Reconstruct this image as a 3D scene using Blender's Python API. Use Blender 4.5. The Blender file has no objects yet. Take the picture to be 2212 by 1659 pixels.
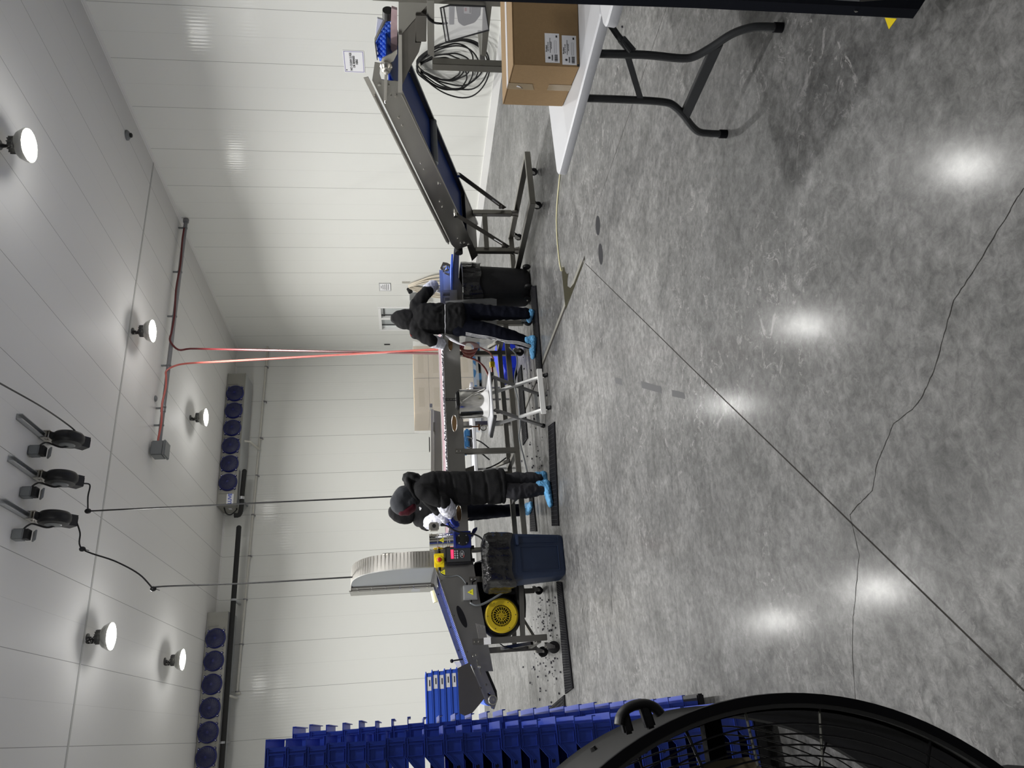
import bpy, math, random
import numpy as np
from mathutils import Vector, Matrix, noise
R = math.radians
random.seed(7)
C = bpy.context.scene.collection
scene = bpy.context.scene

# ------------------------------------------------------------ camera
F_PX, PITCH, ROLL, YAW, EYE = 1657.553, 0.139899836, -0.0189738295, 0.425613363, 1.5
def _axes():
    cp, sp = math.cos(PITCH), math.sin(PITCH)
    fw = np.array([math.sin(YAW)*cp, math.cos(YAW)*cp, -sp])
    rt = np.array([math.cos(YAW), -math.sin(YAW), 0.0])
    up = np.cross(rt, fw)
    c, s = math.cos(ROLL), math.sin(ROLL)
    return rt*c+up*s, up*c-rt*s, fw
RT, UP, FW = _axes()
cam_d = bpy.data.cameras.new('camera')
cam_d.sensor_width = 36.0
cam_d.lens = F_PX/2212*36.0
cam_d.clip_start = 0.05
cam = bpy.data.objects.new('camera', cam_d); C.objects.link(cam)
# the phone was held sideways: picture left is the ceiling
X_, Y_, Z_ = -UP, RT, -FW
cam.matrix_world = Matrix(((X_[0], Y_[0], Z_[0], 0), (X_[1], Y_[1], Z_[1], 0), (X_[2], Y_[2], Z_[2], EYE), (0, 0, 0, 1)))
scene.camera = cam

# ------------------------------------------------------------ world, exposure
w = bpy.data.worlds.new('world'); scene.world = w; w.use_nodes = True
w.node_tree.nodes['Background'].inputs[0].default_value = (0.9, 0.95, 1, 1)
w.node_tree.nodes['Background'].inputs[1].default_value = 0.02
vs = scene.view_settings
vs.view_transform = 'Standard'; vs.look = 'None'; vs.gamma = 1.0; vs.exposure = 0.0; vs.use_curve_mapping = False

# ------------------------------------------------------------ lamps: the hall's grid of high bay lamps, plus added fill lamps
XW, YB, ZC = 8.73, 16.91, 5.413          # right wall, back wall, ceiling
XL, YF = -7.0, -6.5
LAMP_Z = 5.16
LAMPS_SEEN = [(5.62, 6.45), (5.70, 10.45), (5.66, 13.72), (1.41, 10.42), (1.42, 13.70)]
LAMPS_OUT = [(1.41, 6.6), (-2.9, 6.6), (-2.9, 10.4), (-2.9, 13.7)]
LAMPS_FILL = [(5.66, 2.6), (1.41, 2.6), (-2.9, 2.6), (1.41, -2.0)]      # unseen fill lamps, added to brighten faces turned to the camera
def lamp_light(x, y, power):
    l = bpy.data.lights.new('bay_or_fill_light', 'AREA'); l.shape = 'DISK'; l.size = 0.26
    l.energy = power; l.color = (1.0, 0.99, 0.965); l.spread = R(152)
    o = bpy.data.objects.new('bay_or_fill_light', l); C.objects.link(o)
    o.location = (x, y, LAMP_Z-0.035)
    # the clear skirt of the lamp spills part of its light sideways and up
    l = bpy.data.lights.new('bay_or_fill_spill', 'POINT'); l.energy = power*0.15; l.shadow_soft_size = 0.12; l.color = (1.0, 0.99, 0.965)
    o = bpy.data.objects.new('bay_or_fill_spill', l); C.objects.link(o); o.location = (x, y, LAMP_Z-0.16)
for x, y in LAMPS_SEEN: lamp_light(x, y, 118)
for x, y in LAMPS_OUT: lamp_light(x, y, 118)
for x, y in LAMPS_FILL: lamp_light(x, y, 46)

# ------------------------------------------------------------ pixel helpers (2212x1659 photograph frame)
EYEV = np.array([0, 0, EYE])
def ray(x, y): return FW + RT*((1659-y)-829.5)/F_PX - UP*(x-1106)/F_PX
def at_z(x, y, z=0.0):
    d = ray(x, y); return tuple(EYEV + d*((z-EYE)/d[2]))
def at_x(x, y, X):
    d = ray(x, y); return tuple(EYEV + d*(X/d[0]))
def at_y(x, y, Y):
    d = ray(x, y); return tuple(EYEV + d*(Y/d[1]))
def at_plane(x, y, o, n):
    d = ray(x, y); o = np.array(o, float); n = np.array(n, float)
    return tuple(EYEV + d*(((o-EYEV)@n)/(d@n)))

# ------------------------------------------------------------ materials
def nd(nt, t, **k):
    n = nt.nodes.new(t)
    for a, b in k.items():
        if a.startswith('i_'):
            key = a[2:].replace('_', ' ')
            n.inputs[int(key) if key.isdigit() else key].default_value = b
        else: setattr(n, a, b)
    return n
def base_mat(name):
    m = bpy.data.materials.new(name); m.use_nodes = True
    return m, m.node_tree, m.node_tree.nodes['Principled BSDF']
def mat(name, col, rough=0.5, metal=0.0, var=0.0, vscale=8.0, bump=0.0, bscale=60.0, emit=0.0, alpha=1.0, stretch=None, rvar=0.0, trans=0.0, coat=0.0, spec=0.5):
    m, nt, b = base_mat(name)
    b.inputs['Base Color'].default_value = (*col, 1); b.inputs['Roughness'].default_value = rough
    b.inputs['Metallic'].default_value = metal; b.inputs['Alpha'].default_value = alpha
    b.inputs['Transmission Weight'].default_value = trans; b.inputs['Coat Weight'].default_value = coat
    b.inputs['Specular IOR Level'].default_value = spec
    L = nt.links.new
    tc = nd(nt, 'ShaderNodeTexCoord'); vec = tc.outputs['Object']
    if stretch:
        mp_ = nd(nt, 'ShaderNodeMapping'); mp_.inputs['Scale'].default_value = stretch
        L(vec, mp_.inputs['Vector']); vec = mp_.outputs['Vector']
    if var or rvar:
        n = nd(nt, 'ShaderNodeTexNoise', i_Scale=vscale, i_Detail=5.0); L(vec, n.inputs['Vector'])
        if var:
            mx = nd(nt, 'ShaderNodeMix', data_type='RGBA')
            mx.inputs[6].default_value = (*[max(0, c*(1-var)) for c in col], 1); mx.inputs[7].default_value = (*[min(1, c*(1+var)) for c in col], 1)
            L(n.outputs['Fac'], mx.inputs[0]); L(mx.outputs[2], b.inputs['Base Color'])
        if rvar:
            mr = nd(nt, 'ShaderNodeMapRange'); mr.inputs['To Min'].default_value = max(0.02, rough-rvar); mr.inputs['To Max'].default_value = min(1, rough+rvar)
            L(n.outputs['Fac'], mr.inputs['Value']); L(mr.outputs[0], b.inputs['Roughness'])
    if bump:
        n2 = nd(nt, 'ShaderNodeTexNoise', i_Scale=bscale, i_Detail=4.0); L(vec, n2.inputs['Vector'])
        bp = nd(nt, 'ShaderNodeBump', i_Strength=bump, i_Distance=0.01); L(n2.outputs['Fac'], bp.inputs['Height']); L(bp.outputs[0], b.inputs['Normal'])
    if emit:
        b.inputs['Emission Color'].default_value = (*col, 1); b.inputs['Emission Strength'].default_value = emit
    return m
M = {}
M['steel'] = mat('steel', (0.42, 0.41, 0.385), 0.30, 1.0, var=0.07, vscale=2.5, rvar=0.06, bump=0.012, bscale=25, stretch=(1, 1, 3))
M['steel_bright'] = mat('steel_bright', (0.62, 0.60, 0.56), 0.34, 1.0, var=0.05, vscale=3, bump=0.03, bscale=10)
M['steel_dark'] = mat('steel_dark', (0.20, 0.19, 0.175), 0.38, 1.0, var=0.12, vscale=5)
M['tube_steel'] = mat('tube_steel', (0.27, 0.26, 0.235), 0.36, 1.0, var=0.10, vscale=6, bump=0.05, bscale=50)
M['chrome'] = mat('chrome', (0.80, 0.79, 0.76), 0.12, 1.0)
M['white_paint'] = mat('white_paint', (0.80, 0.80, 0.79), 0.35)
M['grey_paint'] = mat('grey_paint', (0.20, 0.20, 0.20), 0.4)
M['charcoal'] = mat('charcoal', (0.045, 0.047, 0.05), 0.42, 0.2, bump=0.03, bscale=200)
M['black'] = mat('black', (0.012, 0.012, 0.013), 0.45, spec=0.3)
M['black_matte'] = mat('black_matte', (0.010, 0.010, 0.012), 0.75, spec=0.06)
M['rubber'] = mat('rubber', (0.016, 0.016, 0.018), 0.62, bump=0.15, bscale=90, spec=0.22)
M['fabric_black'] = mat('fabric_black', (0.013, 0.013, 0.014), 0.82, bump=0.25, bscale=120, var=0.2, vscale=9, spec=0.12)
M['fabric_navy'] = mat('fabric_navy', (0.006, 0.007, 0.013), 0.85, bump=0.2, bscale=120, spec=0.08)
M['fabric_grey'] = mat('fabric_grey', (0.040, 0.040, 0.046), 0.9, bump=0.25, bscale=150, var=0.15, vscale=12, spec=0.2)
M['hood_grey'] = mat('hood_grey', (0.036, 0.038, 0.044), 0.85, bump=0.2, bscale=100, spec=0.2)
M['maroon'] = mat('maroon', (0.05, 0.004, 0.010), 0.8, spec=0.2)
M['white_cloth'] = mat('white_cloth', (0.75, 0.75, 0.80), 0.6, bump=0.2, bscale=60)
M['sleeve'] = mat('sleeve', (0.66, 0.67, 0.76), 0.5, bump=0.5, bscale=45, var=0.08, vscale=30)
M['apron_film'] = mat('apron_film', (0.75, 0.76, 0.77), 0.3, alpha=0.38, bump=0.6, bscale=14)
M['shoe_cover'] = mat('shoe_cover', (0.13, 0.40, 0.72), 0.6, bump=0.8, bscale=55, var=0.15, vscale=30)
M['skin'] = mat('skin', (0.42, 0.24, 0.17), 0.5)
M['glove_blue'] = mat('glove_blue', (0.03, 0.06, 0.45), 0.4)
M['lug'] = mat('lug', (0.030, 0.066, 0.42), 0.32, var=0.08, vscale=4)
M['lug_hole_shade'] = mat('lug_hole_shade', (0.002, 0.004, 0.03), 0.6)
M['lug2'] = mat('lug2', (0.035, 0.105, 0.58), 0.4, var=0.05, vscale=4)
M['belt'] = mat('belt', (0.004, 0.040, 0.25), 0.45, var=0.1)
M['blue_belt'] = mat('blue_belt', (0.05, 0.13, 0.62), 0.45, var=0.15, vscale=20)
M['gear_blue'] = mat('gear_blue', (0.007, 0.018, 0.17), 0.35, coat=0.3)
M['bin_blue'] = mat('bin_blue', (0.012, 0.025, 0.065), 0.5, var=0.15, vscale=6, bump=0.1, bscale=120)
M['bag'] = mat('bag', (0.005, 0.005, 0.006), 0.13, bump=1.0, bscale=11, stretch=(2.2, 2.2, 0.8), spec=0.8)
M['yellow'] = mat('yellow', (0.86, 0.66, 0.01), 0.4)
M['blower_yellow'] = mat('blower_yellow', (0.55, 0.40, 0.01), 0.5)
M['warn_yellow'] = mat('warn_yellow', (0.85, 0.80, 0.03), 0.5)
M['red'] = mat('red', (0.45, 0.02, 0.015), 0.4)
M['hose_red'] = mat('hose_red', (0.48, 0.11, 0.09), 0.35)
M['hose_dark'] = mat('hose_dark', (0.10, 0.010, 0.012), 0.45)
M['hose_pink'] = mat('hose_pink', (0.80, 0.36, 0.30), 0.4)
M['led'] = mat('led', (1.0, 0.02, 0.06), 0.4, emit=3.0)
M['conduit'] = mat('conduit', (0.20, 0.20, 0.21), 0.4, 0.3)
M['box_grey'] = mat('box_grey', (0.155, 0.165, 0.17), 0.45)
M['alu'] = mat('alu', (0.42, 0.43, 0.44), 0.42, 0.6)
M['cable_grey'] = mat('cable_grey', (0.19, 0.205, 0.22), 0.4)
M['pvc'] = mat('pvc', (0.52, 0.51, 0.46), 0.4)
M['rope'] = mat('rope', (0.62, 0.56, 0.46), 0.7)
M['card'] = mat('card', (0.27, 0.172, 0.078), 0.8, var=0.10, vscale=70, bump=0.1, bscale=80)
M['card_old'] = mat('card_old', (0.42, 0.34, 0.24), 0.8, var=0.08, vscale=20)
M['tape'] = mat('tape', (0.45, 0.36, 0.24), 0.15, alpha=0.55)
M['tape_clear'] = mat('tape_clear', (0.80, 0.78, 0.80), 0.2)
M['paper'] = mat('paper', (0.78, 0.78, 0.80), 0.6)
M['ink'] = mat('ink', (0.015, 0.015, 0.018), 0.6)
M['ink_purple'] = mat('ink_purple', (0.13, 0.10, 0.36), 0.6)
M['ink_blue'] = mat('ink_blue', (0.02, 0.07, 0.50), 0.5)
M['plastic_white'] = mat('plastic_white', (0.62, 0.63, 0.66), 0.38, bump=0.05, bscale=200)
M['pink_stain'] = mat('pink_stain', (0.62, 0.45, 0.48), 0.35, var=0.25, vscale=14)
M['berry'] = mat('berry', (0.010, 0.008, 0.022), 0.45)
M['berry_light'] = mat('berry_light', (0.62, 0.35, 0.42), 0.4)
M['wood'] = mat('wood', (0.115, 0.062, 0.02), 0.65, var=0.25, vscale=6, stretch=(1, 1, 12))
M['evap'] = mat('evap', (0.30, 0.295, 0.265), 0.5, 0.4)
M['evap_fan'] = mat('evap_fan', (0.006, 0.010, 0.115), 0.4)
M['evap_dark'] = mat('evap_dark', (0.018, 0.020, 0.055), 0.5)
M['foam'] = mat('foam', (0.012, 0.012, 0.012), 0.8)
M['grey_vinyl'] = mat('grey_vinyl', (0.36, 0.38, 0.38), 0.5, var=0.03, vscale=4, bump=0.25, bscale=3)
M['film'] = mat('film', (0.90, 0.90, 0.88), 0.12, alpha=0.27, bump=1.0, bscale=5)
M['acrylic'] = mat('acrylic', (0.72, 0.72, 0.76), 0.08, alpha=0.28)
M['drum_grey'] = mat('drum_grey', (0.030, 0.030, 0.031), 0.6, bump=0.04, bscale=250, spec=0.4)
M['blade'] = mat('blade', (0.24, 0.20, 0.13), 0.5, 0.2)
M['wire'] = mat('wire', (0.010, 0.010, 0.012), 0.4, spec=0.3)
M['wire_light'] = mat('wire_light', (0.30, 0.30, 0.27), 0.4, 0.5)
M['tape_red'] = mat('tape_red', (0.45, 0.012, 0.015), 0.35)
M['tape_silver'] = mat('tape_silver', (0.42, 0.43, 0.46), 0.35)
M['rail_navy'] = mat('rail_navy', (0.006, 0.008, 0.016), 0.5, spec=0.25)
M['glass'] = mat('glass', (0.85, 0.9, 0.9), 0.05, alpha=0.25)
M['pale_yellow'] = mat('pale_yellow', (0.72, 0.68, 0.42), 0.45)
M['crate_blue'] = mat('crate_blue', (0.003, 0.025, 0.50), 0.4)
M['pump_blue'] = mat('pump_blue', (0.025, 0.11, 0.25), 0.4)
M['reflector'] = mat('reflector', (0.55, 0.55, 0.52), 0.25, 0.9)
M['lamp_glow'] = mat('lamp_glow', (1.0, 0.98, 0.90), 0.4, emit=40.0)
M['feed_blue'] = mat('feed_blue', (0.06, 0.20, 0.90), 0.4)
M['water'] = mat('water', (0.05, 0.048, 0.03), 0.06)
M['driver'] = mat('driver', (0.055, 0.055, 0.055), 0.5)
M['copper'] = mat('copper', (0.30, 0.12, 0.05), 0.35, 0.8)

def panel_mat(name, axis, phase, pitch=0.4475, col=(0.69, 0.695, 0.665), rough=0.11, line=0.0022, flute=0.3, spec=0.09):
    # smooth insulated panels with fine joints every half panel; every second joint is the deeper one
    m, nt, b = base_mat(name); L = nt.links.new
    g = nd(nt, 'ShaderNodeNewGeometry'); s = nd(nt, 'ShaderNodeSeparateXYZ'); L(g.outputs['Position'], s.inputs[0])
    def joints(p, ph, wdt):
        a = nd(nt, 'ShaderNodeMath', operation='ADD'); a.inputs[1].default_value = -ph+40*p+p/2; L(s.outputs[axis], a.inputs[0])
        f = nd(nt, 'ShaderNodeMath', operation='MODULO'); f.inputs[1].default_value = p; L(a.outputs[0], f.inputs[0])
        d = nd(nt, 'ShaderNodeMath', operation='SUBTRACT'); d.inputs[1].default_value = p/2; L(f.outputs[0], d.inputs[0])
        e = nd(nt, 'ShaderNodeMath', operation='ABSOLUTE'); L(d.outputs[0], e.inputs[0])
        r = nd(nt, 'ShaderNodeMapRange'); r.inputs['From Min'].default_value = wdt*0.6; r.inputs['From Max'].default_value = wdt*1.4
        r.inputs['To Min'].default_value = 1; r.inputs['To Max'].default_value = 0; L(e.outputs[0], r.inputs['Value'])
        return r.outputs[0]
    j1 = joints(pitch, phase, line*0.7); j2 = joints(pitch*2, phase, line*1.5)
    mx = nd(nt, 'ShaderNodeMath', operation='MAXIMUM')
    h = nd(nt, 'ShaderNodeMath', operation='MULTIPLY'); h.inputs[1].default_value = 0.38; L(j1, h.inputs[0]); L(h.outputs[0], mx.inputs[0]); L(j2, mx.inputs[1])
    c = nd(nt, 'ShaderNodeMix', data_type='RGBA'); c.inputs[6].default_value = (*col, 1); c.inputs[7].default_value = (*[v*0.42 for v in col], 1)
    L(mx.outputs[0], c.inputs[0]); L(c.outputs[2], b.inputs['Base Color'])
    n = nd(nt, 'ShaderNodeTexNoise', i_Scale=1.2, i_Detail=3.0); L(g.outputs['Position'], n.inputs['Vector'])
    mr = nd(nt, 'ShaderNodeMapRange'); mr.inputs['To Min'].default_value = rough-0.03; mr.inputs['To Max'].default_value = rough+0.05
    L(n.outputs['Fac'], mr.inputs['Value']); L(mr.outputs[0], b.inputs['Roughness'])
    bp = nd(nt, 'ShaderNodeBump', i_Strength=0.4, i_Distance=0.004); bp.invert = True; L(mx.outputs[0], bp.inputs['Height'])
    # faint roll-forming flutes
    wv = nd(nt, 'ShaderNodeMath', operation='SINE'); am = nd(nt, 'ShaderNodeMath', operation='MULTIPLY'); am.inputs[1].default_value = 2*math.pi/0.0559
    L(s.outputs[axis], am.inputs[0]); L(am.outputs[0], wv.inputs[0])
    b2 = nd(nt, 'ShaderNodeBump', i_Strength=flute, i_Distance=0.0006); L(wv.outputs[0], b2.inputs['Height']); L(bp.outputs[0], b2.inputs['Normal'])
    L(b2.outputs[0], b.inputs['Normal']); b.inputs['Specular IOR Level'].default_value = spec
    return m
M['panel_right'] = panel_mat('panel_right', 1, 7.34)
M['panel_back'] = panel_mat('panel_back', 0, 8.24)
M['panel_ceiling'] = panel_mat('panel_ceiling', 0, 0.20, col=(0.66, 0.655, 0.64), rough=0.6, flute=0.04, spec=0.15)

def floor_mat():
    m, nt, b = base_mat('concrete'); L = nt.links.new
    g = nd(nt, 'ShaderNodeNewGeometry'); P = g.outputs['Position']
    def nz(scale, det, rgh=0.55, dist=0.0):
        n = nd(nt, 'ShaderNodeTexNoise', i_Scale=scale, i_Detail=det, i_Roughness=rgh, i_Distortion=dist); L(P, n.inputs['Vector']); return n.outputs['Fac']
    def ramp(f, pts):
        r = nd(nt, 'ShaderNodeValToRGB'); e = r.color_ramp.elements
        while len(e) < len(pts): e.new(0.5)
        for i, (p, c) in enumerate(pts): e[i].position = p; e[i].color = (c, c, c, 1) if not isinstance(c, tuple) else (*c, 1)
        L(f, r.inputs[0]); return r.outputs[0]
    def mixc(f, a, c, mode='MIX'):
        x = nd(nt, 'ShaderNodeMix', data_type='RGBA', blend_type=mode)
        (L(f, x.inputs[0]) if not isinstance(f, float) else setattr(x.inputs[0], 'default_value', f))
        for i, v in ((6, a), (7, c)):
            (L(v, x.inputs[i]) if not isinstance(v, tuple) else setattr(x.inputs[i], 'default_value', (*v, 1)))
        return x.outputs[2]
    big = ramp(nz(0.55, 6, 0.6, 0.6), [(0.34, (0.088, 0.088, 0.088)), (0.66, (0.165, 0.164, 0.161))])
    mid = ramp(nz(3.2, 8, 0.68, 0.8), [(0.34, 0.58), (0.52, 1.0), (0.68, 1.38)])
    fine = ramp(nz(22, 8, 0.75, 0.4), [(0.36, 0.58), (0.50, 1.0), (0.64, 1.45)])
    col = mixc(1.0, mixc(1.0, big, mid, 'MULTIPLY'), fine, 'MULTIPLY')
    # pale worn flakes and dark scuffs with shapes of their own
    flk = ramp(nz(9, 10, 0.8, 1.6), [(0.56, 0.0), (0.60, 1.0)]); reg = ramp(nz(0.9, 3, 0.5, 0.3), [(0.44, 0.0), (0.60, 1.0)])
    fm = nd(nt, 'ShaderNodeMath', operation='MULTIPLY'); L(flk, fm.inputs[0]); L(reg, fm.inputs[1])
    fm2 = nd(nt, 'ShaderNodeMath', operation='MULTIPLY'); fm2.inputs[1].default_value = 0.75; L(fm.outputs[0], fm2.inputs[0])
    col = mixc(fm2.outputs[0], col, (0.30, 0.293, 0.29))
    drk = ramp(nz(5.5, 6, 0.7, 2.2), [(0.66, 0.0), (0.71, 0.55)])
    col = mixc(drk, col, (0.05, 0.05, 0.053))
    L(col, b.inputs['Base Color'])
    rg = ramp(nz(6, 6, 0.7, 0.8), [(0.3, 0.38), (0.7, 0.55)]); L(rg, b.inputs['Roughness'])
    bp = nd(nt, 'ShaderNodeBump', i_Strength=0.35, i_Distance=0.004); L(nz(14, 8, 0.75), bp.inputs['Height']); L(bp.outputs[0], b.inputs['Normal'])
    b.inputs['Specular IOR Level'].default_value = 0.25
    b.inputs['Coat Weight'].default_value = 0.20; b.inputs['Coat Roughness'].default_value = 0.16; b.inputs['Coat IOR'].default_value = 1.4
    return m
M['concrete'] = floor_mat()

# ------------------------------------------------------------ mesh building
OFF = {}
class MB:
    """collects shapes in world metres; build() links them as one mesh object whose origin is its parent's"""
    def __init__(s): s.v = []; s.f = []; s.m = []; s.cur = 0
    def add(s, vs, fs):
        n = len(s.v); s.v += [tuple(map(float, p)) for p in vs]; s.f += [tuple(i+n for i in f) for f in fs]; s.m += [s.cur]*len(fs); return s
    def mi(s, i): s.cur = i; return s
    def box(s, c, d, rz=0.0, M3=None):
        hx, hy, hz = d[0]/2, d[1]/2, d[2]/2
        P = [Vector((x, y, z)) for z in (-hz, hz) for y in (-hy, hy) for x in (-hx, hx)]
        m = M3 if M3 is not None else Matrix.Rotation(rz, 3, 'Z')
        return s.add([m@p+Vector(c) for p in P], [(0, 2, 3, 1), (4, 5, 7, 6), (0, 1, 5, 4), (2, 6, 7, 3), (0, 4, 6, 2), (1, 3, 7, 5)])
    def bb(s, a, b):
        a, b = Vector(a), Vector(b); return s.box((a+b)/2, [abs(q) for q in (b-a)])
    def bar(s, a, b, w, h=None, up=(0, 0, 1)):
        a, b = Vector(a), Vector(b); h = h or w; d = (b-a); L_ = d.length; d.normalize(); u = Vector(up)
        if abs(d.dot(u)) > 0.98: u = Vector((0, 1, 0))
        x = d.cross(u).normalized(); u2 = x.cross(d)
        m = Matrix((x, d, u2)).transposed(); return s.box((a+b)/2, (w, L_, h), M3=m)
    def ring(s, c, ax, r, n=16, ph=0.0, r2=None):
        ax = Vector(ax).normalized(); t = Vector((0, 0, 1)) if abs(ax.z) < 0.9 else Vector((1, 0, 0))
        x = ax.cross(t).normalized(); y = ax.cross(x); r2 = r if r2 is None else r2
        return [Vector(c)+x*r*math.cos(2*math.pi*i/n+ph)+y*r2*math.sin(2*math.pi*i/n+ph) for i in range(n)]
    def loft(s, rings, cap=True, closed=False):
        n = len(rings[0]); vs = [p for r in rings for p in r]; fs = []
        k = len(rings)
        for j in range(k if closed else k-1):
            for i in range(n):
                a = j*n+i; b = j*n+(i+1) % n; c = ((j+1) % k)*n+(i+1) % n; d = ((j+1) % k)*n+i; fs.append((a, b, c, d))
        if cap and not closed: fs += [tuple(range(n-1, -1, -1)), tuple((k-1)*n+i for i in range(n))]
        return s.add(vs, fs)
    def cyl(s, a, b, r, r2=None, n=20, cap=True):
        d = Vector(b)-Vector(a); return s.loft([s.ring(a, d, r, n), s.ring(b, d, r if r2 is None else r2, n)], cap)
    def lathe(s, c, ax, prof, n=24, cap=False):
        ax = Vector(ax).normalized(); return s.loft([s.ring(Vector(c)+ax*h, ax, max(r, 1e-4), n) for r, h in prof], cap)
    def tube(s, pts, r, n=8, closed=False, cap=True):
        P = [Vector(p) for p in pts]; k = len(P); rings = []; nx = None
        for i in range(k):
            if closed: d = P[(i+1) % k]-P[i-1]
            else: d = P[min(i+1, k-1)]-P[max(i-1, 0)]
            if d.length < 1e-9: d = Vector((0, 0, 1))
            d.normalize()
            if nx is None:
                t = Vector((0, 0, 1)) if abs(d.z) < 0.9 else Vector((1, 0, 0)); nx = d.cross(t).normalized()
            else:
                nx = (nx-d*nx.dot(d)); nx = nx.normalized() if nx.length > 1e-6 else d.orthogonal().normalized()
            ny = d.cross(nx); rr = r[i] if isinstance(r, (list, tuple)) else r
            rings.append([P[i]+nx*rr*math.cos(2*math.pi*j/n)+ny*rr*math.sin(2*math.pi*j/n) for j in range(n)])
        return s.loft(rings, cap, closed)
    def prism(s, poly, vec, inset=None):
        P = [Vector(p) for p in poly]; v = Vector(vec); n = len(P)
        return s.add(P+[p+v for p in P], [tuple(range(n-1, -1, -1)), tuple(range(n, 2*n))]+[(i, (i+1) % n, n+(i+1) % n, n+i) for i in range(n)])
    def ell(s, c, r, n=14, k=9, M3=None):
        m = M3 or Matrix.Identity(3); vs = []; fs = []
        for j in range(1, k):
            t = math.pi*j/k
            for i in range(n):
                a = 2*math.pi*i/n; vs.append(m@Vector((r[0]*math.sin(t)*math.cos(a), r[1]*math.sin(t)*math.sin(a), r[2]*math.cos(t)))+Vector(c))
        vs += [m@Vector((0, 0, r[2]))+Vector(c), m@Vector((0, 0, -r[2]))+Vector(c)]; T = len(vs)-2
        for j in range(k-2):
            for i in range(n): fs.append((j*n+i, (j+1)*n+i, (j+1)*n+(i+1) % n, j*n+(i+1) % n))
        for i in range(n): fs += [(T, i, (i+1) % n), (T+1, (k-2)*n+(i+1) % n, (k-2)*n+i)]
        return s.add(vs, fs)
    def build(s, name, m, parent=None, smooth=30, bevel=0.0, bseg=2):
        me = bpy.data.meshes.new(name)
        if parent is not None: off = OFF[parent]
        else:
            a = np.array(s.v); off = Vector(((a[:, 0].min()+a[:, 0].max())/2, (a[:, 1].min()+a[:, 1].max())/2, a[:, 2].min()))
        me.from_pydata([(p[0]-off[0], p[1]-off[1], p[2]-off[2]) for p in s.v], [], s.f)
        ms = m if isinstance(m, (list, tuple)) else [m]
        for q in ms: me.materials.append(M[q] if isinstance(q, str) else q)
        if len(ms) > 1: me.polygons.foreach_set('material_index', s.m)
        me.validate(); me.update()
        import bmesh
        bm = bmesh.new(); bm.from_mesh(me); bmesh.ops.recalc_face_normals(bm, faces=bm.faces)
        if bevel:
            es = [e for e in bm.edges if len(e.link_faces) == 2 and e.calc_face_angle(0) > 0.6]
            try: bmesh.ops.bevel(bm, geom=es, offset=bevel, segments=bseg, affect='EDGES', clamp_overlap=True)
            except Exception: pass
        bm.to_mesh(me); bm.free()
        if smooth:
            me.shade_smooth(); me.set_sharp_from_angle(angle=R(smooth))
        o = bpy.data.objects.new(name, me); C.objects.link(o)
        if parent is not None: o.parent = parent
        else: o.location = off
        OFF[o] = Vector(off)
        return o
def tag(o, label=None, cat=None, group=None, kind=None):
    if label: o['label'] = label
    if cat: o['category'] = cat
    if group: o['group'] = group
    if kind: o['kind'] = kind
    return o
def thing(name, loc, label, cat, group=None):
    o = bpy.data.objects.new(name, None); C.objects.link(o); o.location = loc; o.empty_display_size = 0.1
    OFF[o] = Vector(loc); return tag(o, label, cat, group)
def kids(o): return [c for c in C.objects if c.parent == o]
def copy_tree(o, loc=None, rz=None, label=None, parent=None):
    c = o.copy(); C.objects.link(c)
    if parent is not None: c.parent = parent
    if loc is not None: c.location = loc
    if rz is not None: c.rotation_euler = (0, 0, rz)
    if label: c['label'] = label
    for k in o.children: copy_tree(k, parent=c)
    return c
def curve(pts, n=8, closed=False):
    P = [Vector(p) for p in pts]; out = []; k = len(P)
    rng = range(k) if closed else range(k-1)
    for i in rng:
        p0 = P[(i-1) % k] if closed or i > 0 else P[0]*2-P[1]; p1 = P[i]; p2 = P[(i+1) % k]
        p3 = P[(i+2) % k] if closed or i+2 < k else P[-1]*2-P[-2]
        for j in range(n):
            t = j/n; out.append(0.5*((2*p1)+(-p0+p2)*t+(2*p0-5*p1+4*p2-p3)*t*t+(-p0+3*p1-3*p2+p3)*t**3))
    if not closed: out.append(P[-1])
    return out
def text_obj(s, size, origin, xdir, ydir, m, parent, name='lettering', depth=0.0006, align='CENTER', bold=0.0):
    cu = bpy.data.curves.new(name, 'FONT'); cu.body = s; cu.size = size; cu.align_x = align; cu.align_y = 'CENTER'; cu.extrude = depth; cu.offset = bold
    cu.space_line = 1.0; cu.resolution_u = 2
    t = bpy.data.objects.new('tmp_text', cu); C.objects.link(t)
    dg = bpy.context.evaluated_depsgraph_get(); me = bpy.data.meshes.new_from_object(t.evaluated_get(dg)); bpy.data.objects.remove(t); bpy.data.curves.remove(cu)
    x = Vector(xdir).normalized(); y = Vector(ydir).normalized(); z = x.cross(y); mt = Matrix((x, y, z)).transposed().to_4x4(); mt.translation = Vector(origin)-OFF[parent]
    me.transform(mt); me.materials.clear(); me.materials.append(M[m]); me.name = name
    o = bpy.data.objects.new(name, me); C.objects.link(o); o.parent = parent; OFF[o] = OFF[parent]
    return o

# ------------------------------------------------------------ room
def struct(mb, name, m, **k):
    o = mb.build(name, m, smooth=0, **k); o['kind'] = 'structure'; return o
T = 0.12
struct(MB().bb((XL-T, YF-T, -0.15), (XW+T, YB+T, 0)), 'floor', 'concrete')
struct(MB().bb((XL-T, YF-T, ZC), (XW+T, YB+T, ZC+0.15)), 'ceiling', 'panel_ceiling')
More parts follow.
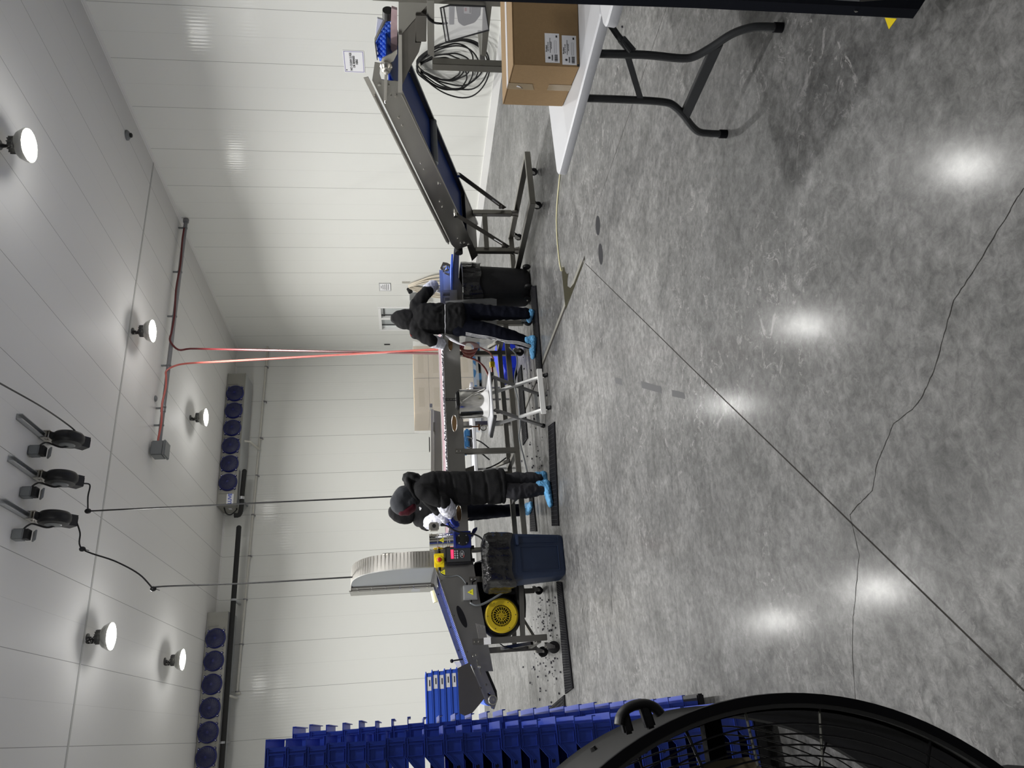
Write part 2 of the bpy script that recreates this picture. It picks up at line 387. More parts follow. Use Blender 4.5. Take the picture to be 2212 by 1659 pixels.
# right wall with the small pass-through window cut out of it
WY0, WY1, WZ0, WZ1 = 15.02, 16.03, 1.12, 1.99
rw = MB()
for a, b in (((YF, 0), (WY0, ZC)), ((WY1, 0), (YB, ZC)), ((WY0, 0), (WY1, WZ0)), ((WY0, WZ1), (WY1, ZC))):
    rw.bb((XW, a[0], a[1]), (XW+T, b[0], b[1]))
struct(rw, 'wall_right', 'panel_right')
struct(MB().bb((XL, YB, 0), (XW+T, YB+T, ZC)), 'wall_back', 'panel_back')
struct(MB().bb((XL-T, YF, 0), (XL, YB+T, ZC)), 'wall_left', 'panel_right')
struct(MB().bb((XL, YF-T, 0), (XW, YF, ZC)), 'wall_front', mat('dock_wall', (0.16, 0.165, 0.17), 0.6))
# window: frame, mullion, sill, lit white corridor wall behind it
wn = MB(); fr = 0.05
for a, b in (((XW-0.012, WY0-fr, WZ0-fr), (XW+T, WY0+0.01, WZ1+fr)), ((XW-0.012, WY1-0.01, WZ0-fr), (XW+T, WY1+fr, WZ1+fr)),
             ((XW-0.012, WY0, WZ1-0.01), (XW+T, WY1, WZ1+fr)), ((XW-0.012, WY0, WZ0-fr), (XW+T, WY1, WZ0+0.01)), ((XW-0.006, 15.47, WZ0), (XW+0.05, 15.56, WZ1))): wn.bb(a, b)
win = wn.build('window_1', 'white_paint', smooth=0); win['kind'] = 'structure'
MB().bb((XW+0.03, 15.03, 1.9), (XW+0.045, 15.46, 1.93)).bb((XW+0.03, 15.4, WZ0), (XW+0.045, 15.43, WZ1)).bb((XW+0.03, 15.86, WZ0), (XW+0.045, 15.89, WZ1)).build('window_rail', 'charcoal', win, smooth=0)
MB().bb((XW+0.05, WY0, WZ0), (XW+0.056, WY1, WZ1)).build('pane', 'glass', win, smooth=0)
bx = MB(); bx.bb((XW+0.9, WY0-1, 0.3), (XW+0.95, WY1+1.5, 2.6)).bb((XW+T, WY0-1, 2.6), (XW+0.95, WY1+1.5, 2.65)).bb((XW+T, WY0-1, 0.25), (XW+0.95, WY1+1.5, 0.3))
for yy in (15.2, 15.45, 15.62, 15.8): bx.bb((XW+0.84, yy+0.6, 0.4), (XW+0.9, yy+0.65, 2.5))
o = bx.build('wall_corridor', 'white_paint', smooth=0); o['kind'] = 'structure'
# light of the corridor beyond the small window
l = bpy.data.lights.new('corridor_light', 'AREA'); l.size = 0.5; l.energy = 9
o = bpy.data.objects.new('corridor_light', l); C.objects.link(o); o.location = (XW+0.5, 15.9, 2.5)
# trims
st = struct(MB().bb((XL, 10.30, ZC-0.004), (XW, 10.345, ZC+0.01)), 'trim_1', mat('joint_strip', (0.40, 0.40, 0.385), 0.5))
o = struct(MB().bb((XW-0.025, YF, 0), (XW, YB, 0.11)), 'baseboard_right', 'white_paint')
o = struct(MB().bb((XL, YB-0.025, 0), (XW, YB, 0.11)), 'baseboard_back', 'white_paint')
o = struct(MB().prism([(XW, YF, ZC), (XW-0.04, YF, ZC), (XW, YF, ZC-0.04)], (0, YB-YF, 0)), 'trim_2', 'panel_ceiling')
o = struct(MB().prism([(XL, YB, ZC), (XL, YB-0.03, ZC), (XL, YB, ZC-0.03)], (XW-XL, 0, 0)), 'trim_3', 'panel_ceiling')
# ------------------------------------------------------------ high bay lamps
def make_lamp(x, y, label):
    t = thing('high_bay_lamp', (x, y, ZC), label, 'lamp', 'high bay lamps under the ceiling')
    z = LAMP_Z
    MB().lathe((x, y, z), (0, 0, 1), [(0.165, -0.03), (0.172, -0.028), (0.165, 0.0), (0.135, 0.055), (0.10, 0.085), (0.075, 0.09)], 28).build('reflector', 'reflector', t)
    MB().lathe((x, y, z), (0, 0, 1), [(0.001, -0.022), (0.15, -0.022), (0.152, -0.018), (0.001, -0.016)], 28).build('lens', 'lamp_glow', t)
    d = MB().cyl((x, y, z+0.085), (x, y, z+0.15), 0.072, 0.066)
    for i in range(14):
        a = 2*math.pi*i/14; d.bar((x+0.05*math.cos(a), y+0.05*math.sin(a), z+0.12), (x+0.088*math.cos(a), y+0.088*math.sin(a), z+0.12), 0.006, 0.06)
    d.build('driver_housing', 'driver', t)
    h = MB().tube(curve([(x, y, z+0.14), (x+0.012, y, z+0.17), (x-0.012, y, z+0.19), (x, y, z+0.21)], 4), 0.007, 6).cyl((x, y, z+0.205), (x, y, ZC), 0.012, n=8).cyl((x, y, ZC-0.015), (x, y, ZC), 0.05, n=16)
    h.build('hook', 'driver', t)
    c = MB()
    for k in range(2):
        a = 0.6+k*0.5; P = []
        for j in range(22):
            q = 2*math.pi*j/11; P.append((x-0.05+0.035*math.cos(q)*math.cos(a), y-0.04+0.035*math.cos(q)*math.sin(a)-0.01*k, z+0.165+0.05*math.sin(q)+0.002*j))
        c.tube(P, 0.005, 6)
    c.tube(curve([(x, y, ZC-0.01), (x-0.03, y, ZC-0.05), (x-0.06, y-0.03, z+0.20), (x-0.02, y, z+0.15)], 5), 0.005, 6)
    c.build('power_cord', 'black', t)
    return t
LL = ['high bay lamp nearest the camera, beside the right wall, cut by the picture edge', 'high bay lamp hanging near the bend of the grey ceiling conduit', 'small distant high bay lamp in front of the right evaporator',
      'large high bay lamp over the ceiling joint strip on the left', 'distant high bay lamp in front of the left evaporator']
proto = None
for (x, y), lb in zip(LAMPS_SEEN, LL):
    if proto is None: proto = make_lamp(x, y, lb)
    else: copy_tree(proto, (x, y, ZC), label=lb)

# ------------------------------------------------------------ evaporators on the back wall
def evap(x0, x1, nf, label, plate):
    yf, z0, z1 = 16.2, 5.02, 5.40
    t = thing('evaporator', ((x0+x1)/2, yf+0.3, z0), label, 'cooling unit', 'ceiling evaporators')
    b = MB().bb((x0, yf, z0), (x1, YB-0.08, z1)); b.bb((x0-0.004, yf-0.006, z0-0.006), (x1+0.004, yf+0.02, z0+0.02)).bb((x0-0.004, yf-0.006, z1-0.02), (x1+0.004, yf+0.02, z1+0.006))
    for xx in (x0+0.26, x1-0.26, (x0+x1)/2): b.bar((xx, yf-0.008, z0+0.16), (xx, yf-0.008, z1-0.01), 0.012, 0.016)
    for i in range(nf+1): b.ell((x0+0.3+(x1-x0-0.6)*i/nf, yf-0.004, z0+0.05), (0.012, 0.006, 0.012), 6, 4).ell((x0+0.3+(x1-x0-0.6)*i/nf, yf-0.004, z1-0.05), (0.012, 0.006, 0.012), 6, 4)
    b.build('housing', 'evap', t)
    MB().prism([(x0+0.01, yf+0.02, z0), (x0+0.01, YB-0.1, z0), (x0+0.01, YB-0.1, z0-0.04), (x0+0.01, yf+0.06, z0-0.02)], (x1-x0-0.02, 0, 0)).build('drip_pan', 'alu', t)
    p = (x1-x0-0.58)/nf; fx = [x0+0.29+p*(i+0.5) for i in range(nf)]
    for k, cx in enumerate(fx):
        cz = (z0+z1)/2+0.005; r = 0.178
        g = MB().lathe((cx, yf, cz), (0, -1, 0), [(r+0.012, 0.0), (r+0.012, 0.03), (r-0.002, 0.055), (r-0.012, 0.05), (r-0.012, 0.0)], 30)
        for sx in (-1, 1):
            for sz in (-1, 1): g.bar((cx+sx*0.10, yf-0.02, cz+sz*0.10), (cx+sx*0.155, yf-0.02, cz+sz*0.155), 0.035, 0.05, up=(0, 1, 0))
        f = g.build('fan_ring', 'evap_fan', t)
        h = MB().lathe((cx, yf, cz), (0, -1, 0), [(r-0.01, 0.05), (0.11, 0.072), (0.001, 0.080)], 30).mi(1)
        for i in range(22):
            a0 = 2*math.pi*i/22
            P = [(cx+rr*math.cos(a0+0.9*(rr/r)), yf-0.05-0.033*(1-(rr/r)**2), cz+rr*math.sin(a0+0.9*(rr/r))) for rr in (0.035, 0.07, 0.10, 0.135, 0.165)]
            h.tube(P, 0.0028, 4)
        h.cyl((cx, yf-0.07, cz), (cx, yf-0.086, cz), 0.025, n=12)
        h.build('fan_guard', ['evap_dark', 'evap_fan'], f)
        for sx in (-1, 1):
            for sz in (-1, 1): MB().ell((cx+sx*0.142, yf-0.046, cz+sz*0.145), (0.010, 0.006, 0.010), 8, 5).build('screw', 'chrome', f)
    if plate:
        s = MB().bb((x0+0.03, yf-0.012, z0+0.06), (x0+0.24, yf-0.008, z0+0.20)).build('brand_plate', 'paper', t)
        text_obj('LUVE', 0.10, (x0+0.135, yf-0.0125, z0+0.13), (1, 0, 0), (0, 0, 1), 'ink_blue', s, bold=0.003)
        MB().bb((x0-0.006, yf+0.22, z0+0.14), (x0-0.003, yf+0.32, z0+0.20)).build('data_label', 'paper', t)
        MB().tube(curve([(x0+0.02, yf+0.16, z1-0.1), (x0-0.13, yf+0.15, z1-0.16), (x0-0.16, yf+0.15, z0+0.12), (x0-0.06, yf+0.16, z0+0.02), (x0-0.02, yf+0.2, z0+0.03)], 5), 0.014, 7).build('power_cable', 'black', t)
    return t
evap(4.69, 7.73, 6, 'right ceiling evaporator with six blue fans and a blue name plate', True)
evap(-0.55, 2.53, 6, 'left ceiling evaporator with blue fans running out of the picture edge', False)

# insulated refrigerant pipes under the evaporators, white condensate drain, brackets
def wallpipe(name, a, b, r, m, label, cat, yy, clamps=(), extra=None):
    p = [at_y(*q, yy) for q in (a, b)]; return p
p0 = Vector(at_y(516, 1140, 16.30)); p1 = Vector(at_y(478, 1659, 16.30))
p1 = p0+(p1-p0)*1.35
t = thing('refrigerant_pipe', (p0+p1)/2, 'long black insulated pipe running under the left evaporator', 'pipe')
MB().tube([p0, p1], 0.052, 12).ell(p0, (0.052, 0.052, 0.052)).build('insulation', 'foam', t)
for yy in (1296, 1604):
    q = Vector(at_y(505 if yy < 1400 else 481, yy, 16.30)); MB().cyl(q+Vector((-0.02, 0, 0)), q+Vector((0.02, 0, 0)), 0.058, n=14).bb(q+Vector((-0.015, 0, -0.02)), q+Vector((0.015, YB-16.30-0.002, 0.02))).build('clamp', 'alu', t)
p0 = Vector(at_y(528, 1018, 16.30)); p1 = Vector(at_y(519, 1108, 16.30))
t = thing('refrigerant_pipe', (p0+p1)/2, 'short black insulated pipe end below the right evaporator', 'pipe')
MB().tube(curve([p0, (p0+p1)/2, p1, p1+Vector((-0.05, 0.0, 0.12))], 4), 0.05, 12).ell(p0, (0.05, 0.05, 0.05)).build('insulation', 'foam', t)
q = (p0*0.35+p1*0.65); MB().cyl(q+Vector((-0.03, 0, 0)), q+Vector((0.03, 0, 0)), 0.06, n=14).bb(q+Vector((-0.015, 0, -0.02)), q+Vector((0.015, YB-16.30-0.002, 0.02))).build('clamp', 'alu', t)
a = Vector(at_y(577.7, 755, YB-0.09)); b = Vector(at_y(511.3, 1498, YB-0.09))
t = thing('drain_pipe', (a+b)/2, 'thin white drain pipe running along the top of the back wall', 'pipe')
MB().tube([a, b], 0.022, 10).tube([b+Vector((0, 0, 0.02)), b+Vector((0, 0, -0.07))], 0.026, 10).cyl(a, a+Vector((0.12, 0, 0)), 0.026, n=10).build('pipe', 'pvc', t)
for (x, y) in ((574.5, 792), (571, 867), (563, 946), (554.5, 1027), (546, 1112), (538.4, 1201), (528.5, 1294.5), (520, 1391.5), (511.5, 1494)):
    q = Vector(at_y(x, y, YB-0.09)); MB().cyl(q+Vector((-0.012, 0, 0)), q+Vector((0.012, 0, 0)), 0.03, n=10).bb(q+Vector((-0.012, 0, -0.045)), q+Vector((0.012, 0.088, -0.03))).build('clamp', 'conduit', t)
for (pa, pb, pc, lb) in (((528, 953, 16.3), (543, 954, 16.35), (560.5, 971.5, YB-0.10), 'white drain spout of the right evaporator'), ((484.5, 1503, 16.3), (497, 1503.5, 16.35), (511, 1508, YB-0.10), 'white drain spout of the left evaporator')):
    P = [Vector(at_y(*v)) for v in (pa, pb, pc)]
    P[1].z = P[0].z-0.10
    tag(MB().tube([P[0], P[1], P[2]], 0.024, 8).build('drain_spout', 'pvc'), lb, 'pipe')

# ------------------------------------------------------------ ceiling conduit with red hoses, junction box
A = Vector(at_z(401, 484, 5.30)); B = Vector(at_z(344, 956, 5.30)); A.y = B.y = (A.y+B.y)/2
cy = A.y
A = Vector((8.66, cy, 5.30)); B = Vector((at_z(344, 956, 5.30)[0], cy, 5.30))
t = thing('ceiling_conduit', (A+B)/2, 'grey conduit pipe crossing under the ceiling to a junction box', 'pipe')
MB().tube([A, B], 0.034, 12).cyl(A, A+Vector((0.055, 0, 0)), 0.05, n=12).build('pipe', 'conduit', t)
for f in (0.03, 0.25, 0.46, 0.68, 0.86, 0.93):
    q = A.lerp(B, f); MB().cyl(q+Vector((-0.01, 0, 0)), q+Vector((0.01, 0, 0)), 0.042, n=12).bb(q+Vector((-0.012, -0.012, 0)), q+Vector((0.012, 0.012, ZC-5.30-0.001))).build('clamp', 'box_grey', t)
for xx in (5.0,): MB().cyl((xx, cy, 5.30), (xx+0.10, cy, 5.30), 0.042, n=12).build('coupling', 'conduit', t)
t = thing('junction_box', (B.x-0.12, cy, 5.2), 'grey plastic junction box at the end of the ceiling conduit', 'electrical box')
MB().bb((B.x-0.24, cy-0.12, 5.20), (B.x-0.005, cy+0.12, 5.385)).build('body', 'box_grey', t, bevel=0.015)
MB().bb((B.x-0.25, cy-0.13, 5.165), (B.x+0.003, cy+0.13, 5.205)).build('lid', 'box_grey', t, bevel=0.012)
MB().bb((B.x-0.13, cy-0.01, 5.385), (B.x-0.11, cy+0.01, ZC-0.001)).build('mount', 'box_grey', t)
# the two red hoses: along the conduit, then down to the sorting line
def hose_along(x0, x1, dy, dz, drop, name, m, label, r=0.016):
    P = []
    n = 14
    for i in range(n+1):
        f = i/n; P.append((x0+(x1-x0)*f, cy+dy+0.008*math.sin(9*f), 5.30+dz+0.01*math.sin(14*f)))
    P += drop
    return tag(MB().tube(curve(P, 4), r, 8).build(name, m), label, 'hose')
zt = 1.06
d1 = [Vector((6.08, cy-0.05, 5.16)), Vector((6.06, cy-0.12, 4.95))]
e1 = Vector(at_y(957, 764, 8.72)); e2 = Vector(at_y(955, 754, 8.72))
for i in range(1, 9):
    f = i/8; d1.append(Vector(d1[1]).lerp(e1, f))
hose_along(8.5, 6.25, -0.045, 0.0, [tuple(v) for v in d1], 'air_hose', 'hose_dark', 'dark red air hose dropping from the conduit, right of the two')
d2 = [Vector((5.78, cy-0.05, 5.2)), Vector((5.80, cy-0.1, 5.0))]
for i in range(1, 9): d2.append(Vector((5.80, cy-0.1, 5.0)).lerp(e2, i/8))
hose_along(4.35, 5.70, -0.048, 0.0, [tuple(v) for v in d2], 'air_hose', 'hose_red', 'light red air hose dropping from the conduit, left of the two')

# ------------------------------------------------------------ cord reels
def reel(x, label):
    ya, yb = 7.78, 8.56
    t = thing('cord_reel', (x, 8.6, ZC), label, 'cord reel', 'black cord reels on the ceiling')
    c = MB().bb((x-0.03, ya, ZC-0.012), (x+0.03, yb, ZC)).bb((x-0.03, ya, ZC-0.06), (x-0.022, yb, ZC)).bb((x+0.022, ya, ZC-0.06), (x+0.03, yb, ZC))
    c.build('mounting_channel', 'alu', t)
    br = MB().bb((x-0.045, yb-0.28, ZC-0.12), (x-0.037, yb-0.10, ZC-0.03)).bb((x+0.037, yb-0.28, ZC-0.12), (x+0.045, yb-0.10, ZC-0.03)).bb((x-0.045, yb-0.26, ZC-0.072), (x+0.045, yb-0.08, ZC-0.062)).cyl((x-0.06, yb-0.22, ZC-0.09), (x+0.06, yb-0.22, ZC-0.09), 0.014, n=10)
    br.build('bracket', 'steel_bright', t)
    rc = Vector((x, 8.46, 5.175)); r = 0.165; dv = Vector((0, 0.79, -0.61))
    body = MB().lathe((x-0.07, rc[1], rc[2]), (1, 0, 0), [(0.001, 0.0), (0.09, 0.0), (0.14, 0.010), (r-0.008, 0.028), (r, 0.045), (r, 0.095), (r-0.008, 0.112), (0.14, 0.13), (0.09, 0.14), (0.001, 0.14)], 36)
    body.bar(rc+dv*0.08, rc+dv*0.215, 0.12, 0.13).bar((x, yb-0.22, ZC-0.09), rc-dv*0.12, 0.08, 0.03)
    body.build('housing', 'black', t)
    MB().lathe((x-0.071, rc[1], rc[2]), (-1, 0, 0), [(0.001, 0.008), (0.07, 0.008), (0.082, 0.0)], 28).build('side_label', 'box_grey', t)
    MB().bar(rc+dv*0.215, rc+dv*0.23, 0.09, 0.09).build('cord_guide', 'black_matte', t)
    MB().tube(curve([(x-0.06, rc[1]+0.05, rc[2]-0.02), (x-0.10, rc[1]-0.02, rc[2]+0.05), (x-0.085, yb-0.22, ZC-0.10), (x-0.12, 8.25, ZC-0.09), (x-0.175, 8.2, ZC-0.07)], 5), 0.010, 7).build('supply_cord', 'black', t)
    return t
REELX = (3.27, 2.82, 2.38)
r1 = reel(REELX[0], 'black cord reel, topmost in the picture, with its cord leading away to the camera')
r1c = copy_tree(r1, (REELX[1], 8.6, ZC), label='middle one of the three black ceiling cord reels')
r1d = copy_tree(r1, (REELX[2], 8.6, ZC), label='black cord reel farthest from the right wall')
for X, lb in zip(REELX, ('grey ceiling outlet box beside the reel nearest the right wall', 'grey ceiling outlet box beside the middle cord reel', 'grey ceiling outlet box beside the reel farthest from the right wall')):
    t = thing('outlet_box', (X-0.235, 8.18, ZC), lb, 'electrical box', 'ceiling outlet boxes')
    MB().bb((X-0.29, 8.125, ZC-0.11), (X-0.18, 8.235, ZC-0.002)).build('body', 'box_grey', t, bevel=0.01)
    MB().bb((X-0.285, 8.135, ZC-0.15), (X-0.185, 8.225, ZC-0.11)).build('socket', 'black', t)
    mt = Matrix.Rotation(R(35), 3, 'X'); MB().box((X-0.235, 8.24, ZC-0.172), (0.105, 0.10, 0.018), M3=mt).build('flip_lid', 'box_grey', t, bevel=0.004)
# hanging cords
x = REELX[1]; s0 = (x, 8.655, 5.025)
knee = at_y(190, 1104, 8.75)
P = curve([s0, (x-0.01, 8.70, 4.97), tuple(np.array(s0)*0.45+np.array(knee)*0.55+np.array([0.02, 0, -0.02])), knee], 6)
en = at_y(900, 1070, 8.45)
P2 = curve([knee, tuple(Vector(knee).lerp(Vector(en), 0.3)+Vector((0, 0, 0.01))), tuple(Vector(knee).lerp(Vector(en), 0.7)), en], 8)
t = tag(MB().tube(P+P2[1:], 0.0085, 7).build('hanging_cord', 'black'), 'black cord from the middle reel hanging down behind the person in the padded coat', 'cord')
MB().ell(knee, (0.03, 0.03, 0.035)).build('cord_stop', 'black', t)
x = REELX[2]; s0 = (x, 8.655, 5.025)
k1 = Vector(at_y(178, 1186, 8.6)); k2 = Vector(at_y(331, 1272, 8.9)); en = Vector(at_y(757, 1247, 8.5))
mid = Vector(at_y(248, 1212, 8.75)); mid2 = Vector(at_y(300, 1240, 8.85))
P = curve([s0, tuple(Vector(s0).lerp(k1, 0.5)+Vector((0.03, 0, 0))), k1, mid, mid2, k2], 6)+curve([k2, k2.lerp(en, 0.05)+Vector((0.02, 0, 0)), k2.lerp(en, 0.5), en, en+Vector((0, 0.05, -0.02))], 6)[1:]
t = tag(MB().tube(P, 0.0085, 7).build('hanging_cord', 'black'), 'black cord from the far reel looping down to the top of the steel hood', 'cord')
for q in (k1, k2): MB().ell(q, (0.028, 0.028, 0.033)).cyl(q+Vector((0, 0, -0.01)), q+Vector((-0.02, 0, -0.07)), 0.004, n=6).build('cord_stop', 'black', t)
a = Vector(at_z(158, 965, ZC-0.55)); a = Vector((REELX[0], 8.655, 5.025)); m_ = Vector(at_y(150, 920, 8.3)); b = Vector(at_y(0, 828, 6.6)); b2 = Vector(at_y(-120, 760, 5.4))
tag(MB().tube(curve([a, a.lerp(m_, 0.5), m_, m_.lerp(b, 0.5)+Vector((0, 0, -0.03)), b, b2], 7), 0.0085, 7).build('hanging_cord', 'black'), 'black cord from the nearest reel sagging out of the top left of the picture', 'cord')

# ceiling sensors
c = Vector(at_z(273, 292, ZC)); t = thing('smoke_detector', (c.x, c.y, ZC), 'white round detector on the ceiling near the right wall', 'detector')
MB().lathe((c.x, c.y, ZC), (0, 0, -1), [(0.075, 0), (0.075, 0.02), (0.05, 0.045), (0.032, 0.05)], 20).build('base', 'box_grey', t)
MB().lathe((c.x, c.y, ZC-0.05), (0, 0, -1), [(0.034, 0), (0.034, 0.022), (0.02, 0.032), (0.001, 0.034)], 16).build('sensor_head', 'black', t)
c = Vector(at_z(335, 861, ZC)); tag(MB().lathe((c.x, c.y, ZC), (0, 0, -1), [(0.05, 0), (0.05, 0.015), (0.03, 0.03), (0.001, 0.032)], 18).build('ceiling_sensor', 'box_grey'), 'small round sensor on the ceiling beside the grey conduit', 'detector')

# ------------------------------------------------------------ things on the right wall
def wallp(x, y, d=0.0): return Vector(at_x(x, y, XW-d))
ctr = wallp(764.5, 132.5); W_, H_ = 0.37, 0.30
a = wallp(742, 110); b = wallp(787, 155); y0, y1 = 7.98*0+min(a.y, b.y)-0.02, max(a.y, b.y)
cyy = (wallp(764, 109).y+wallp(764, 156).y)/2; czz = (wallp(742, 132).z+wallp(787, 132).z)/2; hw = abs(wallp(764, 109).y-wallp(764, 156).y)/2; hh = (wallp(742, 132).z-wallp(787, 132).z)/2
t = thing('wall_sign', (XW-0.004, cyy, czz-hh), 'white sign with purple border reading NO CLEAN LUGS OR BERRIES HERE', 'sign')
MB().bb((XW-0.006, cyy-hw, czz-hh), (XW-0.002, cyy+hw, czz+hh)).build('sheet', 'paper', t)
bd = MB(); k = 0.012
for a, b in (((-hw+k, -hh+k), (hw-k, -hh+k+0.006)), ((-hw+k, hh-k-0.006), (hw-k, hh-k)), ((-hw+k, -hh+k), (-hw+k+0.006, hh-k)), ((hw-k-0.006, -hh+k), (hw-k, hh-k))):
    bd.bb((XW-0.0075, cyy+a[0], czz+a[1]), (XW-0.0062, cyy+b[0], czz+b[1]))
bd.build('border', 'ink_purple', t)
text_obj('NO CLEAN LUGS\nOR BERRIES\nHERE', 0.041, (XW-0.0068, cyy, czz-0.0), (0, -1, 0), (0, 0, 1), 'ink', t, bold=0.0016)
MB().ell((XW-0.007, cyy+hw-0.045, czz+hh-0.035), (0.002, 0.010, 0.010)).build('emblem', 'ink', t)
cyy = (wallp(831, 611).y+wallp(831, 628).y)/2; czz = (wallp(819, 619).z+wallp(844, 619).z)/2; hw = 0.15; hh = (wallp(819, 619).z-wallp(844, 619).z)/2
t = thing('wall_notice', (XW-0.004, cyy, czz-hh), 'small white printed notice on the right wall above the white rope coil', 'sign')
MB().bb((XW-0.006, cyy-hw, czz-hh), (XW-0.002, cyy+hw, czz+hh)).build('sheet', 'paper', t)
ln = MB()
for i, wd in enumerate((0.05, 0.09, 0.10, 0.12, 0.11)): ln.bb((XW-0.0072, cyy-wd, czz+0.07-0.036*i), (XW-0.0062, cyy+wd, czz+0.08-0.036*i))
ln.build('printed_lines', 'ink', t)
fr_ = MB()
for a, b in (((-hw, -hh), (hw, -hh+0.008)), ((-hw, hh-0.008), (hw, hh)), ((-hw, -hh), (-hw+0.008, hh)), ((hw-0.008, -hh), (hw, hh))): fr_.bb((XW-0.010, cyy+a[0], czz+a[1]), (XW-0.001, cyy+b[0], czz+b[1]))
fr_.build('frame', 'alu', t)
# thermometer like black strip on the wall
q = wallp(837, 743.5); tag(MB().bb((XW-0.015, q.y-0.02, q.z-0.06), (XW-0.002, q.y+0.025, q.z+0.08)).build('wall_gauge', 'black', bevel=0.004), 'small black gauge on the right wall near the corner', 'gauge')
# black cable coil on the wall
t = thing('cable_coil', (XW-0.1, 8.5, 0.4), 'big loose coil of black cable hung on the right wall', 'cable')
rnd = random.Random(3); hk = wallp(900, 140, 0.05)
for k in range(9):
    cyc = hk.y+rnd.uniform(-0.06, 0.10)-0.02*k+0.05; ry = 0.24+0.055*k*rnd.uniform(0.7, 1.0); dr = 0.62+0.055*k*rnd.uniform(0.6, 1.1); lean = rnd.uniform(-0.12, 0.16)
    P = []
    for j in range(20):
        a = 2*math.pi*j/20; zz = math.sin(a); P.append((XW-0.03-0.012*k-0.03*rnd.random(), cyc+ry*math.cos(a)*(0.35+0.65*(0.5-0.5*zz)**0.6)+lean*(0.5-0.5*zz), hk.z-dr/2*(1-zz)))
    MB().tube(curve(P, 3, closed=True), 0.011, 6, closed=True).build('cable_loop', 'black', t)
MB().bb((XW-0.14, hk.y-0.10, hk.z-0.05), (XW-0.002, hk.y+0.05, hk.z-0.02)).build('wall_hook', 'steel_bright', t)
# white rope coil on a hook near the corner
hk = wallp(885, 624, 0.06)
t = thing('rope_coil', (XW-0.1, hk.y, 0.3), 'thick coil of cream rope on a wall hook behind the sorting line', 'rope coil')
for k in range(11):
    ry = 0.12+0.045*k; dr = 0.85+0.035*k+0.08*rnd.random(); P = []
    for j in range(18):
        a = 2*math.pi*j/18; zz = math.sin(a); P.append((XW-0.04-0.012*(k % 4), hk.y-0.10+0.03*rnd.random()+ry*math.cos(a)*(0.2+0.8*(0.5-0.5*zz)**0.5), hk.z+0.02-dr/2*(1-zz)))
    MB().tube(curve(P, 3, closed=True), 0.014, 5, closed=True).build('rope_loop', 'rope', t)
MB().cyl((XW-0.10, hk.y+0.08, hk.z-0.02), (XW-0.002, hk.y+0.08, hk.z+0.02), 0.05, n=14).build('hook_knob', 'black', t)
MB().bb((XW-0.03, hk.y-0.20, hk.z+0.01), (XW-0.002, hk.y-0.17, hk.z+0.16)).build('hook_bar', 'steel_bright', t)
q = wallp(890, 643, 0.1); tag(MB().bb((XW-0.20, q.y-0.05, q.z-0.20), (XW-0.002, q.y+0.28, q.z+0.05)).build('wall_dispenser', 'alu', bevel=0.01), 'metal dispenser on the right wall beside the rope coil', 'dispenser')

# ------------------------------------------------------------ pallet of wrapped cartons in the far corner
t = thing('pallet', (6.6, 13.9, 0), 'blue plastic pallet under the wrapped cartons', 'pallet')
pm = MB().bb((5.55, 13.5, 0.10), (7.05, 14.6, 0.15))
for xx in (5.62, 6.3, 6.98):
    for yy in (13.58, 14.05, 14.52): pm.bb((xx-0.07, yy-0.07, 0), (xx+0.07, yy+0.07, 0.10))
pm.build('deck', 'pump_blue', t)
k = 0
CL = ['top row carton nearest the wall in the wrapped stack', 'top row carton left in the wrapped stack', 'middle row carton nearest the wall, under film', 'middle row carton at the left of the wrapped stack', 'lower row carton nearest the wall', 'lower row carton at the left of the wrapped stack', 'carton at the bottom of the wrapped stack, wall side', 'carton at the bottom of the wrapped stack, left side']
for lvl in range(4):
    z0 = 0.152+lvl*0.29
    for xx, ww in ((6.31, 0.70), (5.60, 0.70)):
        t = thing('carton', (xx+ww/2, 14.0, z0), CL[(3-lvl)*2+(0 if xx > 6 else 1)], 'box', 'wrapped cartons on the pallet')
        MB().bb((xx, 13.55, z0), (xx+ww-0.005, 14.55, z0+0.285)).build('body', 'card_old', t, bevel=0.004)
        MB().bb((xx+0.1, 13.5485, z0+0.09), (xx+0.5, 13.5495, z0+0.20)).build('faded_print', mat('faded_print%d' % k, (0.36, 0.29, 0.19), 0.8), t); k += 1
fm = MB(); rows = []
for j in range(7):
    z = 0.05+j*0.21; rr = []
    for i in range(28):
        a = i/28*4; s_ = int(a); f = a-s_; cs = [(5.55, 13.5), (7.06, 13.5), (7.06, 14.6), (5.55, 14.6)]; p = cs[s_]; q = cs[(s_+1) % 4]
        wob = 0.02*math.sin(i*2.3+j*1.7)
        sag = 0.75*max(0, 0.55-z)*(1 if s_ == 3 or (s_ == 0 and f < 0.3) else 0.1)
        rr.append((p[0]+(q[0]-p[0])*f+(wob-sag if s_ in (3,) else wob), p[1]+(q[1]-p[1])*f-wob, min(z, 1.33)))
    rows.append(rr)
fm.loft(rows, cap=False)
tag(fm.build('stretch_film', 'film', smooth=60), 'clear plastic film wrapped around the cartons in the corner', 'plastic wrap')
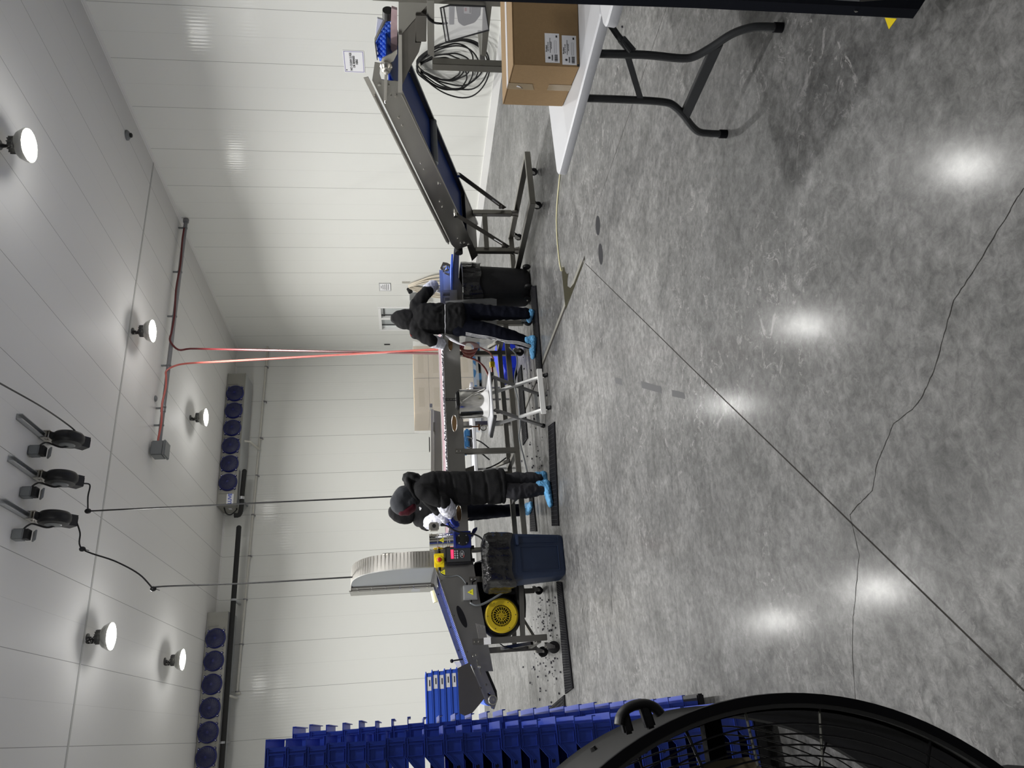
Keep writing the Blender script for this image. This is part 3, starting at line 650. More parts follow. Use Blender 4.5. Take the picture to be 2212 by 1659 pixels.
# ------------------------------------------------------------ sorting line: frame of its own (s along, t away from camera, z up)
_a = R(-3.2); ME = Vector((math.cos(_a), math.sin(_a), 0)); MN = Vector((-ME.y, ME.x, 0)); MO = Vector((0, 8.02, 0))
def W(s, t, z): return MO+ME*s+MN*t+Vector((0, 0, z))
def mpx(x, y, t): return Vector(at_plane(x, y, MO+MN*t, MN))
def msz(x, y, t):
    p = mpx(x, y, t)-MO; return p.dot(ME), p.z
def pxpoly(mb, px, t, th): return mb.prism([mpx(x, y, t) for x, y in px], MN*th)
M3M = Matrix.Rotation(_a, 3, 'Z')
def mbox(mb, a, b):
    return mb.box(W((a[0]+b[0])/2, (a[1]+b[1])/2, (a[2]+b[2])/2), (abs(b[0]-a[0]), abs(b[1]-a[1]), abs(b[2]-a[2])), M3=M3M)
def bolt(p, ax, r, parent, m='chrome', h=0.006): return MB().cyl(p, Vector(p)+Vector(ax)*h, r, r*0.75, n=10).build('bolt', m, parent)

def caster(parent, p, r=0.045, ax=None, fork='steel'):
    # p = wheel contact point on the floor
    p = Vector(p); ax = Vector(ax) if ax is not None else MN; c = p+Vector((0, 0, r))
    w_ = MB().lathe(c-ax*0.018, ax, [(0.001, 0), (r*0.8, 0), (r, 0.006), (r, 0.030), (r*0.8, 0.036), (0.001, 0.036)], 22)
    fd = ax.cross(Vector((0, 0, 1)))
    k = MB()
    for sg in (-1, 1): k.prism([c+ax*sg*0.026-fd*0.012-Vector((0, 0, 0.012)), c+ax*sg*0.026+fd*0.014-Vector((0, 0, 0.01)), c+ax*sg*0.026+fd*0.055+Vector((0, 0, r+0.012)), c+ax*sg*0.026-fd*0.01+Vector((0, 0, r+0.012))], ax*0.003*sg)
    k.cyl(c+fd*0.025+Vector((0, 0, r+0.010)), c+fd*0.025+Vector((0, 0, r+0.03)), 0.028, n=14)
    ct = MB(); ct.add(k.v, k.f); cs = ct.build('caster', fork, parent)
    w_.build('wheel', 'rubber', cs); MB().cyl(c-ax*0.03, c+ax*0.03, 0.012, n=10).build('axle', 'chrome', cs)
    return cs

t = thing('sorting_conveyor', W(3.2, 0.37, 0), 'long stainless sorting conveyor with pink stained guard and berries on its belt', 'conveyor')
SC = t
mb = MB(); mbox(mb, (1.45, 0, 0.865), (4.75, 0.006, 1.048)); mbox(mb, (1.45, -0.001, 1.044), (4.75, 0.022, 1.050)); mbox(mb, (1.45, 0, 0.862), (4.75, 0.03, 0.868))
mb.build('side_panel', 'steel', t)
mb = MB(); mbox(mb, (1.45, 0.745, 0.865), (4.9, 0.752, 1.066)); mbox(mb, (1.45, 0.735, 1.063), (4.9, 0.757, 1.070)); mb.build('side_panel', 'steel_bright', t)
mb = MB(); mbox(mb, (1.45, 0.735, 1.0), (4.75, 0.744, 1.062)); mb.build('guard_strip', 'pink_stain', t)
mb = MB(); mbox(mb, (1.45, 0.02, 1.018), (4.85, 0.735, 1.034)); mbox(mb, (1.45, 0.03, 0.90), (4.85, 0.72, 0.91)); mb.build('belt', 'plastic_white', t)
for (x, y, hl) in ((973, 743, 15.5), (981.5, 914.5, 17.5), (991.5, 1109, 16)):
    c = mpx(x, y, 0); a = hl*8.6/1657*1.02; b = 0.026
    mb = MB().prism([c-MN*0.0016+ME*a*math.cos(2*math.pi*i/28)+Vector((0, 0, b*math.sin(2*math.pi*i/28))) for i in range(28)], MN*0.001)
    hh_ = mb.build('hand_hole', 'wood', t)
    rr = [[c-MN*(0.002+0.002*(k == 1))+ME*(a+o)*math.cos(2*math.pi*i/28)+Vector((0, 0, (b+o)*math.sin(2*math.pi*i/28))) for i in range(28)] for k, o in ((0, 0.005), (1, 0.0025), (2, 0.0))]
    MB().loft(rr, cap=False).build('rim', 'steel_bright', hh_)
# legs and rails
def leg(s, tt, z0, z1, parent, plate=True, w_=0.055):
    mb = MB(); mbox(mb, (s-w_/2, tt+0.008, z0), (s+w_/2, tt+0.008+w_, z1-0.08 if plate else z1))
    if plate: mbox(mb, (s-w_/2, tt-0.006, z1-0.112), (s+w_/2, tt+0.002, z1))
    l_ = mb.build('leg', 'tube_steel', parent, bevel=0.003)
    if plate:
        for dz in (0.025, 0.065): bolt(W(s, tt-0.006, z1-dz), -MN, 0.010, l_)
    return l_
leg(2.785, 0, 0.30, 0.965, t); leg(4.33, 0, 0.10, 0.90, t); leg(4.25, 0.70, 0.10, 0.865, t, False); leg(2.70, 0.70, 0.31, 0.865, t, False)
leg(1.42, 0, 0.10, 0.88, t); leg(1.35, 0.70, 0.10, 0.86, t, False)
for tt, nm in ((0.01, 0), (0.70, 1)):
    mb = MB(); mb.bar(W(1.35, tt+0.03, 0.262), W(4.36, tt+0.03, 0.310), 0.055); mb.build('long_rail', 'tube_steel', t, bevel=0.003)
for s in (1.42, 2.785, 4.30):
    mb = MB(); mb.bar(W(s, 0.04, 0.268+0.014*(s-1.4)), W(s, 0.74, 0.268+0.014*(s-1.4)), 0.05); mb.build('cross_rail', 'tube_steel', t, bevel=0.003)
    MB().bar(W(s, 0.66, 0.45), W(s, 0.45, 0.31), 0.035).build('brace', 'tube_steel', t)
mb = MB().prism([W(2.66, 0.3, 0.865), W(2.32, 0.3, 0.865), W(2.32, 0.3, 0.86), W(2.62, 0.3, 0.74), W(2.70, 0.3, 0.74)], MN*0.3); mb.build('chute', 'steel_dark', t)
mb = MB().prism([W(2.28, 0.2, 0.32), W(2.52, 0.2, 0.30), W(2.52, 0.2, 0.28), W(2.34, 0.2, 0.24)], MN*0.3); mb.build('drip_tray', 'black', t)
caster(t, (*W(4.33, 0.0, 0)[:2], 0), 0.05); caster(t, (*W(4.27, 0.75, 0)[:2], 0), 0.05); caster(t, (*W(1.42, 0.05, 0)[:2], 0), 0.045); caster(t, (*W(1.35, 0.75, 0)[:2], 0), 0.045)
# discharge end
mb = MB(); pxpoly(mb, [(949, 583), (956.5, 583), (960, 655), (951.5, 655)], 0.0, 0.02); mb.build('head_rail', 'steel', t)
mb = MB(); pxpoly(mb, [(957, 588), (972, 588), (974, 655), (959, 655)], 0.01, 0.01); mb.build('head_plate', 'steel_bright', t)
s0, z0 = msz(972, 632, 0)
mb = MB(); pxpoly(mb, [(957.5, 632), (972, 632), (972, 636.5), (957.5, 636.5)], -0.012, 0.02); pxpoly(mb, [(961, 643), (971, 643), (971, 655), (961, 655)], -0.004, 0.006); mb.build('tensioner', 'steel_dark', t)
mb = MB(); pxpoly(mb, [(951, 579), (957, 566), (966, 567.5), (974, 572), (973, 588), (958, 590)], 0.70, 0.012); mb.build('end_plate', 'steel_dark', t)
c = mpx(964, 581, 0.0); mb = MB().prism([c+ME*q[0]+Vector((0, 0, q[1])) for q in ((0.03, 0.042), (0.045, 0), (0.03, -0.035), (-0.04, -0.042), (-0.075, -0.03), (-0.05, 0.02))], -MN*0.012)
br = mb.build('bearing_plate', 'steel', t, bevel=0.003); MB().lathe(c-MN*0.012, -MN, [(0.034, 0), (0.034, 0.012), (0.020, 0.016), (0.001, 0.018)], 20).build('bearing_cap', 'chrome', br)
bolt(c+ME*0.025+Vector((0, 0, 0.03))-MN*0.012, -MN, 0.008, br); bolt(c-ME*0.055-Vector((0, 0, 0.028))-MN*0.012, -MN, 0.008, br)
mb = MB(); pxpoly(mb, [(975, 549), (979, 549), (977, 640), (974, 640)], 0.02, 0.62); mb.build('return_belt', 'blue_belt', t)
mb = MB(); pxpoly(mb, [(981, 536), (992, 537), (991, 600), (1001, 624), (1004, 660), (976, 660), (977, 620), (980, 570)], 0.03, 0.02)
pxpoly(mb, [(981, 536), (984, 536), (980, 655), (977, 655)], 0.03, 0.55); mb.build('drip_chute', 'steel_dark', t)
# berries riding on the belt
bm_ = MB(); rb = random.Random(5)
for i in range(1300):
    s = rb.uniform(1.9, 4.5); tt = abs(rb.gauss(0.0, 0.14))+0.03
    if tt > 0.6: continue
    if rb.random() < 0.15+0.3*math.sin(s*5): continue
    r = rb.uniform(0.006, 0.0095); bm_.ell(W(s, tt, 1.034+r*0.8+rb.uniform(0, 0.012)), (r*1.1, r*1.1, r), 6, 4)
tag(bm_.build('berries_on_belt', 'berry', smooth=80), 'dark berries riding in a loose layer on the sorting belt', 'berries', kind='stuff')

# ------------------------------------------------------------ infeed machine on the left
t = thing('infeed_conveyor', W(1.0, 0.37, 0), 'stainless infeed conveyor with blue belt sloping down towards the blue lug stacks', 'conveyor')
IC = t
mb = MB(); pxpoly(mb, [(941, 1229), (1012, 1433), (1040, 1450), (1065.5, 1450), (1025, 1232), (1014, 1158), (966, 1158), (958, 1195)], -0.002, 0.006)
a_, b_ = mpx(941, 1229, 0), mpx(1012, 1433, 0); mb.bar(a_, b_, 0.022, 0.005, up=(0, 0, 1)); mb.build('side_panel', 'steel', t)
mb = MB().prism([mpx(936, 1268, 0.75), mpx(997, 1439, 0.75), mpx(1012, 1439, 0.75), mpx(952, 1268, 0.75)], MN*0.006)
mb.bar(mpx(936, 1268, 0.75), mpx(997, 1439, 0.75), 0.03, 0.005); mb.build('side_panel', 'steel_bright', t)
for (x, y) in ((954, 1254), (981, 1330), (1009, 1408)): bolt(mpx(x, y, -0.002), -MN, 0.008, t, 'steel_dark')
for (x, y) in ((947, 1284), (973, 1355), (990, 1405)): bolt(mpx(x, y, 0.745), -MN, 0.009, t, 'steel_dark')
# ribbed belt
P0, P1 = mpx(943, 1229, 0.02), mpx(1015, 1437, 0.02); mb = MB(); d = P1-P0; nn = 58
mb.prism([P0-Vector((0, 0, 0.012)), P1-Vector((0, 0, 0.012)), P1-Vector((0, 0, 0.03)), P0-Vector((0, 0, 0.03))], MN*0.72)
mb.build('belt', 'blue_belt', t)
mb = MB()
for i in range(nn):
    p = P0+d*((i+0.5)/nn)-Vector((0, 0, 0.008)); mb.bar(p, p+MN*0.72, 0.007, 0.007)
mb.build('belt_ribs', 'gear_blue', t)
tag(t.children[-1], kind='stuff') if False else None
# black oval disc painted as the shade in an opening, name plate, guard plate
c = mpx(997.5, 1332, -0.003); u_ = (mpx(1006, 1353, 0)-mpx(989, 1312, 0)); mb = MB(); u1 = u_.normalized(); u2 = MN.cross(u1)
mb.prism([c+u1*0.115*math.cos(2*math.pi*i/28)+u2*0.032*math.sin(2*math.pi*i/28) for i in range(28)], -MN*0.0015); mb.build('oval_opening_shade', 'black_matte', t)
q = [mpx(1027, 1346, -0.002), mpx(1048, 1352, -0.002), mpx(1051, 1388, -0.002), mpx(1035, 1386, -0.002)]
dp = MB().prism(q, -MN*0.003).build('data_plate', 'steel_bright', t, bevel=0.001)
ln = MB()
for i in range(1, 6):
    f = i/6; a = q[0].lerp(q[1], f).lerp(q[3].lerp(q[2], f), 0.06+0.1*(i % 2)); b = q[0].lerp(q[1], f).lerp(q[3].lerp(q[2], f), 0.93); ln.bar(a-MN*0.0035, b-MN*0.0035, 0.003, 0.001, up=MN)
ln.build('engraving', 'steel_dark', dp)
mb = MB(); pxpoly(mb, [(989, 1443), (1013.5, 1431), (1048, 1507), (1034, 1524), (1012, 1550), (993, 1541)], -0.014, 0.005); mb.build('guard_plate', 'steel_dark', t)
mb = MB(); pxpoly(mb, [(1016, 1432), (1034, 1432), (1043, 1437), (1069, 1498), (1073, 1514), (1058, 1524), (1050, 1519)], -0.030, 0.012)
mb.bar(mpx(1018, 1433, -0.034), mpx(1052, 1515, -0.034), 0.008, 0.012); mb.build('tail_plate', 'steel', t)
mb = MB(); pxpoly(mb, [(1042, 1446), (1054, 1448), (1073, 1492), (1075, 1512), (1066, 1522)], 0.0, 0.70); mb.build('return_belt', 'black', t)
c = mpx(1058, 1511, 0.02); mb = MB().lathe(c, MN, [(0.001, 0), (0.055, 0), (0.055, 0.66), (0.001, 0.66)], 24)
for i in range(22):
    a = 2*math.pi*i/22; o_ = (ME*math.cos(a)+Vector((0, 0, math.sin(a))))*0.056; mb.bar(c+o_, c+o_+MN*0.66, 0.007, 0.007)
mb.build('tail_roller', 'blue_belt', t)
c = mpx(1064, 1512, -0.030); mb = MB().lathe(c, -MN, [(0.045, 0), (0.045, 0.016), (0.036, 0.020), (0.034, 0.012), (0.018, 0.012), (0.018, 0.024), (0.001, 0.026)], 24)
mb.prism([c+ME*q[0]+Vector((0, 0, q[1])) for q in ((0.078, 0.022), (0.06, 0.048), (-0.03, -0.035), (-0.085, -0.012), (-0.075, 0.018), (0.01, 0.03))], -MN*0.006)
br = mb.build('bearing', 'steel', t); bolt(c+ME*0.062+Vector((0, 0, 0.028))-MN*0.006, -MN, 0.010, br); bolt(c-ME*0.07-Vector((0, 0, -0.005))-MN*0.006, -MN, 0.010, br)
for (x, y) in ((1023.5, 1445), (1038.5, 1486), (1050, 1479)): bolt(mpx(x, y, -0.036), -MN, 0.011, t, 'steel_dark')
mb = MB(); pxpoly(mb, [(1018, 1413), (1033, 1408), (1037, 1420), (1022, 1426)], -0.036, 0.008); pl = mb.build('take_up_bracket', 'steel', t)
for (x, y) in ((1022.5, 1417), (1029, 1414.5)): bolt(mpx(x, y, -0.036), -MN, 0.010, pl)
MB().tube([mpx(1030, 1424, -0.04), mpx(1040, 1457, -0.04)], 0.005, 7).ell(mpx(1035, 1441, -0.04), (0.016, 0.008, 0.016), 8, 6).build('take_up_screw', 'chrome', t)
# legs, rails
leg(0.815, 0, 0.12, 0.875, t, w_=0.06)
mb = MB(); mbox(mb, (0.782, -0.009, 0.692), (0.848, 0.072, 0.762)); mb.build('white_sticker', 'paper', t)
leg(0.75, 0.70, 0.12, 0.78, t, False, w_=0.06)
MB().bar(W(0.80, 0.05, 0.365), W(1.42, 0.05, 0.34), 0.05).build('rail', 'tube_steel', t, bevel=0.003)
MB().bar(W(0.76, 0.74, 0.365), W(1.36, 0.74, 0.34), 0.05).build('rail', 'tube_steel', t, bevel=0.003)
MB().bar(W(0.79, 0.05, 0.20), W(0.76, 0.72, 0.20), 0.045).build('cross_rail', 'tube_steel', t, bevel=0.003)
MB().bar(W(0.79, 0.10, 0.22), W(1.15, 0.45, 0.36), 0.03).build('brace', 'tube_steel', t)
MB().bar(W(0.76, 0.62, 0.52), W(0.78, 0.35, 0.23), 0.035).build('brace', 'tube_steel', t)
caster(t, (*W(0.715, 0.02, 0)[:2], 0), 0.06); caster(t, (*W(0.70, 0.74, 0)[:2], 0), 0.055)
# blower
c = mpx(1083, 1330, 0.03); mb = MB().lathe(c+MN*0.005, MN, [(0.001, 0), (0.185, 0), (0.205, 0.03), (0.215, 0.08), (0.215, 0.16), (0.20, 0.2), (0.001, 0.2)], 40)
mb.tube(curve([c+Vector((0, 0, -0.20))+MN*0.10-ME*0.02, c+Vector((0, 0, -0.215))+MN*0.10+ME*0.15, c+Vector((0, 0, -0.20))+MN*0.10+ME*0.33], 5), 0.062, 14)
mb.build('blower_housing', 'black', t)
g = MB().lathe(c-MN*0.005, -MN, [(0.168, -0.01), (0.170, 0.012), (0.155, 0.020), (0.107, 0.016), (0.105, 0.008), (0.105, -0.002)], 48)
gg = g.build('blower_cover', 'blower_yellow', t)
MB().lathe(c-MN*0.002, -MN, [(0.001, 0), (0.108, 0.0)], 32).build('inlet_shade', 'black_matte', gg)  # black disc stands in for the shade inside the inlet
g = MB()
for rr in (0.022, 0.05, 0.085):
    g.tube([c-MN*0.018+ME*rr*math.cos(2*math.pi*i/32)+Vector((0, 0, rr*math.sin(2*math.pi*i/32))) for i in range(32)], 0.0022, 5, closed=True)
for i in range(40):
    a = 2*math.pi*i/40; dr = ME*math.cos(a)+Vector((0, 0, math.sin(a))); r0 = 0.085 if i % 4 else 0.005; g.bar(c-MN*0.018+dr*(0.048 if i % 2 == 0 and i % 4 else r0), c-MN*0.016+dr*0.112, 0.0042, 0.003, up=MN)
for i in range(16):
    a = 2*math.pi*(i+0.5)/16; dr = ME*math.cos(a)+Vector((0, 0, math.sin(a))); g.bar(c-MN*0.018+dr*0.022, c-MN*0.018+dr*0.052, 0.003, 0.003, up=MN)
g.build('inlet_grille', 'blower_yellow', gg)
for i in range(6):
    a = 2*math.pi*i/6+math.pi/2; bolt(c-MN*0.02+ME*0.142*math.cos(a)+Vector((0, 0, 0.142*math.sin(a))), -MN, 0.006, gg, 'steel_dark')
c2 = mpx(1085, 1366, 0.3); MB().prism([mpx(1060, 1372, 0.25), mpx(1066, 1379, 0.25), mpx(1085, 1383, 0.25), mpx(1101, 1378, 0.25), mpx(1105, 1372, 0.25), mpx(1094, 1375, 0.25), mpx(1075, 1376, 0.25), mpx(1065, 1371, 0.25)], MN*0.12).build('mounting_foot', 'grey_paint', t)
mb = MB(); mbox(mb, (1.2, 0.18, 0.36), (1.62, 0.62, 0.80)); mbox(mb, (1.1, 0.3, 0.70), (1.55, 0.6, 0.86)); mb.build('machine_underside', 'black_matte', t, bevel=0.01)
MB().cyl(W(1.28, 0.12, 0.40), W(1.28, 0.12, 0.62), 0.03, n=12).cyl(W(1.36, 0.10, 0.40), W(1.36, 0.10, 0.55), 0.022, n=12).build('pipe_elbow', 'black', t)
MB().tube(curve([mpx(1060, 1379, 0.2), mpx(1072, 1384, 0.2), mpx(1088, 1396, 0.15), mpx(1105, 1401, 0.1), mpx(1125, 1403, 0.08), mpx(1138, 1396, 0.06)], 5), 0.006, 6).build('power_cord', 'black', t)
MB().cyl(mpx(939, 1275, 0.9), mpx(945, 1300, 0.9), 0.05, n=14).build('roller_end', 'pale_yellow', t)
mb = MB().tube([mpx(1000, 1424, 0.5), mpx(980, 1427, 0.5)], 0.008, 8).ell(mpx(976, 1428, 0.5), (0.02, 0.02, 0.02), 8, 6); mb.build('knob_rod', 'black', t)
MB().prism([mpx(981, 1430, 0.5), mpx(993, 1429, 0.5), mpx(997, 1436, 0.5), mpx(988, 1443, 0.5)], MN*0.002).build('hang_tag', 'paper', t)

# ------------------------------------------------------------ steel hood standing over the belt
X0, X1 = 1.56, 1.74
prof = [at_x(*q, X0)[1:] for q in ((945, 1226), (880, 1228), (840, 1233), (800, 1240), (775, 1247), (765, 1254), (758, 1262))]
prof = [(p.x, p.y) for p in curve([(7.955, 1.18, 0), (7.945, 1.35, 0), (7.945, 1.5, 0), (7.985, 1.69, 0), (8.09, 1.88, 0), (8.25, 2.005, 0), (8.45, 2.08, 0), (8.70, 2.115, 0)], 5)]
back = [(9.36, 2.165), (9.40, 1.17)]
t = thing('air_hood', (1.65, 8.6, 1.17), 'tall curved stainless hood with grey flexible side rising above the infeed belt', 'machine hood')
mb = MB(); n = len(prof)
for k in range(n-1):
    a, b = prof[k], prof[k+1]; mb.add([(X0, a[0], a[1]), (X1, a[0]+0.02, a[1]), (X1, b[0]+0.03, b[1]), (X0, b[0], b[1])], [(0, 1, 2, 3)])
mb.add([(X0, 8.70, 2.115), (X1, 8.73, 2.115), (X1, 9.36, 2.165), (X0, 9.36, 2.165)], [(0, 1, 2, 3)]).add([(X0, 9.36, 2.165), (X1, 9.36, 2.165), (X1, 9.40, 1.17), (X0, 9.40, 1.17)], [(0, 1, 2, 3)])
mb.bb((X1-0.002, 8.0, 1.05), (X1+0.004, 9.4, 1.75))
mb.build('curved_shell', 'steel_bright', t, smooth=60)
side = [(X0+0.003, y, z) for y, z in prof]+[(X0+0.003, 8.80, 2.10), (X0+0.003, 8.82, 1.26), (X0+0.003, 8.70, 1.16)]
MB().prism(side, (0.004, 0, 0)).build('flexible_side', 'grey_vinyl', t, smooth=0)
for k, yy in enumerate((8.86, 9.00)):
    fl = MB().bb((X0-0.012, yy-0.05, 1.24), (X0+0.006, yy+0.05, 2.12)).build('flange_strip', 'steel_dark', t, bevel=0.002)
    for j in range(6): bolt((X0-0.012, yy, 1.28+0.155*j), (-1, 0, 0), 0.011, fl)
MB().bb((X0-0.004, 9.06, 1.20), (X0+0.006, 9.36, 2.16)).build('back_panel', 'steel', t)
MB().bb((X0-0.006, 9.1, 1.36), (X0-0.004, 9.3, 1.46)).build('tape_patch', 'tape_silver', t)
MB().prism([mpx(938, 1226, 0.0), mpx(944, 1228, 0.0), mpx(944, 1275, 0.6), mpx(938, 1262, 0.75), mpx(930, 1258, 0.7)], MN*0.01).build('hood_base', 'black', t)
mb = MB(); pxpoly(mb, [(931, 1186), (938, 1186), (946, 1228), (975, 1232), (1024, 1232), (1014, 1186)], 0.012, 0.01); mb.build('base_plate', 'steel', t)
# ------------------------------------------------------------ drive motor, controls
def warn(parent, p, sz, ax, up=(0, 0, 1), bolt_=True):
    ax = Vector(ax); up = Vector(up); r_ = up.cross(ax); p = Vector(p)
    o = MB().prism([p+up*sz*0.6, p-up*sz*0.4-r_*sz*0.55, p-up*sz*0.4+r_*sz*0.55], ax*0.0012).build('warning_triangle', 'warn_yellow', parent)
    q = p+ax*0.0014
    MB().prism([q+up*sz*0.34+r_*sz*0.06, q-up*sz*0.02-r_*sz*0.10, q-up*sz*0.02, q-up*sz*0.26-r_*sz*0.02, q+up*sz*0.06+r_*sz*0.10, q+up*sz*0.05], ax*0.0006).build('warning_symbol', 'ink', o)
    return o
t = thing('gear_motor', W(1.80, -0.12, 0.84), 'steel gear motor with blue gearbox on the near side of the sorting line', 'motor')
c0 = W(1.80, -0.11, 0.0); z0, z1 = 1.03, 1.275
mb = MB().lathe(c0, (0, 0, 1), [(0.001, z0), (0.088, z0), (0.088, z0+0.04), (0.083, z0+0.045), (0.083, z1-0.03), (0.088, z1-0.03), (0.088, z1-0.02), (0.084, z1-0.02), (0.084, z1), (0.001, z1)], 36)
for k in range(3): mb.lathe(c0, (0, 0, 1), [(0.0835, z0+0.06+0.05*k), (0.0875, z0+0.062+0.05*k), (0.0835, z0+0.066+0.05*k)], 36)
mb.build('motor_body', 'chrome', t)
mb = MB(); c = c0+Vector((0, 0, 0.94)); mb.box(c+Vector((0, 0, -0.005)), (0.17, 0.15, 0.165), M3=M3M); mb.lathe(c, (0, 0, 1), [(0.10, 0.07), (0.10, 0.09), (0.085, 0.095)], 28)
g = mb.build('gearbox', 'gear_blue', t, bevel=0.006)
MB().lathe(c-MN*0.075, -MN, [(0.064, 0), (0.064, 0.008), (0.050, 0.012), (0.001, 0.012)], 28).build('gearbox_cover', 'black', g)
for a in (45, 135, 225, 315): bolt(c-MN*0.083+ME*0.052*math.cos(R(a))+Vector((0, 0, 0.052*math.sin(R(a)))), -MN, 0.009, g)
warn(t, c0-MN*0.0845+Vector((0, 0, 1.15)), 0.045, -MN)
b = MB(); cb = W(1.945, -0.16, 1.225); b.box(cb, (0.085, 0.075, 0.10), M3=M3M); bo = b.build('terminal_box', 'steel_bright', t, bevel=0.012)
MB().cyl(cb-MN*0.038, cb-MN*0.06, 0.02, n=10).build('cable_gland', 'black', bo)
P = [mpx(952, 1135, -0.2), mpx(966, 1136, -0.2), mpx(982, 1146, -0.2), mpx(1000, 1151, -0.19), mpx(1020, 1153, -0.19), mpx(1038, 1161, -0.19), mpx(1045, 1173, -0.19), mpx(1042, 1186, -0.19), mpx(1033, 1191, -0.17), mpx(1020, 1192, -0.15)]
MB().tube(curve(P, 5), 0.009, 7).build('motor_cable', 'black', t)
t = thing('control_box', W(1.66, -0.10, 0.84), 'black drive controller box with red display and keypad', 'control box')
cp = W(1.655, -0.085, 0.985); mb = MB().box(cp, (0.165, 0.15, 0.26), M3=M3M); mb.build('body', 'black', t, bevel=0.012)
fp = cp-MN*0.0765
mb = MB().box(fp, (0.15, 0.006, 0.245), M3=M3M); fcp = mb.build('face', 'charcoal', t, bevel=0.008); fp = fp-MN*0.004
def fbox(dx, dz, w_, h_, m, nm, parent, th=0.002): return MB().box(fp+ME*dx+Vector((0, 0, dz))-MN*th/2, (w_, th, h_), M3=M3M).build(nm, m, parent)
fbox(0.005, 0.065, 0.088, 0.026, 'led', 'display', t)
for i in range(4):
    for j in range(2): MB().ell(fp+ME*(-0.033+0.022*i)+Vector((0, 0, 0.035-0.024*j)), (0.0085, 0.004, 0.0085), 10, 6).build('key', 'tape_silver', t)
lg = MB()
for k in (0,): lg.tube([fp+ME*0.034*math.cos(2*math.pi*i/24)+Vector((0, 0, -0.035+0.020*math.sin(2*math.pi*i/24))) for i in range(24)], 0.0016, 4, closed=True)
lg.build('maker_emblem', 'tape_silver', t); text_obj('KB', 0.024, fp+Vector((0, 0, -0.035))-MN*0.001, ME, (0, 0, 1), 'paper', t)
MB().prism([fp+ME*x+Vector((0, 0, z)) for x, z in ((-0.034, -0.05), (-0.01, -0.058), (-0.008, -0.050), (-0.03, -0.042))], -MN*0.001).build('emblem_swoosh', 'red', t)
MB().cyl(W(1.73, -0.09, 0.855), W(1.73, -0.09, 0.82), 0.02, n=12).build('cable_gland', 'black', t); MB().cyl(W(1.60, -0.09, 0.855), W(1.60, -0.09, 0.82), 0.02, n=12).build('cable_gland', 'black', t)
MB().cyl(W(1.62, -0.09, 1.115), W(1.62, -0.09, 1.145), 0.02, n=12).build('cable_gland', 'black', t)
MB().tube(curve([mpx(1034, 1191, -0.12), mpx(1045, 1193, -0.05), mpx(1044, 1208, 0.0), mpx(1035, 1213, 0.02), mpx(1026, 1216, 0.03)], 5), 0.006, 6).build('cable_loop', 'cable_grey', t)
t = thing('emergency_stop', W(1.61, -0.10, 1.1), 'yellow emergency stop box with red mushroom button', 'emergency stop')
ec = W(1.612, -0.10, 1.18); MB().box(ec, (0.135, 0.07, 0.10), M3=M3M).build('body', 'yellow', t, bevel=0.006)
MB().lathe(ec-MN*0.035, -MN, [(0.042, 0), (0.040, 0.004), (0.022, 0.006)], 24).build('collar', 'yellow', t)
MB().lathe(ec-MN*0.038, -MN, [(0.014, 0), (0.014, 0.02), (0.022, 0.022), (0.023, 0.032), (0.015, 0.038), (0.001, 0.039)], 22).build('button', 'red', t)
for sx in (-1, 1): MB().cyl(ec+ME*0.066*sx, ec+ME*0.10*sx, 0.016, n=12).build('cable_gland', 'black', t)
MB().tube(curve([ec+ME*0.1, ec+ME*0.125+Vector((0, 0, 0.004)), ec+ME*0.15+Vector((0, 0, -0.03))+MN*0.02, ec+ME*0.155+Vector((0, 0, -0.08))+MN*0.05], 4), 0.006, 6).build('cable', 'cable_grey', t)
P = [ec-ME*0.1, mpx(950, 1237, -0.09), mpx(960, 1244, -0.05), mpx(975, 1245, -0.03), mpx(988, 1243, -0.03), mpx(998, 1249, -0.03), mpx(1008, 1262, -0.03)]
MB().tube(curve(P, 4), 0.006, 6).build('cable', 'cable_grey', t)
warn(IC, mpx(957, 1236, -0.003), 0.05, -MN)
t = thing('isolator_box', W(1.26, -0.05, 0.8), 'silver electrical box with yellow warning triangle on the infeed panel', 'electrical box')
ic = mpx(1016, 1280, -0.045); MB().box(ic, (0.145, 0.06, 0.14), M3=M3M).build('body', 'alu', t, bevel=0.005)
MB().box(ic-MN*0.032, (0.13, 0.008, 0.125), M3=M3M).build('lid', 'alu', t, bevel=0.003)
warn(t, ic-MN*0.037-Vector((0, 0, 0.002)), 0.058, -MN)
for dz in (0.035, -0.02): MB().cyl(ic+ME*0.07+Vector((0, 0, dz)), ic+ME*0.10+Vector((0, 0, dz)), 0.013, n=10).build('cable_gland', 'black', t)
MB().cyl(ic-ME*0.07-Vector((0, 0, 0.0)), ic-ME*0.10-Vector((0, 0, 0.0)), 0.013, n=10).build('cable_gland', 'black', t)
MB().tube(curve([ic+ME*0.10-Vector((0, 0, 0.02)), mpx(1025, 1255, -0.02), mpx(1032, 1249, 0.02), mpx(1042, 1246, 0.1)], 4), 0.006, 6).build('cable', 'black', t)
P = [ic-ME*0.10, mpx(1018, 1303, -0.05), mpx(1028, 1307, -0.05), mpx(1042, 1305, -0.04), mpx(1060, 1296, -0.03), mpx(1085, 1281, -0.02), mpx(1105, 1269, 0.0), mpx(1125, 1258, 0.03), mpx(1140, 1248, 0.06)]
MB().tube(curve(P, 5), 0.011, 8).build('conduit_cable', 'cable_grey', t)

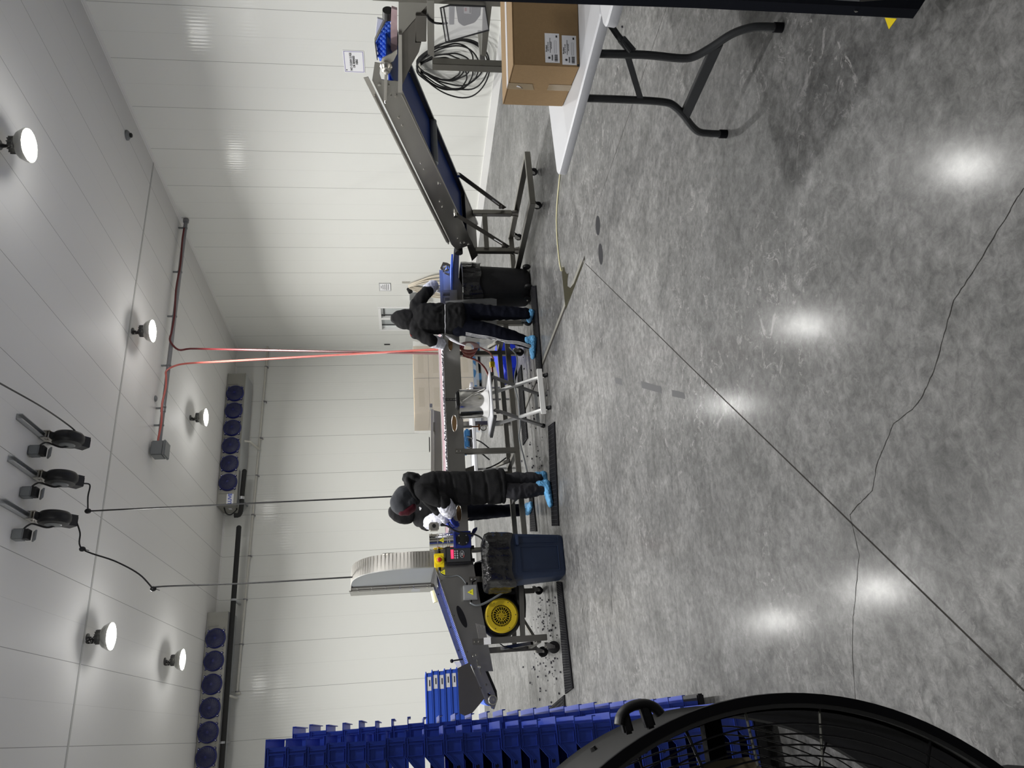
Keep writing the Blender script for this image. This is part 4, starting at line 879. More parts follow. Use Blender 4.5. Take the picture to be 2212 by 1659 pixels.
# ------------------------------------------------------------ machinery beyond the sorting line
t = thing('rear_conveyor', (3.3, 10.3, 0), 'second stainless conveyor standing behind the sorting line', 'conveyor')
def ybox(px, Y, d, nm, m, parent, bevel=0.0):
    P = [Vector(at_y(x, y, Y)) for x, y in px]; return MB().prism(P, (0, d, 0)).build(nm, m, parent, bevel=bevel)
ybox([(930.5, 884), (936.5, 884), (938, 1060), (931, 1060)], 9.95, 0.02, 'top_rail', 'steel_bright', t)
ybox([(937, 886), (953, 890), (956, 1060), (938, 1060)], 10.0, 0.5, 'body', 'steel', t)
ybox([(928, 872), (934, 872), (934, 880), (928, 880)], 9.97, 0.1, 'rail_end', 'steel', t)
ybox([(926.5, 943), (928.5, 945), (929, 973), (927, 975)], 10.1, 0.05, 'black_handle', 'black', t)
ybox([(936, 912), (940, 912), (940, 930), (936, 930)], 9.93, 0.05, 'roller_bracket', 'steel_dark', t)
for X in (4.0, 2.2): MB().bb((X-0.03, 10.15, 0), (X+0.03, 10.21, 1.02)).build('leg', 'tube_steel', t)
for k, (x0, x1, y0, y1, lb) in enumerate(((1003, 1016, 925, 943, 'blue pump body under the line, right one of the two'), (1003, 1015, 949, 966, 'blue pump body under the line, left one of the two'))):
    p = Vector(at_y(x0, y0, 9.6)); q = Vector(at_y(x1, y1, 9.6)); t = thing('pump', ((p.x+q.x)/2, 9.8, q.z-0.02), lb, 'pump', 'blue pumps under the line')
    MB().bb((p.x, 9.6, p.z), (q.x, 9.95, q.z)).build('body', 'pump_blue', t, bevel=0.02); MB().bb((p.x-0.01, 9.62, q.z-0.03), (q.x+0.01, 9.93, q.z)).build('base', 'black', t)
    MB().tube(curve([(q.x, 9.6, q.z+0.04), (q.x-0.05, 9.55, q.z-0.03), (q.x-0.12, 9.5, q.z-0.13), (q.x-0.22, 9.5, q.z-0.24)], 4), 0.010, 6).build('hose', 'black', t)
# small white side table carrying the pumps
p = Vector(at_y(1017, 910, 9.55)); zt_ = p.z-0.01
t = thing('side_table', (3.6, 9.8, 0), 'small white table behind the line under the pumps', 'table')
MB().bb((3.05, 9.5, zt_-0.045), (4.35, 10.02, zt_-0.005)).build('top', 'plastic_white', t, bevel=0.006)
for X in (3.12, 4.28):
    for Y in (9.56, 9.96): MB().cyl((X, Y, 0), (X, Y, zt_-0.045), 0.015, n=8).build('leg', 'grey_paint', t)
t = thing('valve_pipe', Vector(at_y(1040, 921, 8.5)), 'short white and copper pipe with valve hanging below the line', 'pipe')
_a0 = Vector(at_y(1000, 921.5, 8.5)); _a0.z = 0.905
MB().cyl(_a0, at_y(1019, 921.5, 8.5), 0.016, n=10).build('pipe', 'pvc', t); MB().cyl(at_y(1018, 921.5, 8.5), at_y(1033, 921.5, 8.5), 0.009, n=8).build('stem', 'copper', t)
MB().bb(Vector(at_y(1033, 916, 8.5)), Vector(at_y(1037, 928, 8.5))+Vector((0, 0.03, 0))).build('valve', 'copper', t)
c = Vector(at_y(1044, 924, 8.5)); MB().tube([c+Vector((0.035*math.cos(a/10*5.2), 0, 0.035*math.sin(a/10*5.2))) for a in range(11)], 0.006, 6).build('hook', 'steel_dark', t)
# coiled pink air hose hanging by the leg, hose on the floor, yellow coupler
t = thing('air_hose_coil', W(4.3, 0.5, 0.7), 'coiled pinkish red air hose hanging under the conveyor', 'hose')
for k in range(5):
    c = mpx(1013, 748+2*k, 0.45+0.03*k); P = [c+ME*(0.055+0.012*k)*math.cos(2*math.pi*j/16)+Vector((0, 0, (0.12-0.012*k)*math.sin(2*math.pi*j/16))) for j in range(16)]
    MB().tube(curve(P, 2, closed=True), 0.009, 6, closed=True).build('loop', 'hose_pink' if k % 2 else 'hose_red', t)
MB().tube(curve([mpx(1034, 749, 0.5), mpx(1046, 755, 0.5), mpx(1058, 762, 0.5), mpx(1066, 775, 0.5)], 5), 0.010, 7).build('hose_end', 'hose_pink', t)
P = [mpx(1000, 768, 0.6), mpx(1018, 774, 0.6), mpx(1033, 781, 0.6), mpx(1046, 793, 0.6), mpx(1053, 806, 0.6), mpx(1058, 818, 0.6), mpx(1062, 826, 0.6)]
tag(MB().tube(curve(P, 5), 0.012, 7).build('air_hose', 'hose_red'), 'red air hose looping under the conveyor behind the step stool', 'hose')
t = thing('hose_coupler', mpx(1067, 788, 0.6), 'yellow hose coupler on a grey wand under the conveyor', 'coupler')
MB().cyl(mpx(1063, 775, 0.6), mpx(1063, 784, 0.6), 0.026, n=14).build('wand', 'cable_grey', t)
MB().cyl(mpx(1063, 783, 0.6), mpx(1063, 793, 0.6), 0.034, 0.03, n=14).build('knob', 'yellow', t); MB().tube(curve([mpx(1063, 793, 0.6), mpx(1064, 810, 0.6), mpx(1063, 820, 0.6), mpx(1061, 826, 0.6)], 4), 0.014, 8).build('tail', 'hose_red', t)
# blue crate on the floor beyond the line
Yc = 9.15; P = [at_y(1074, 737, Yc), at_y(1119, 741, Yc), at_y(1120, 792, Yc), at_y(1090, 800, Yc), at_y(1088, 790, Yc)]
t = thing('blue_tub', (4.55, 9.4, 0), 'bright blue plastic tub on the floor behind the conveyor', 'tub')
zb = 0.03
MB().prism([at_y(x, y, Yc) for x, y in ((1073, 735), (1118, 738), (1120, 793), (1092, 801), (1088, 790), (1080, 762))], (0, 0.5, 0)).build('body', 'crate_blue', t, bevel=0.008)
MB().bb((4.30, Yc+0.02, 0.0), (4.6, Yc+0.48, at_y(1119, 765, Yc)[2]+0.02)).build('base', 'black', t)

# thin grey cable on the floor rails
P = [mpx(1100, 750, 0.0), mpx(1114, 765, -0.02), mpx(1117, 785, -0.02), mpx(1112, 810, -0.01), mpx(1113, 838, -0.01), mpx(1120, 870, -0.02), mpx(1124, 920, -0.02), mpx(1121, 945, -0.02), mpx(1131, 985, -0.02), mpx(1141, 1030, -0.03)]
tag(MB().tube(curve(P, 4), 0.008, 6).build('power_cable', 'cable_grey'), 'grey cable running along the lower rail of the sorting conveyor', 'cable')
tag(MB().tube(curve([mpx(1050, 1012, 0.4), mpx(1060, 1009, 0.4), mpx(1078, 1000, 0.3), mpx(1093, 989, 0.2)], 4), 0.008, 6).build('power_cable', 'black'), 'black cable hanging under the line left of the coat', 'cable')
# pale belt pieces and clear bin seen between the line and the blue bin
t = thing('blue_scoop', mpx(1025, 1143, 0.5), 'dark blue plastic scoop behind the gear motor', 'scoop')
MB().prism([mpx(1015, 1158, 0.45), mpx(1022, 1142, 0.45), mpx(1031, 1138, 0.45), mpx(1031, 1144, 0.45), mpx(1020, 1160, 0.45)], MN*0.2).build('blade', 'gear_blue', t, bevel=0.004)
# ------------------------------------------------------------ incline conveyor on the right (runs along Y, rising towards the camera)
def xp(px, X, d, nm, m, parent, bevel=0.0, smooth=30):
    return MB().prism([at_x(x, y, X) for x, y in px], (d, 0, 0)).build(nm, m, parent, bevel=bevel, smooth=smooth)
XA, XB = 5.05, 5.60
t = thing('incline_conveyor', (5.33, 6.3, 0), 'stainless incline conveyor with blue belt rising to the right on a castered frame', 'conveyor')
INC = t
def zb_(Y): return 1.470-0.3345*(Y-4.95)
pl = MB().prism([at_x(x, y, XA) for x, y in ((809.5, 134.7), (804, 173.6), (975, 528), (986, 540), (1022, 527), (1002, 488), (871, 200), (860, 176), (824, 172), (820, 160), (822, 137))], (0.006, 0, 0))
pl = pl.build('side_plate', 'steel', t, smooth=0)
a, b = Vector(at_x(810, 205, XA-0.03)), Vector(at_x(970, 524, XA-0.03))
MB().bar(a+Vector((0, 0, 0.006)), b+Vector((0, 0, 0.006)), 0.05, 0.012).build('top_flange', 'steel_bright', pl, bevel=0.002)
a, b = Vector(at_x(868, 205, XA-0.004)), Vector(at_x(1003, 489, XA-0.004)); MB().bar(a, b, 0.012, 0.008).build('bottom_flange', 'steel_bright', pl)
for (x, y, r) in ((861, 253, .010), (869, 270, .010), (909, 352, .010), (916, 365, .010), (949, 397, .018), (950, 435, .010), (956, 447, .010), (984, 460, .020), (989, 515, .010), (995, 525, .010), (856, 206, .016), (819, 182, .016), (845, 206, .008), (840, 183, .008), (1003, 525, .014), (1012, 528, .014)):
    MB().cyl(Vector(at_x(x, y, XA)), Vector(at_x(x, y, XA))-Vector((0.012, 0, 0)), r, r*0.8, n=10).build('bolt', 'chrome', pl)
def yz(Y, dz): return (Y, zb_(Y)+dz)
fp_ = [(XB, 4.75, zb_(4.75)), (XB, 7.62, zb_(7.62)), (XB, 7.80, zb_(7.80)+0.08), (XB, 7.6, zb_(7.6)+0.24), (XB, 5.6, zb_(5.6)+0.24), (XB, 4.95, zb_(4.95)+0.12)]
fp2 = MB().prism(fp_, (0.006, 0, 0)).build('side_plate', 'steel_dark', t, smooth=0)
MB().bar((XB-0.01, 4.75, zb_(4.75)), (XB-0.01, 7.62, zb_(7.62)), 0.03, 0.006).build('bottom_flange', 'steel', fp2)
MB().bar((XA-0.02, 4.85, zb_(4.85)+0.262), (XA-0.02, 7.2, zb_(7.2)+0.262), 0.006, 0.04).build('guard_lip', 'steel_bright', pl)
for Y in (5.1, 5.13, 5.2, 5.32): MB().cyl((XB-0.002, Y, zb_(Y)+0.05), (XB-0.004, Y, zb_(Y)+0.05), 0.006, n=8).build('screw', 'paper', fp2)
MB().prism([(XA+0.01, 4.75, zb_(4.75)+0.05), (XA+0.01, 7.05, zb_(7.05)+0.05), (XA+0.01, 7.05, zb_(7.05)+0.062), (XA+0.01, 4.75, zb_(4.75)+0.062)], (XB-XA-0.015, 0, 0)).build('return_belt', 'belt', t)
MB().prism([(XA+0.01, 5.2, zb_(5.2)+0.19), (XA+0.01, 7.5, zb_(7.5)+0.19), (XA+0.01, 7.5, zb_(7.5)+0.202), (XA+0.01, 5.2, zb_(5.2)+0.202)], (XB-XA-0.015, 0, 0)).build('carry_belt', 'blue_belt', t)
Yr = 5.93; MB().cyl((XA+0.01, Yr, zb_(Yr)+0.02), (XB-0.005, Yr, zb_(Yr)+0.02), 0.035, n=18).build('support_roller', 'cable_grey', t)
MB().prism([(XA+0.006, 7.02, zb_(7.02)), (XA+0.006, 7.5, zb_(7.5)), (XA+0.006, 7.62, zb_(7.62)+0.10), (XA+0.006, 7.1, zb_(7.1)+0.06)], (XB-XA-0.01, 0, 0)).build('tail_guard', 'steel_dark', t)
MB().cyl((XA-0.02, 7.42, zb_(7.42)+0.20), (XB+0.01, 7.42, zb_(7.42)+0.20), 0.045, n=18).build('tail_roller', 'black', t)
# supports
def strut(X, a, b, parent):
    A_, B_ = Vector(at_x(*a, X)), Vector(at_x(*b, X)); o = MB().bar(A_, B_, 0.008, 0.055).build('strut', 'steel_dark', parent, bevel=0.002)
    c = A_.lerp(B_, 0.72); d = A_.lerp(B_, 0.88)
    MB().bar(c-Vector((0.006, 0, 0)), d-Vector((0.006, 0, 0)), 0.002, 0.014).build('slot', 'paper', o)
    MB().cyl(A_+Vector((0.01, 0, 0)), A_-Vector((0.03, 0, 0)), 0.02, n=12).build('pivot_bolt', 'chrome', o); MB().cyl(B_.lerp(A_, 0.1)+Vector((0.01, 0, 0)), B_.lerp(A_, 0.1)-Vector((0.04, 0, 0)), 0.022, n=12).build('clamp_bolt', 'steel_dark', o)
strut(XA-0.015, (984, 463), (1098, 534), t); strut(XB+0.0, (990, 376), (1090, 450), t)
for X, Y, zt_ in ((5.09, 7.45, 0.69), (5.57, 7.38, 0.66)):
    o = MB().box((X, Y, (0.20+zt_)/2), (0.06, 0.06, zt_-0.20)).build('leg', 'tube_steel', t, bevel=0.004)
    MB().box((X, Y, 0.17), (0.045, 0.045, 0.09)).cyl((X, Y, 0.12), (X, Y, 0.19), 0.05, 0.035, n=14).build('leg_foot', 'steel_dark', o)
MB().bar((5.09, 7.42, 0.52), (5.57, 7.38, 0.52), 0.055).build('cross_bar', 'tube_steel', t, bevel=0.004)
for X, y1 in ((5.005, 8.0), (5.64, 8.0)): MB().bar((X, 6.47, 0.13), (X, y1, 0.13), 0.06).build('base_rail', 'tube_steel', t, bevel=0.004)
MB().bar((4.975, 6.45, 0.13), (5.67, 6.45, 0.13), 0.06).build('base_rail', 'tube_steel', t, bevel=0.004)
MB().bar((5.0, 7.97, 0.13), (5.64, 7.97, 0.13), 0.06).build('base_rail', 'tube_steel', t, bevel=0.004)
for X, Y in ((5.09, 6.60), (5.56, 6.62), (5.05, 7.9), (5.6, 7.9)): caster(t, (X, Y, 0), 0.042, ax=Vector((0.9, 0.3, 0)).normalized(), fork='chrome')
MB().tube([(5.2, 7.7, 0.16), (5.1, 7.15, 0.5)], 0.011, 8).build('gas_strut', 'steel_dark', t)
# head end: take-up screw, bearing, guard
c = Vector(at_x(834, 141, XA-0.02))
h = MB().lathe(c, (-1, 0, 0), [(0.05, 0), (0.05, 0.02), (0.042, 0.03), (0.035, 0.06), (0.02, 0.065), (0.02, 0.09), (0.001, 0.095)], 22).build('head_bearing', 'steel_bright', t)
MB().prism([at_x(x, y, XA-0.015) for x, y in ((822, 137), (826, 124), (846, 115), (858, 106), (858, 114), (850, 130), (838, 136), (838, 152), (826, 156))], (-0.01, 0, 0)).build('bearing_bracket', 'steel_bright', t)
MB().bar(at_x(834, 160, XA-0.03), at_x(832, 216, XA-0.03), 0.025).build('take_up_bar', 'steel_bright', t, bevel=0.003)
MB().cyl(at_x(833, 150, XA-0.03), at_x(832, 222, XA-0.03), 0.008, n=8).build('take_up_screw', 'chrome', t)
# ------------------------------------------------------------ packing machine at the right edge: bumpy feed belt, hopper, frame
t = thing('packing_machine', (5.3, 4.4, 0), 'stainless packing machine with hopper and bumpy blue feed belt at the top of the incline', 'machine')
PK = t
MB().prism([at_x(x, y, 5.45) for x, y in ((843, 40), (838, 39), (812, 92), (820, 132), (843, 132))], (0.02, 0, 0)).build('feed_belt', 'feed_blue', t)
g = MB()
for i in range(5):
    for j in range(8):
        y = 44+j*11+(i % 2)*5; x = 841-i*5.5
        if x < 812+(92-y)*0.48 if y < 92 else x < 815+(y-92)*0.1: continue
        g.ell(at_x(x, y, 5.445), (0.012, 0.018, 0.018), 8, 6)
g.build('belt_bumps', 'feed_blue', t)
MB().prism([at_x(x, y, 5.40) for x, y in ((838, 38), (811, 92), (816, 130), (814, 130), (809, 92), (835, 36))], (0.05, 0, 0)).build('belt_edge_frame', 'steel_dark', t)
MB().prism([at_x(x, y, 5.50) for x, y in ((815, 40), (833, 45), (810, 88))], (0.02, 0, 0)).build('wing_guard', 'paper', t)
MB().cyl(at_x(838, 22, 5.42), at_x(838, 38, 5.42), 0.045, n=18).build('drive_drum', 'black', t)
MB().prism([at_x(x, y, 5.35) for x, y in ((846, 18), (858, 22), (858, 112), (844, 112), (844, 60))], (0.03, 0, 0)).build('berry_guard', 'pink_stain', t)
MB().prism([at_x(x, y, 5.0) for x, y in ((861, 5), (923, 5), (922, 12), (866, 75), (861, 75))], (0.01, 0, 0)).build('hopper_side', 'steel', t, smooth=0)
MB().prism([at_x(x, y, 5.02) for x, y in ((866, 75), (922, 12), (922, 34), (900, 34), (897, 92), (910, 92), (905, 112), (888, 142), (868, 186), (868, 76))], (0.25, 0, 0)).build('hopper_chute', 'steel_dark', t, smooth=0)
MB().prism([at_x(x, y, 4.97) for x, y in ((861, 75), (868, 75), (869, 200), (860, 200))], (0.05, 0, 0)).build('hopper_rail', 'steel_bright', t, smooth=0)
MB().prism([at_x(x, y, 4.98) for x, y in ((898, 33), (922, 33), (921, 91), (899, 91))], (0.2, 0, 0)).build('hinged_box', 'steel_dark', t, bevel=0.004)
MB().prism([at_x(x, y, 4.96) for x, y in ((922, 0), (938, 0), (938, 125), (924, 117))], (0.06, 0, 0)).build('frame_rail', 'steel', t, bevel=0.003)
def vpost(X, Y, z0, z1, w_=0.07, m='tube_steel', nm='post'): return MB().bb((X, Y-w_/2, z0), (X+w_, Y+w_/2, z1)).build(nm, m, t, bevel=0.004)
vpost(4.97, 4.66, 0.0, 1.22); vpost(4.97, 4.03, 0.0, 1.68, 0.06); vpost(5.9, 4.5, 0.0, 1.2)
MB().prism([at_x(x, y, 5.0) for x, y in ((1045, 0), (1064, 0), (1050, 122), (1040, 122))], (0.06, 0, 0)).build('lower_rail', 'tube_steel', t, bevel=0.003)
MB().bar(at_x(1036, 70, 5.9), at_x(1042, 124, 5.2), 0.04).build('cross_rail', 'tube_steel', t, bevel=0.003)
MB().prism([at_x(x, y, 5.7) for x, y in ((970, 8), (983, 8), (981, 54), (970, 54))], (0.2, 0, 0)).build('control_cabinet', 'alu', t, bevel=0.004)
MB().prism([at_x(x, y, 5.7) for x, y in ((984, 12), (1040, 12), (1038, 34), (1026, 50), (1002, 58), (990, 50))], (0.15, 0, 0)).build('dark_drive_unit', 'drum_grey', t, bevel=0.008)
q = MB().prism([at_x(x, y, 5.68) for x, y in ((1002, 12), (1018, 13), (1018, 29), (1002, 28))], (-0.006, 0, 0)).build('unit_label', 'paper', t)
MB().prism([at_x(x, y, 5.67) for x, y in ((1004, 17), (1008, 17), (1008, 24), (1004, 24))], (-0.002, 0, 0)).build('label_mark', 'red', q)
MB().prism([at_x(x, y, 5.67) for x, y in ((1014, 14), (1017, 14), (1017, 28), (1014, 28))], (-0.002, 0, 0)).build('label_bar', 'ink', q)
pan = [(951.5, 17), (963, 91), (1056, 65), (1048, 14), (972, 11)]
MB().prism([at_x(x, y, 4.94) for x, y in pan], (0.006, 0, 0)).build('clear_guard', 'acrylic', t, smooth=0)
MB().tube([at_x(x, y, 4.94) for x, y in pan], 0.007, 6, closed=True).tube([at_x(958, 15, 4.94), at_x(970, 90, 4.94)], 0.006, 6).build('guard_edge', 'ink', t)
MB().tube(curve([at_x(922, 33, 4.95), at_x(927, 42, 4.95), at_x(938, 49, 4.95), at_x(955, 51, 4.95), at_x(966, 50, 5.3)], 5), 0.008, 6).build('cable', 'black', t)

# ------------------------------------------------------------ round black bin with bag under the line end
def bagmesh(c, prof, n, seed, amp, nm, m, parent, sq=0.0):
    rr = random.Random(seed); ph = [rr.uniform(0, 6.28) for _ in range(6)]; rings = []
    for j, (r, z) in enumerate(prof):
        ring = []
        for i in range(n):
            a = 2*math.pi*i/n; w_ = amp*(0.4*math.sin(5*a+ph[0]+j*0.5)+0.35*math.sin(9*a+ph[1]-j*0.3)+0.3*math.sin(17*a+ph[2]+j*0.15)+0.25*math.sin(29*a+ph[3]))*min(1, 0.35+0.2*j)
            ca, sa = math.cos(a), math.sin(a); q = 1.0 if not sq else 1/(abs(ca)**sq+abs(sa)**sq)**(1/sq)
            zz = z+(0.014*math.sin(3*a+ph[4])+0.012*math.sin(7*a+ph[5]))*(1 if j >= len(prof)-2 else 0)
            ring.append(Vector((c[0]+(r*q+w_)*ca, c[1]+(r*q+w_)*sa, zz)))
        rings.append(ring)
    return MB().loft(rings, cap=False).build(nm, m, parent, smooth=50)
cx, cy_ = 4.80, 7.80
t = thing('black_bin', (cx, cy_, 0), 'round black wheeled bin with a black bag under the end of the line', 'bin')
BH = 0.80; r0, r1 = 0.225, 0.262
b = MB().lathe((cx, cy_, 0), (0, 0, 1), [(0.001, 0.03), (r0-0.02, 0.015), (r0, 0.04), (r0+0.004, 0.10), (r1, BH-0.06), (r1+0.018, BH-0.05), (r1+0.02, BH), (r1, BH+0.004), (r1-0.01, BH), (r1-0.012, BH-0.3), (r0-0.01, 0.05), (0.001, 0.05)], 44)
b.build('body', 'rubber', t, smooth=45)
for dx in (-0.13, 0.14):
    MB().lathe((cx+dx-0.015, cy_-0.235, 0.045), (1, 0, 0), [(0.001, 0), (0.04, 0), (0.045, 0.006), (0.045, 0.026), (0.001, 0.032)], 18).build('wheel', 'black', t)
w_ = MB().lathe((cx-0.205, cy_-0.09, 0.045), (-0.9, -0.4, 0), [(0.001, 0), (0.04, 0), (0.045, 0.006), (0.045, 0.026), (0.001, 0.032)], 18).build('wheel', 'black', t); MB().ell((cx-0.235, cy_-0.10, 0.045), (0.012,)*3, 8, 6).build('axle_cap', 'chrome', w_)
bagmesh((cx, cy_), [(0.15, BH-0.12), (0.24, BH-0.03), (r1+0.008, BH+0.014), (r1+0.036, BH+0.006), (r1+0.036, BH-0.05), (r1+0.030, BH-0.09), (r1+0.034, BH-0.13), (r1+0.028, BH-0.17), (r1+0.030, BH-0.21)], 90, 4, 0.012, 'bin_bag', 'bag', t)
# ------------------------------------------------------------ square blue bin with bag
cx, cy_ = 1.50, 7.49
t = thing('blue_bin', (cx, cy_, 0), 'dark blue square waste bin with a black bag beside the padded coat worker', 'bin')
def rrect(w_, d_, z, rad=0.05, n=6):
    P = []
    for k, (sx, sy) in enumerate(((1, 1), (-1, 1), (-1, -1), (1, -1))):
        for i in range(n+1):
            a = R(90*k+90*i/n); P.append(Vector((cx+sx*(w_/2-rad)+rad*math.cos(a), cy_+sy*(d_/2-rad)+rad*math.sin(a), z)))
    return P
bw, bh_ = 0.395, 0.70
MB().loft([rrect(bw-0.02, bw-0.02, 0.0, 0.06), rrect(bw, bw, 0.02, 0.07), rrect(bw+0.055, bw+0.055, bh_-0.18, 0.06), rrect(bw+0.08, bw+0.08, bh_-0.17, 0.06), rrect(bw+0.09, bw+0.09, bh_, 0.05), rrect(bw+0.06, bw+0.06, bh_, 0.05), rrect(bw-0.04, bw-0.04, 0.05, 0.05)], cap=True).build('body', 'bin_blue', t, smooth=45)
pr = MB()
for (x0, x1, z0, z1) in ((-0.15, 0.08, 0.06, 0.42), (0.12, 0.18, 0.05, 0.46), (-0.17, 0.19, 0.468, 0.478)):
    yy = cy_-bw/2-0.008; k = 0.005
    if x1-x0 > 0.3: pr.bar((cx+x0, cy_-bw/2-0.024, z0), (cx+x1, cy_-bw/2-0.024, z0), 0.006); continue
    for a, b in (((x0, z0), (x1, z0)), ((x1, z0), (x1, z1)), ((x1, z1), (x0, z1)), ((x0, z1), (x0, z0))):
        pr.bar((cx+a[0], cy_-bw/2-0.004-0.027*a[1]/0.5, a[1]), (cx+b[0], cy_-bw/2-0.004-0.027*b[1]/0.5, b[1]), 0.007, 0.005)
pr.build('moulded_ribs', 'bin_blue', t)
MB().box((cx+0.14, cy_-bw/2-0.045, bh_-0.245), (0.10, 0.05, 0.03)).build('handle', 'bin_blue', t, bevel=0.006)
MB().bb((cx-0.1, cy_-bw/2-0.037, 0.50), (cx+0.1, cy_-bw/2-0.036, 0.501)).build('seam', 'ink', t)
bagmesh((cx-0.02, cy_), [(0.12, bh_-0.1), (0.19, bh_-0.02), (0.215, bh_+0.055), (0.250, bh_+0.062), (0.268, bh_+0.02), (0.262, bh_-0.02), (0.270, bh_-0.06), (0.260, bh_-0.10), (0.268, bh_-0.14), (0.262, bh_-0.19)], 96, 9, 0.013, 'bin_bag', 'bag', t, sq=5)
# ------------------------------------------------------------ step stool with steel bucket
t = thing('folding_stand', (3.17, 7.42, 0), 'white and grey folding stand on crossed legs holding the steel bucket', 'folding stand')
def P3(x, y, Y): return Vector(at_y(x, y, Y))
top = [P3(1054, 793, 7.20), P3(1062.5, 894, 7.20), P3(1051.6, 932, 7.66), None]; top[3] = top[0]+(top[2]-top[1]); zt_ = 0.615
top = [Vector((p.x, p.y, zt_)) for p in top]
ZT = zt_
top = [Vector((3.44, 7.22, zt_)), Vector((2.91, 7.20, zt_)), Vector((2.86, 7.66, zt_)), Vector((3.39, 7.68, zt_))]
MB().prism(top, (0, 0, -0.018)).build('top', 'plastic_white', t, bevel=0.006)
MB().bar(top[1]+Vector((0, 0, -0.03)), top[2]+Vector((0, 0, -0.03)), 0.03, 0.03).build('edge_rail', 'charcoal', t)
MB().bar(top[0]+Vector((-0.03, 0.02, -0.035)), top[3]+Vector((-0.03, -0.02, -0.035)), 0.03, 0.03).build('edge_rail', 'charcoal', t)
def sleg(a, b, m):
    a, b = Vector(a), Vector(b); o = MB().bar(a+(b-a)*0.06, b, 0.024, 0.038).build('leg', m, t, bevel=0.003); MB().bar(a, a+(b-a)*0.07, 0.028, 0.042).build('rubber_foot', 'rubber', o); return o
sleg((3.36, 7.19, 0), (3.33, 7.60, zt_-0.03), 'white_paint'); sleg((2.99, 7.19, 0), (2.96, 7.60, zt_-0.03), 'white_paint')
sleg((3.32, 7.64, 0), (3.37, 7.24, zt_-0.03), 'grey_paint'); sleg((2.95, 7.63, 0), (2.99, 7.23, zt_-0.03), 'grey_paint')
MB().bar((2.92, 7.195, 0.085), (3.43, 7.195, 0.085), 0.02, 0.055).build('foot_bar', 'white_paint', t, bevel=0.003)
MB().bar((2.95, 7.60, 0.075), (3.33, 7.60, 0.075), 0.018, 0.035).build('foot_bar', 'alu', t); MB().bar((2.97, 7.28, zt_-0.07), (3.36, 7.28, zt_-0.07), 0.02, 0.035).build('top_bar', 'grey_paint', t)
cx, cy_ = 3.16, 7.46; zb = ZT+0.001; hB = 0.315; rB = 0.158
t = thing('steel_bucket', (cx, cy_, zb), 'shiny stainless steel bucket standing on the folding stand', 'bucket')
MB().lathe((cx, cy_, zb), (0, 0, 1), [(0.001, 0.008), (rB-0.03, 0.008), (rB-0.028, 0.0), (rB-0.018, 0.002), (rB-0.008, 0.02), (rB, hB-0.01), (rB+0.008, hB-0.006), (rB+0.008, hB), (rB-0.002, hB), (rB-0.012, 0.02), (0.001, 0.012)], 56).build('body', 'chrome', t, smooth=45)
hp = [(cx-0.0+0.165*math.sin(q), cy_-0.165*math.cos(q)*0.999, 0) for q in (0,)]
A_ = Vector((cx-0.04, cy_-0.155, zb+hB-0.02)); B_ = Vector((cx+0.155, cy_+0.02, zb+hB-0.03)); C_ = Vector((cx+0.13, cy_-0.12, zb+0.04))
MB().tube(curve([A_, A_.lerp(C_, 0.5)+Vector((0, -0.02, 0)), C_, C_.lerp(B_, 0.5)+Vector((0.03, 0, 0)), B_], 6), 0.004, 6).build('bail_handle', 'chrome', t)
MB().ell(A_, (0.018, 0.01, 0.014), 8, 6).build('handle_ear', 'steel', t)
t = thing('black_squeegee', (cx, cy_-0.08, zb+hB), 'black brush head with perforated handle resting on the bucket rim', 'tool')
MB().bb((cx-0.085, cy_-0.16, zb+hB+0.001), (cx+0.085, cy_-0.02, zb+hB+0.035)).build('head', 'black', t, bevel=0.012)
MB().tube([(cx+0.0, cy_-0.1, zb+hB+0.03), (cx+0.005, cy_-0.1, zb+hB+0.145)], 0.006, 6).tube([(cx+0.022, cy_-0.1, zb+hB+0.03), (cx+0.024, cy_-0.1, zb+hB+0.145)], 0.004, 6).box((cx+0.012, cy_-0.1, zb+hB+0.07), (0.024, 0.006, 0.006)).box((cx+0.012, cy_-0.1, zb+hB+0.10), (0.024, 0.006, 0.006)).box((cx+0.013, cy_-0.1, zb+hB+0.14), (0.03, 0.01, 0.012)).build('handle', 'black', t)
# ------------------------------------------------------------ folding banquet tables and carton at the right
t = thing('folding_table', (2.8, 2.4, 0), 'white plastic folding table with dark wishbone legs carrying the carton', 'table')
ZTB = 0.76; X0, Y0, Y1 = 2.36, 1.92, 2.86; X1 = 4.2; th = 0.042
def tabletop(x0, y0, x1, y1, rad, parent, z=ZTB):
    def rr(ins, zz):
        P = []
        for k, (cx_, cy2) in enumerate(((x1, y1), (x0, y1), (x0, y0), (x1, y0))):
            sx = -1 if cx_ == x1 else 1; sy = -1 if cy2 == y1 else 1
            for i in range(7):
                a = R(90*k+15*i); P.append(Vector((cx_+sx*rad+(rad-ins)*math.cos(a), cy2+sy*rad+(rad-ins)*math.sin(a), zz)))
        return P
    MB().loft([rr(0.022, z-th), rr(0.004, z-th), rr(0, z-th+0.008), rr(0.003, z-0.006), rr(0.010, z)], cap=True).build('top', 'plastic_white', parent, smooth=35)
tabletop(X0, Y0, X1, Y1, 0.05, t)
LX = 2.43
def tpath(px): return [Vector(at_x(x, y, LX)) for x, y in px]
r_ = 0.0165
fy = 1.997; ny = 2.60
pA = curve([(LX, at_x(1290, 116, LX)[1], ZTB-th)]+tpath([(1340, 117), (1400, 119), (1470, 126), (1500, 122), (1535, 103), (1580, 74), (1620, 60), (1650, 58), (1672, 59)]), 5)
pB = curve([(LX, at_x(1263, 212, LX)[1], ZTB-th)]+tpath([(1320, 214), (1390, 217), (1437, 221), (1455, 228), (1475, 247), (1495, 273), (1510, 285), (1530, 288), (1548, 289)]), 5)
for P in (pA, pB): P[-1].z = 0.03
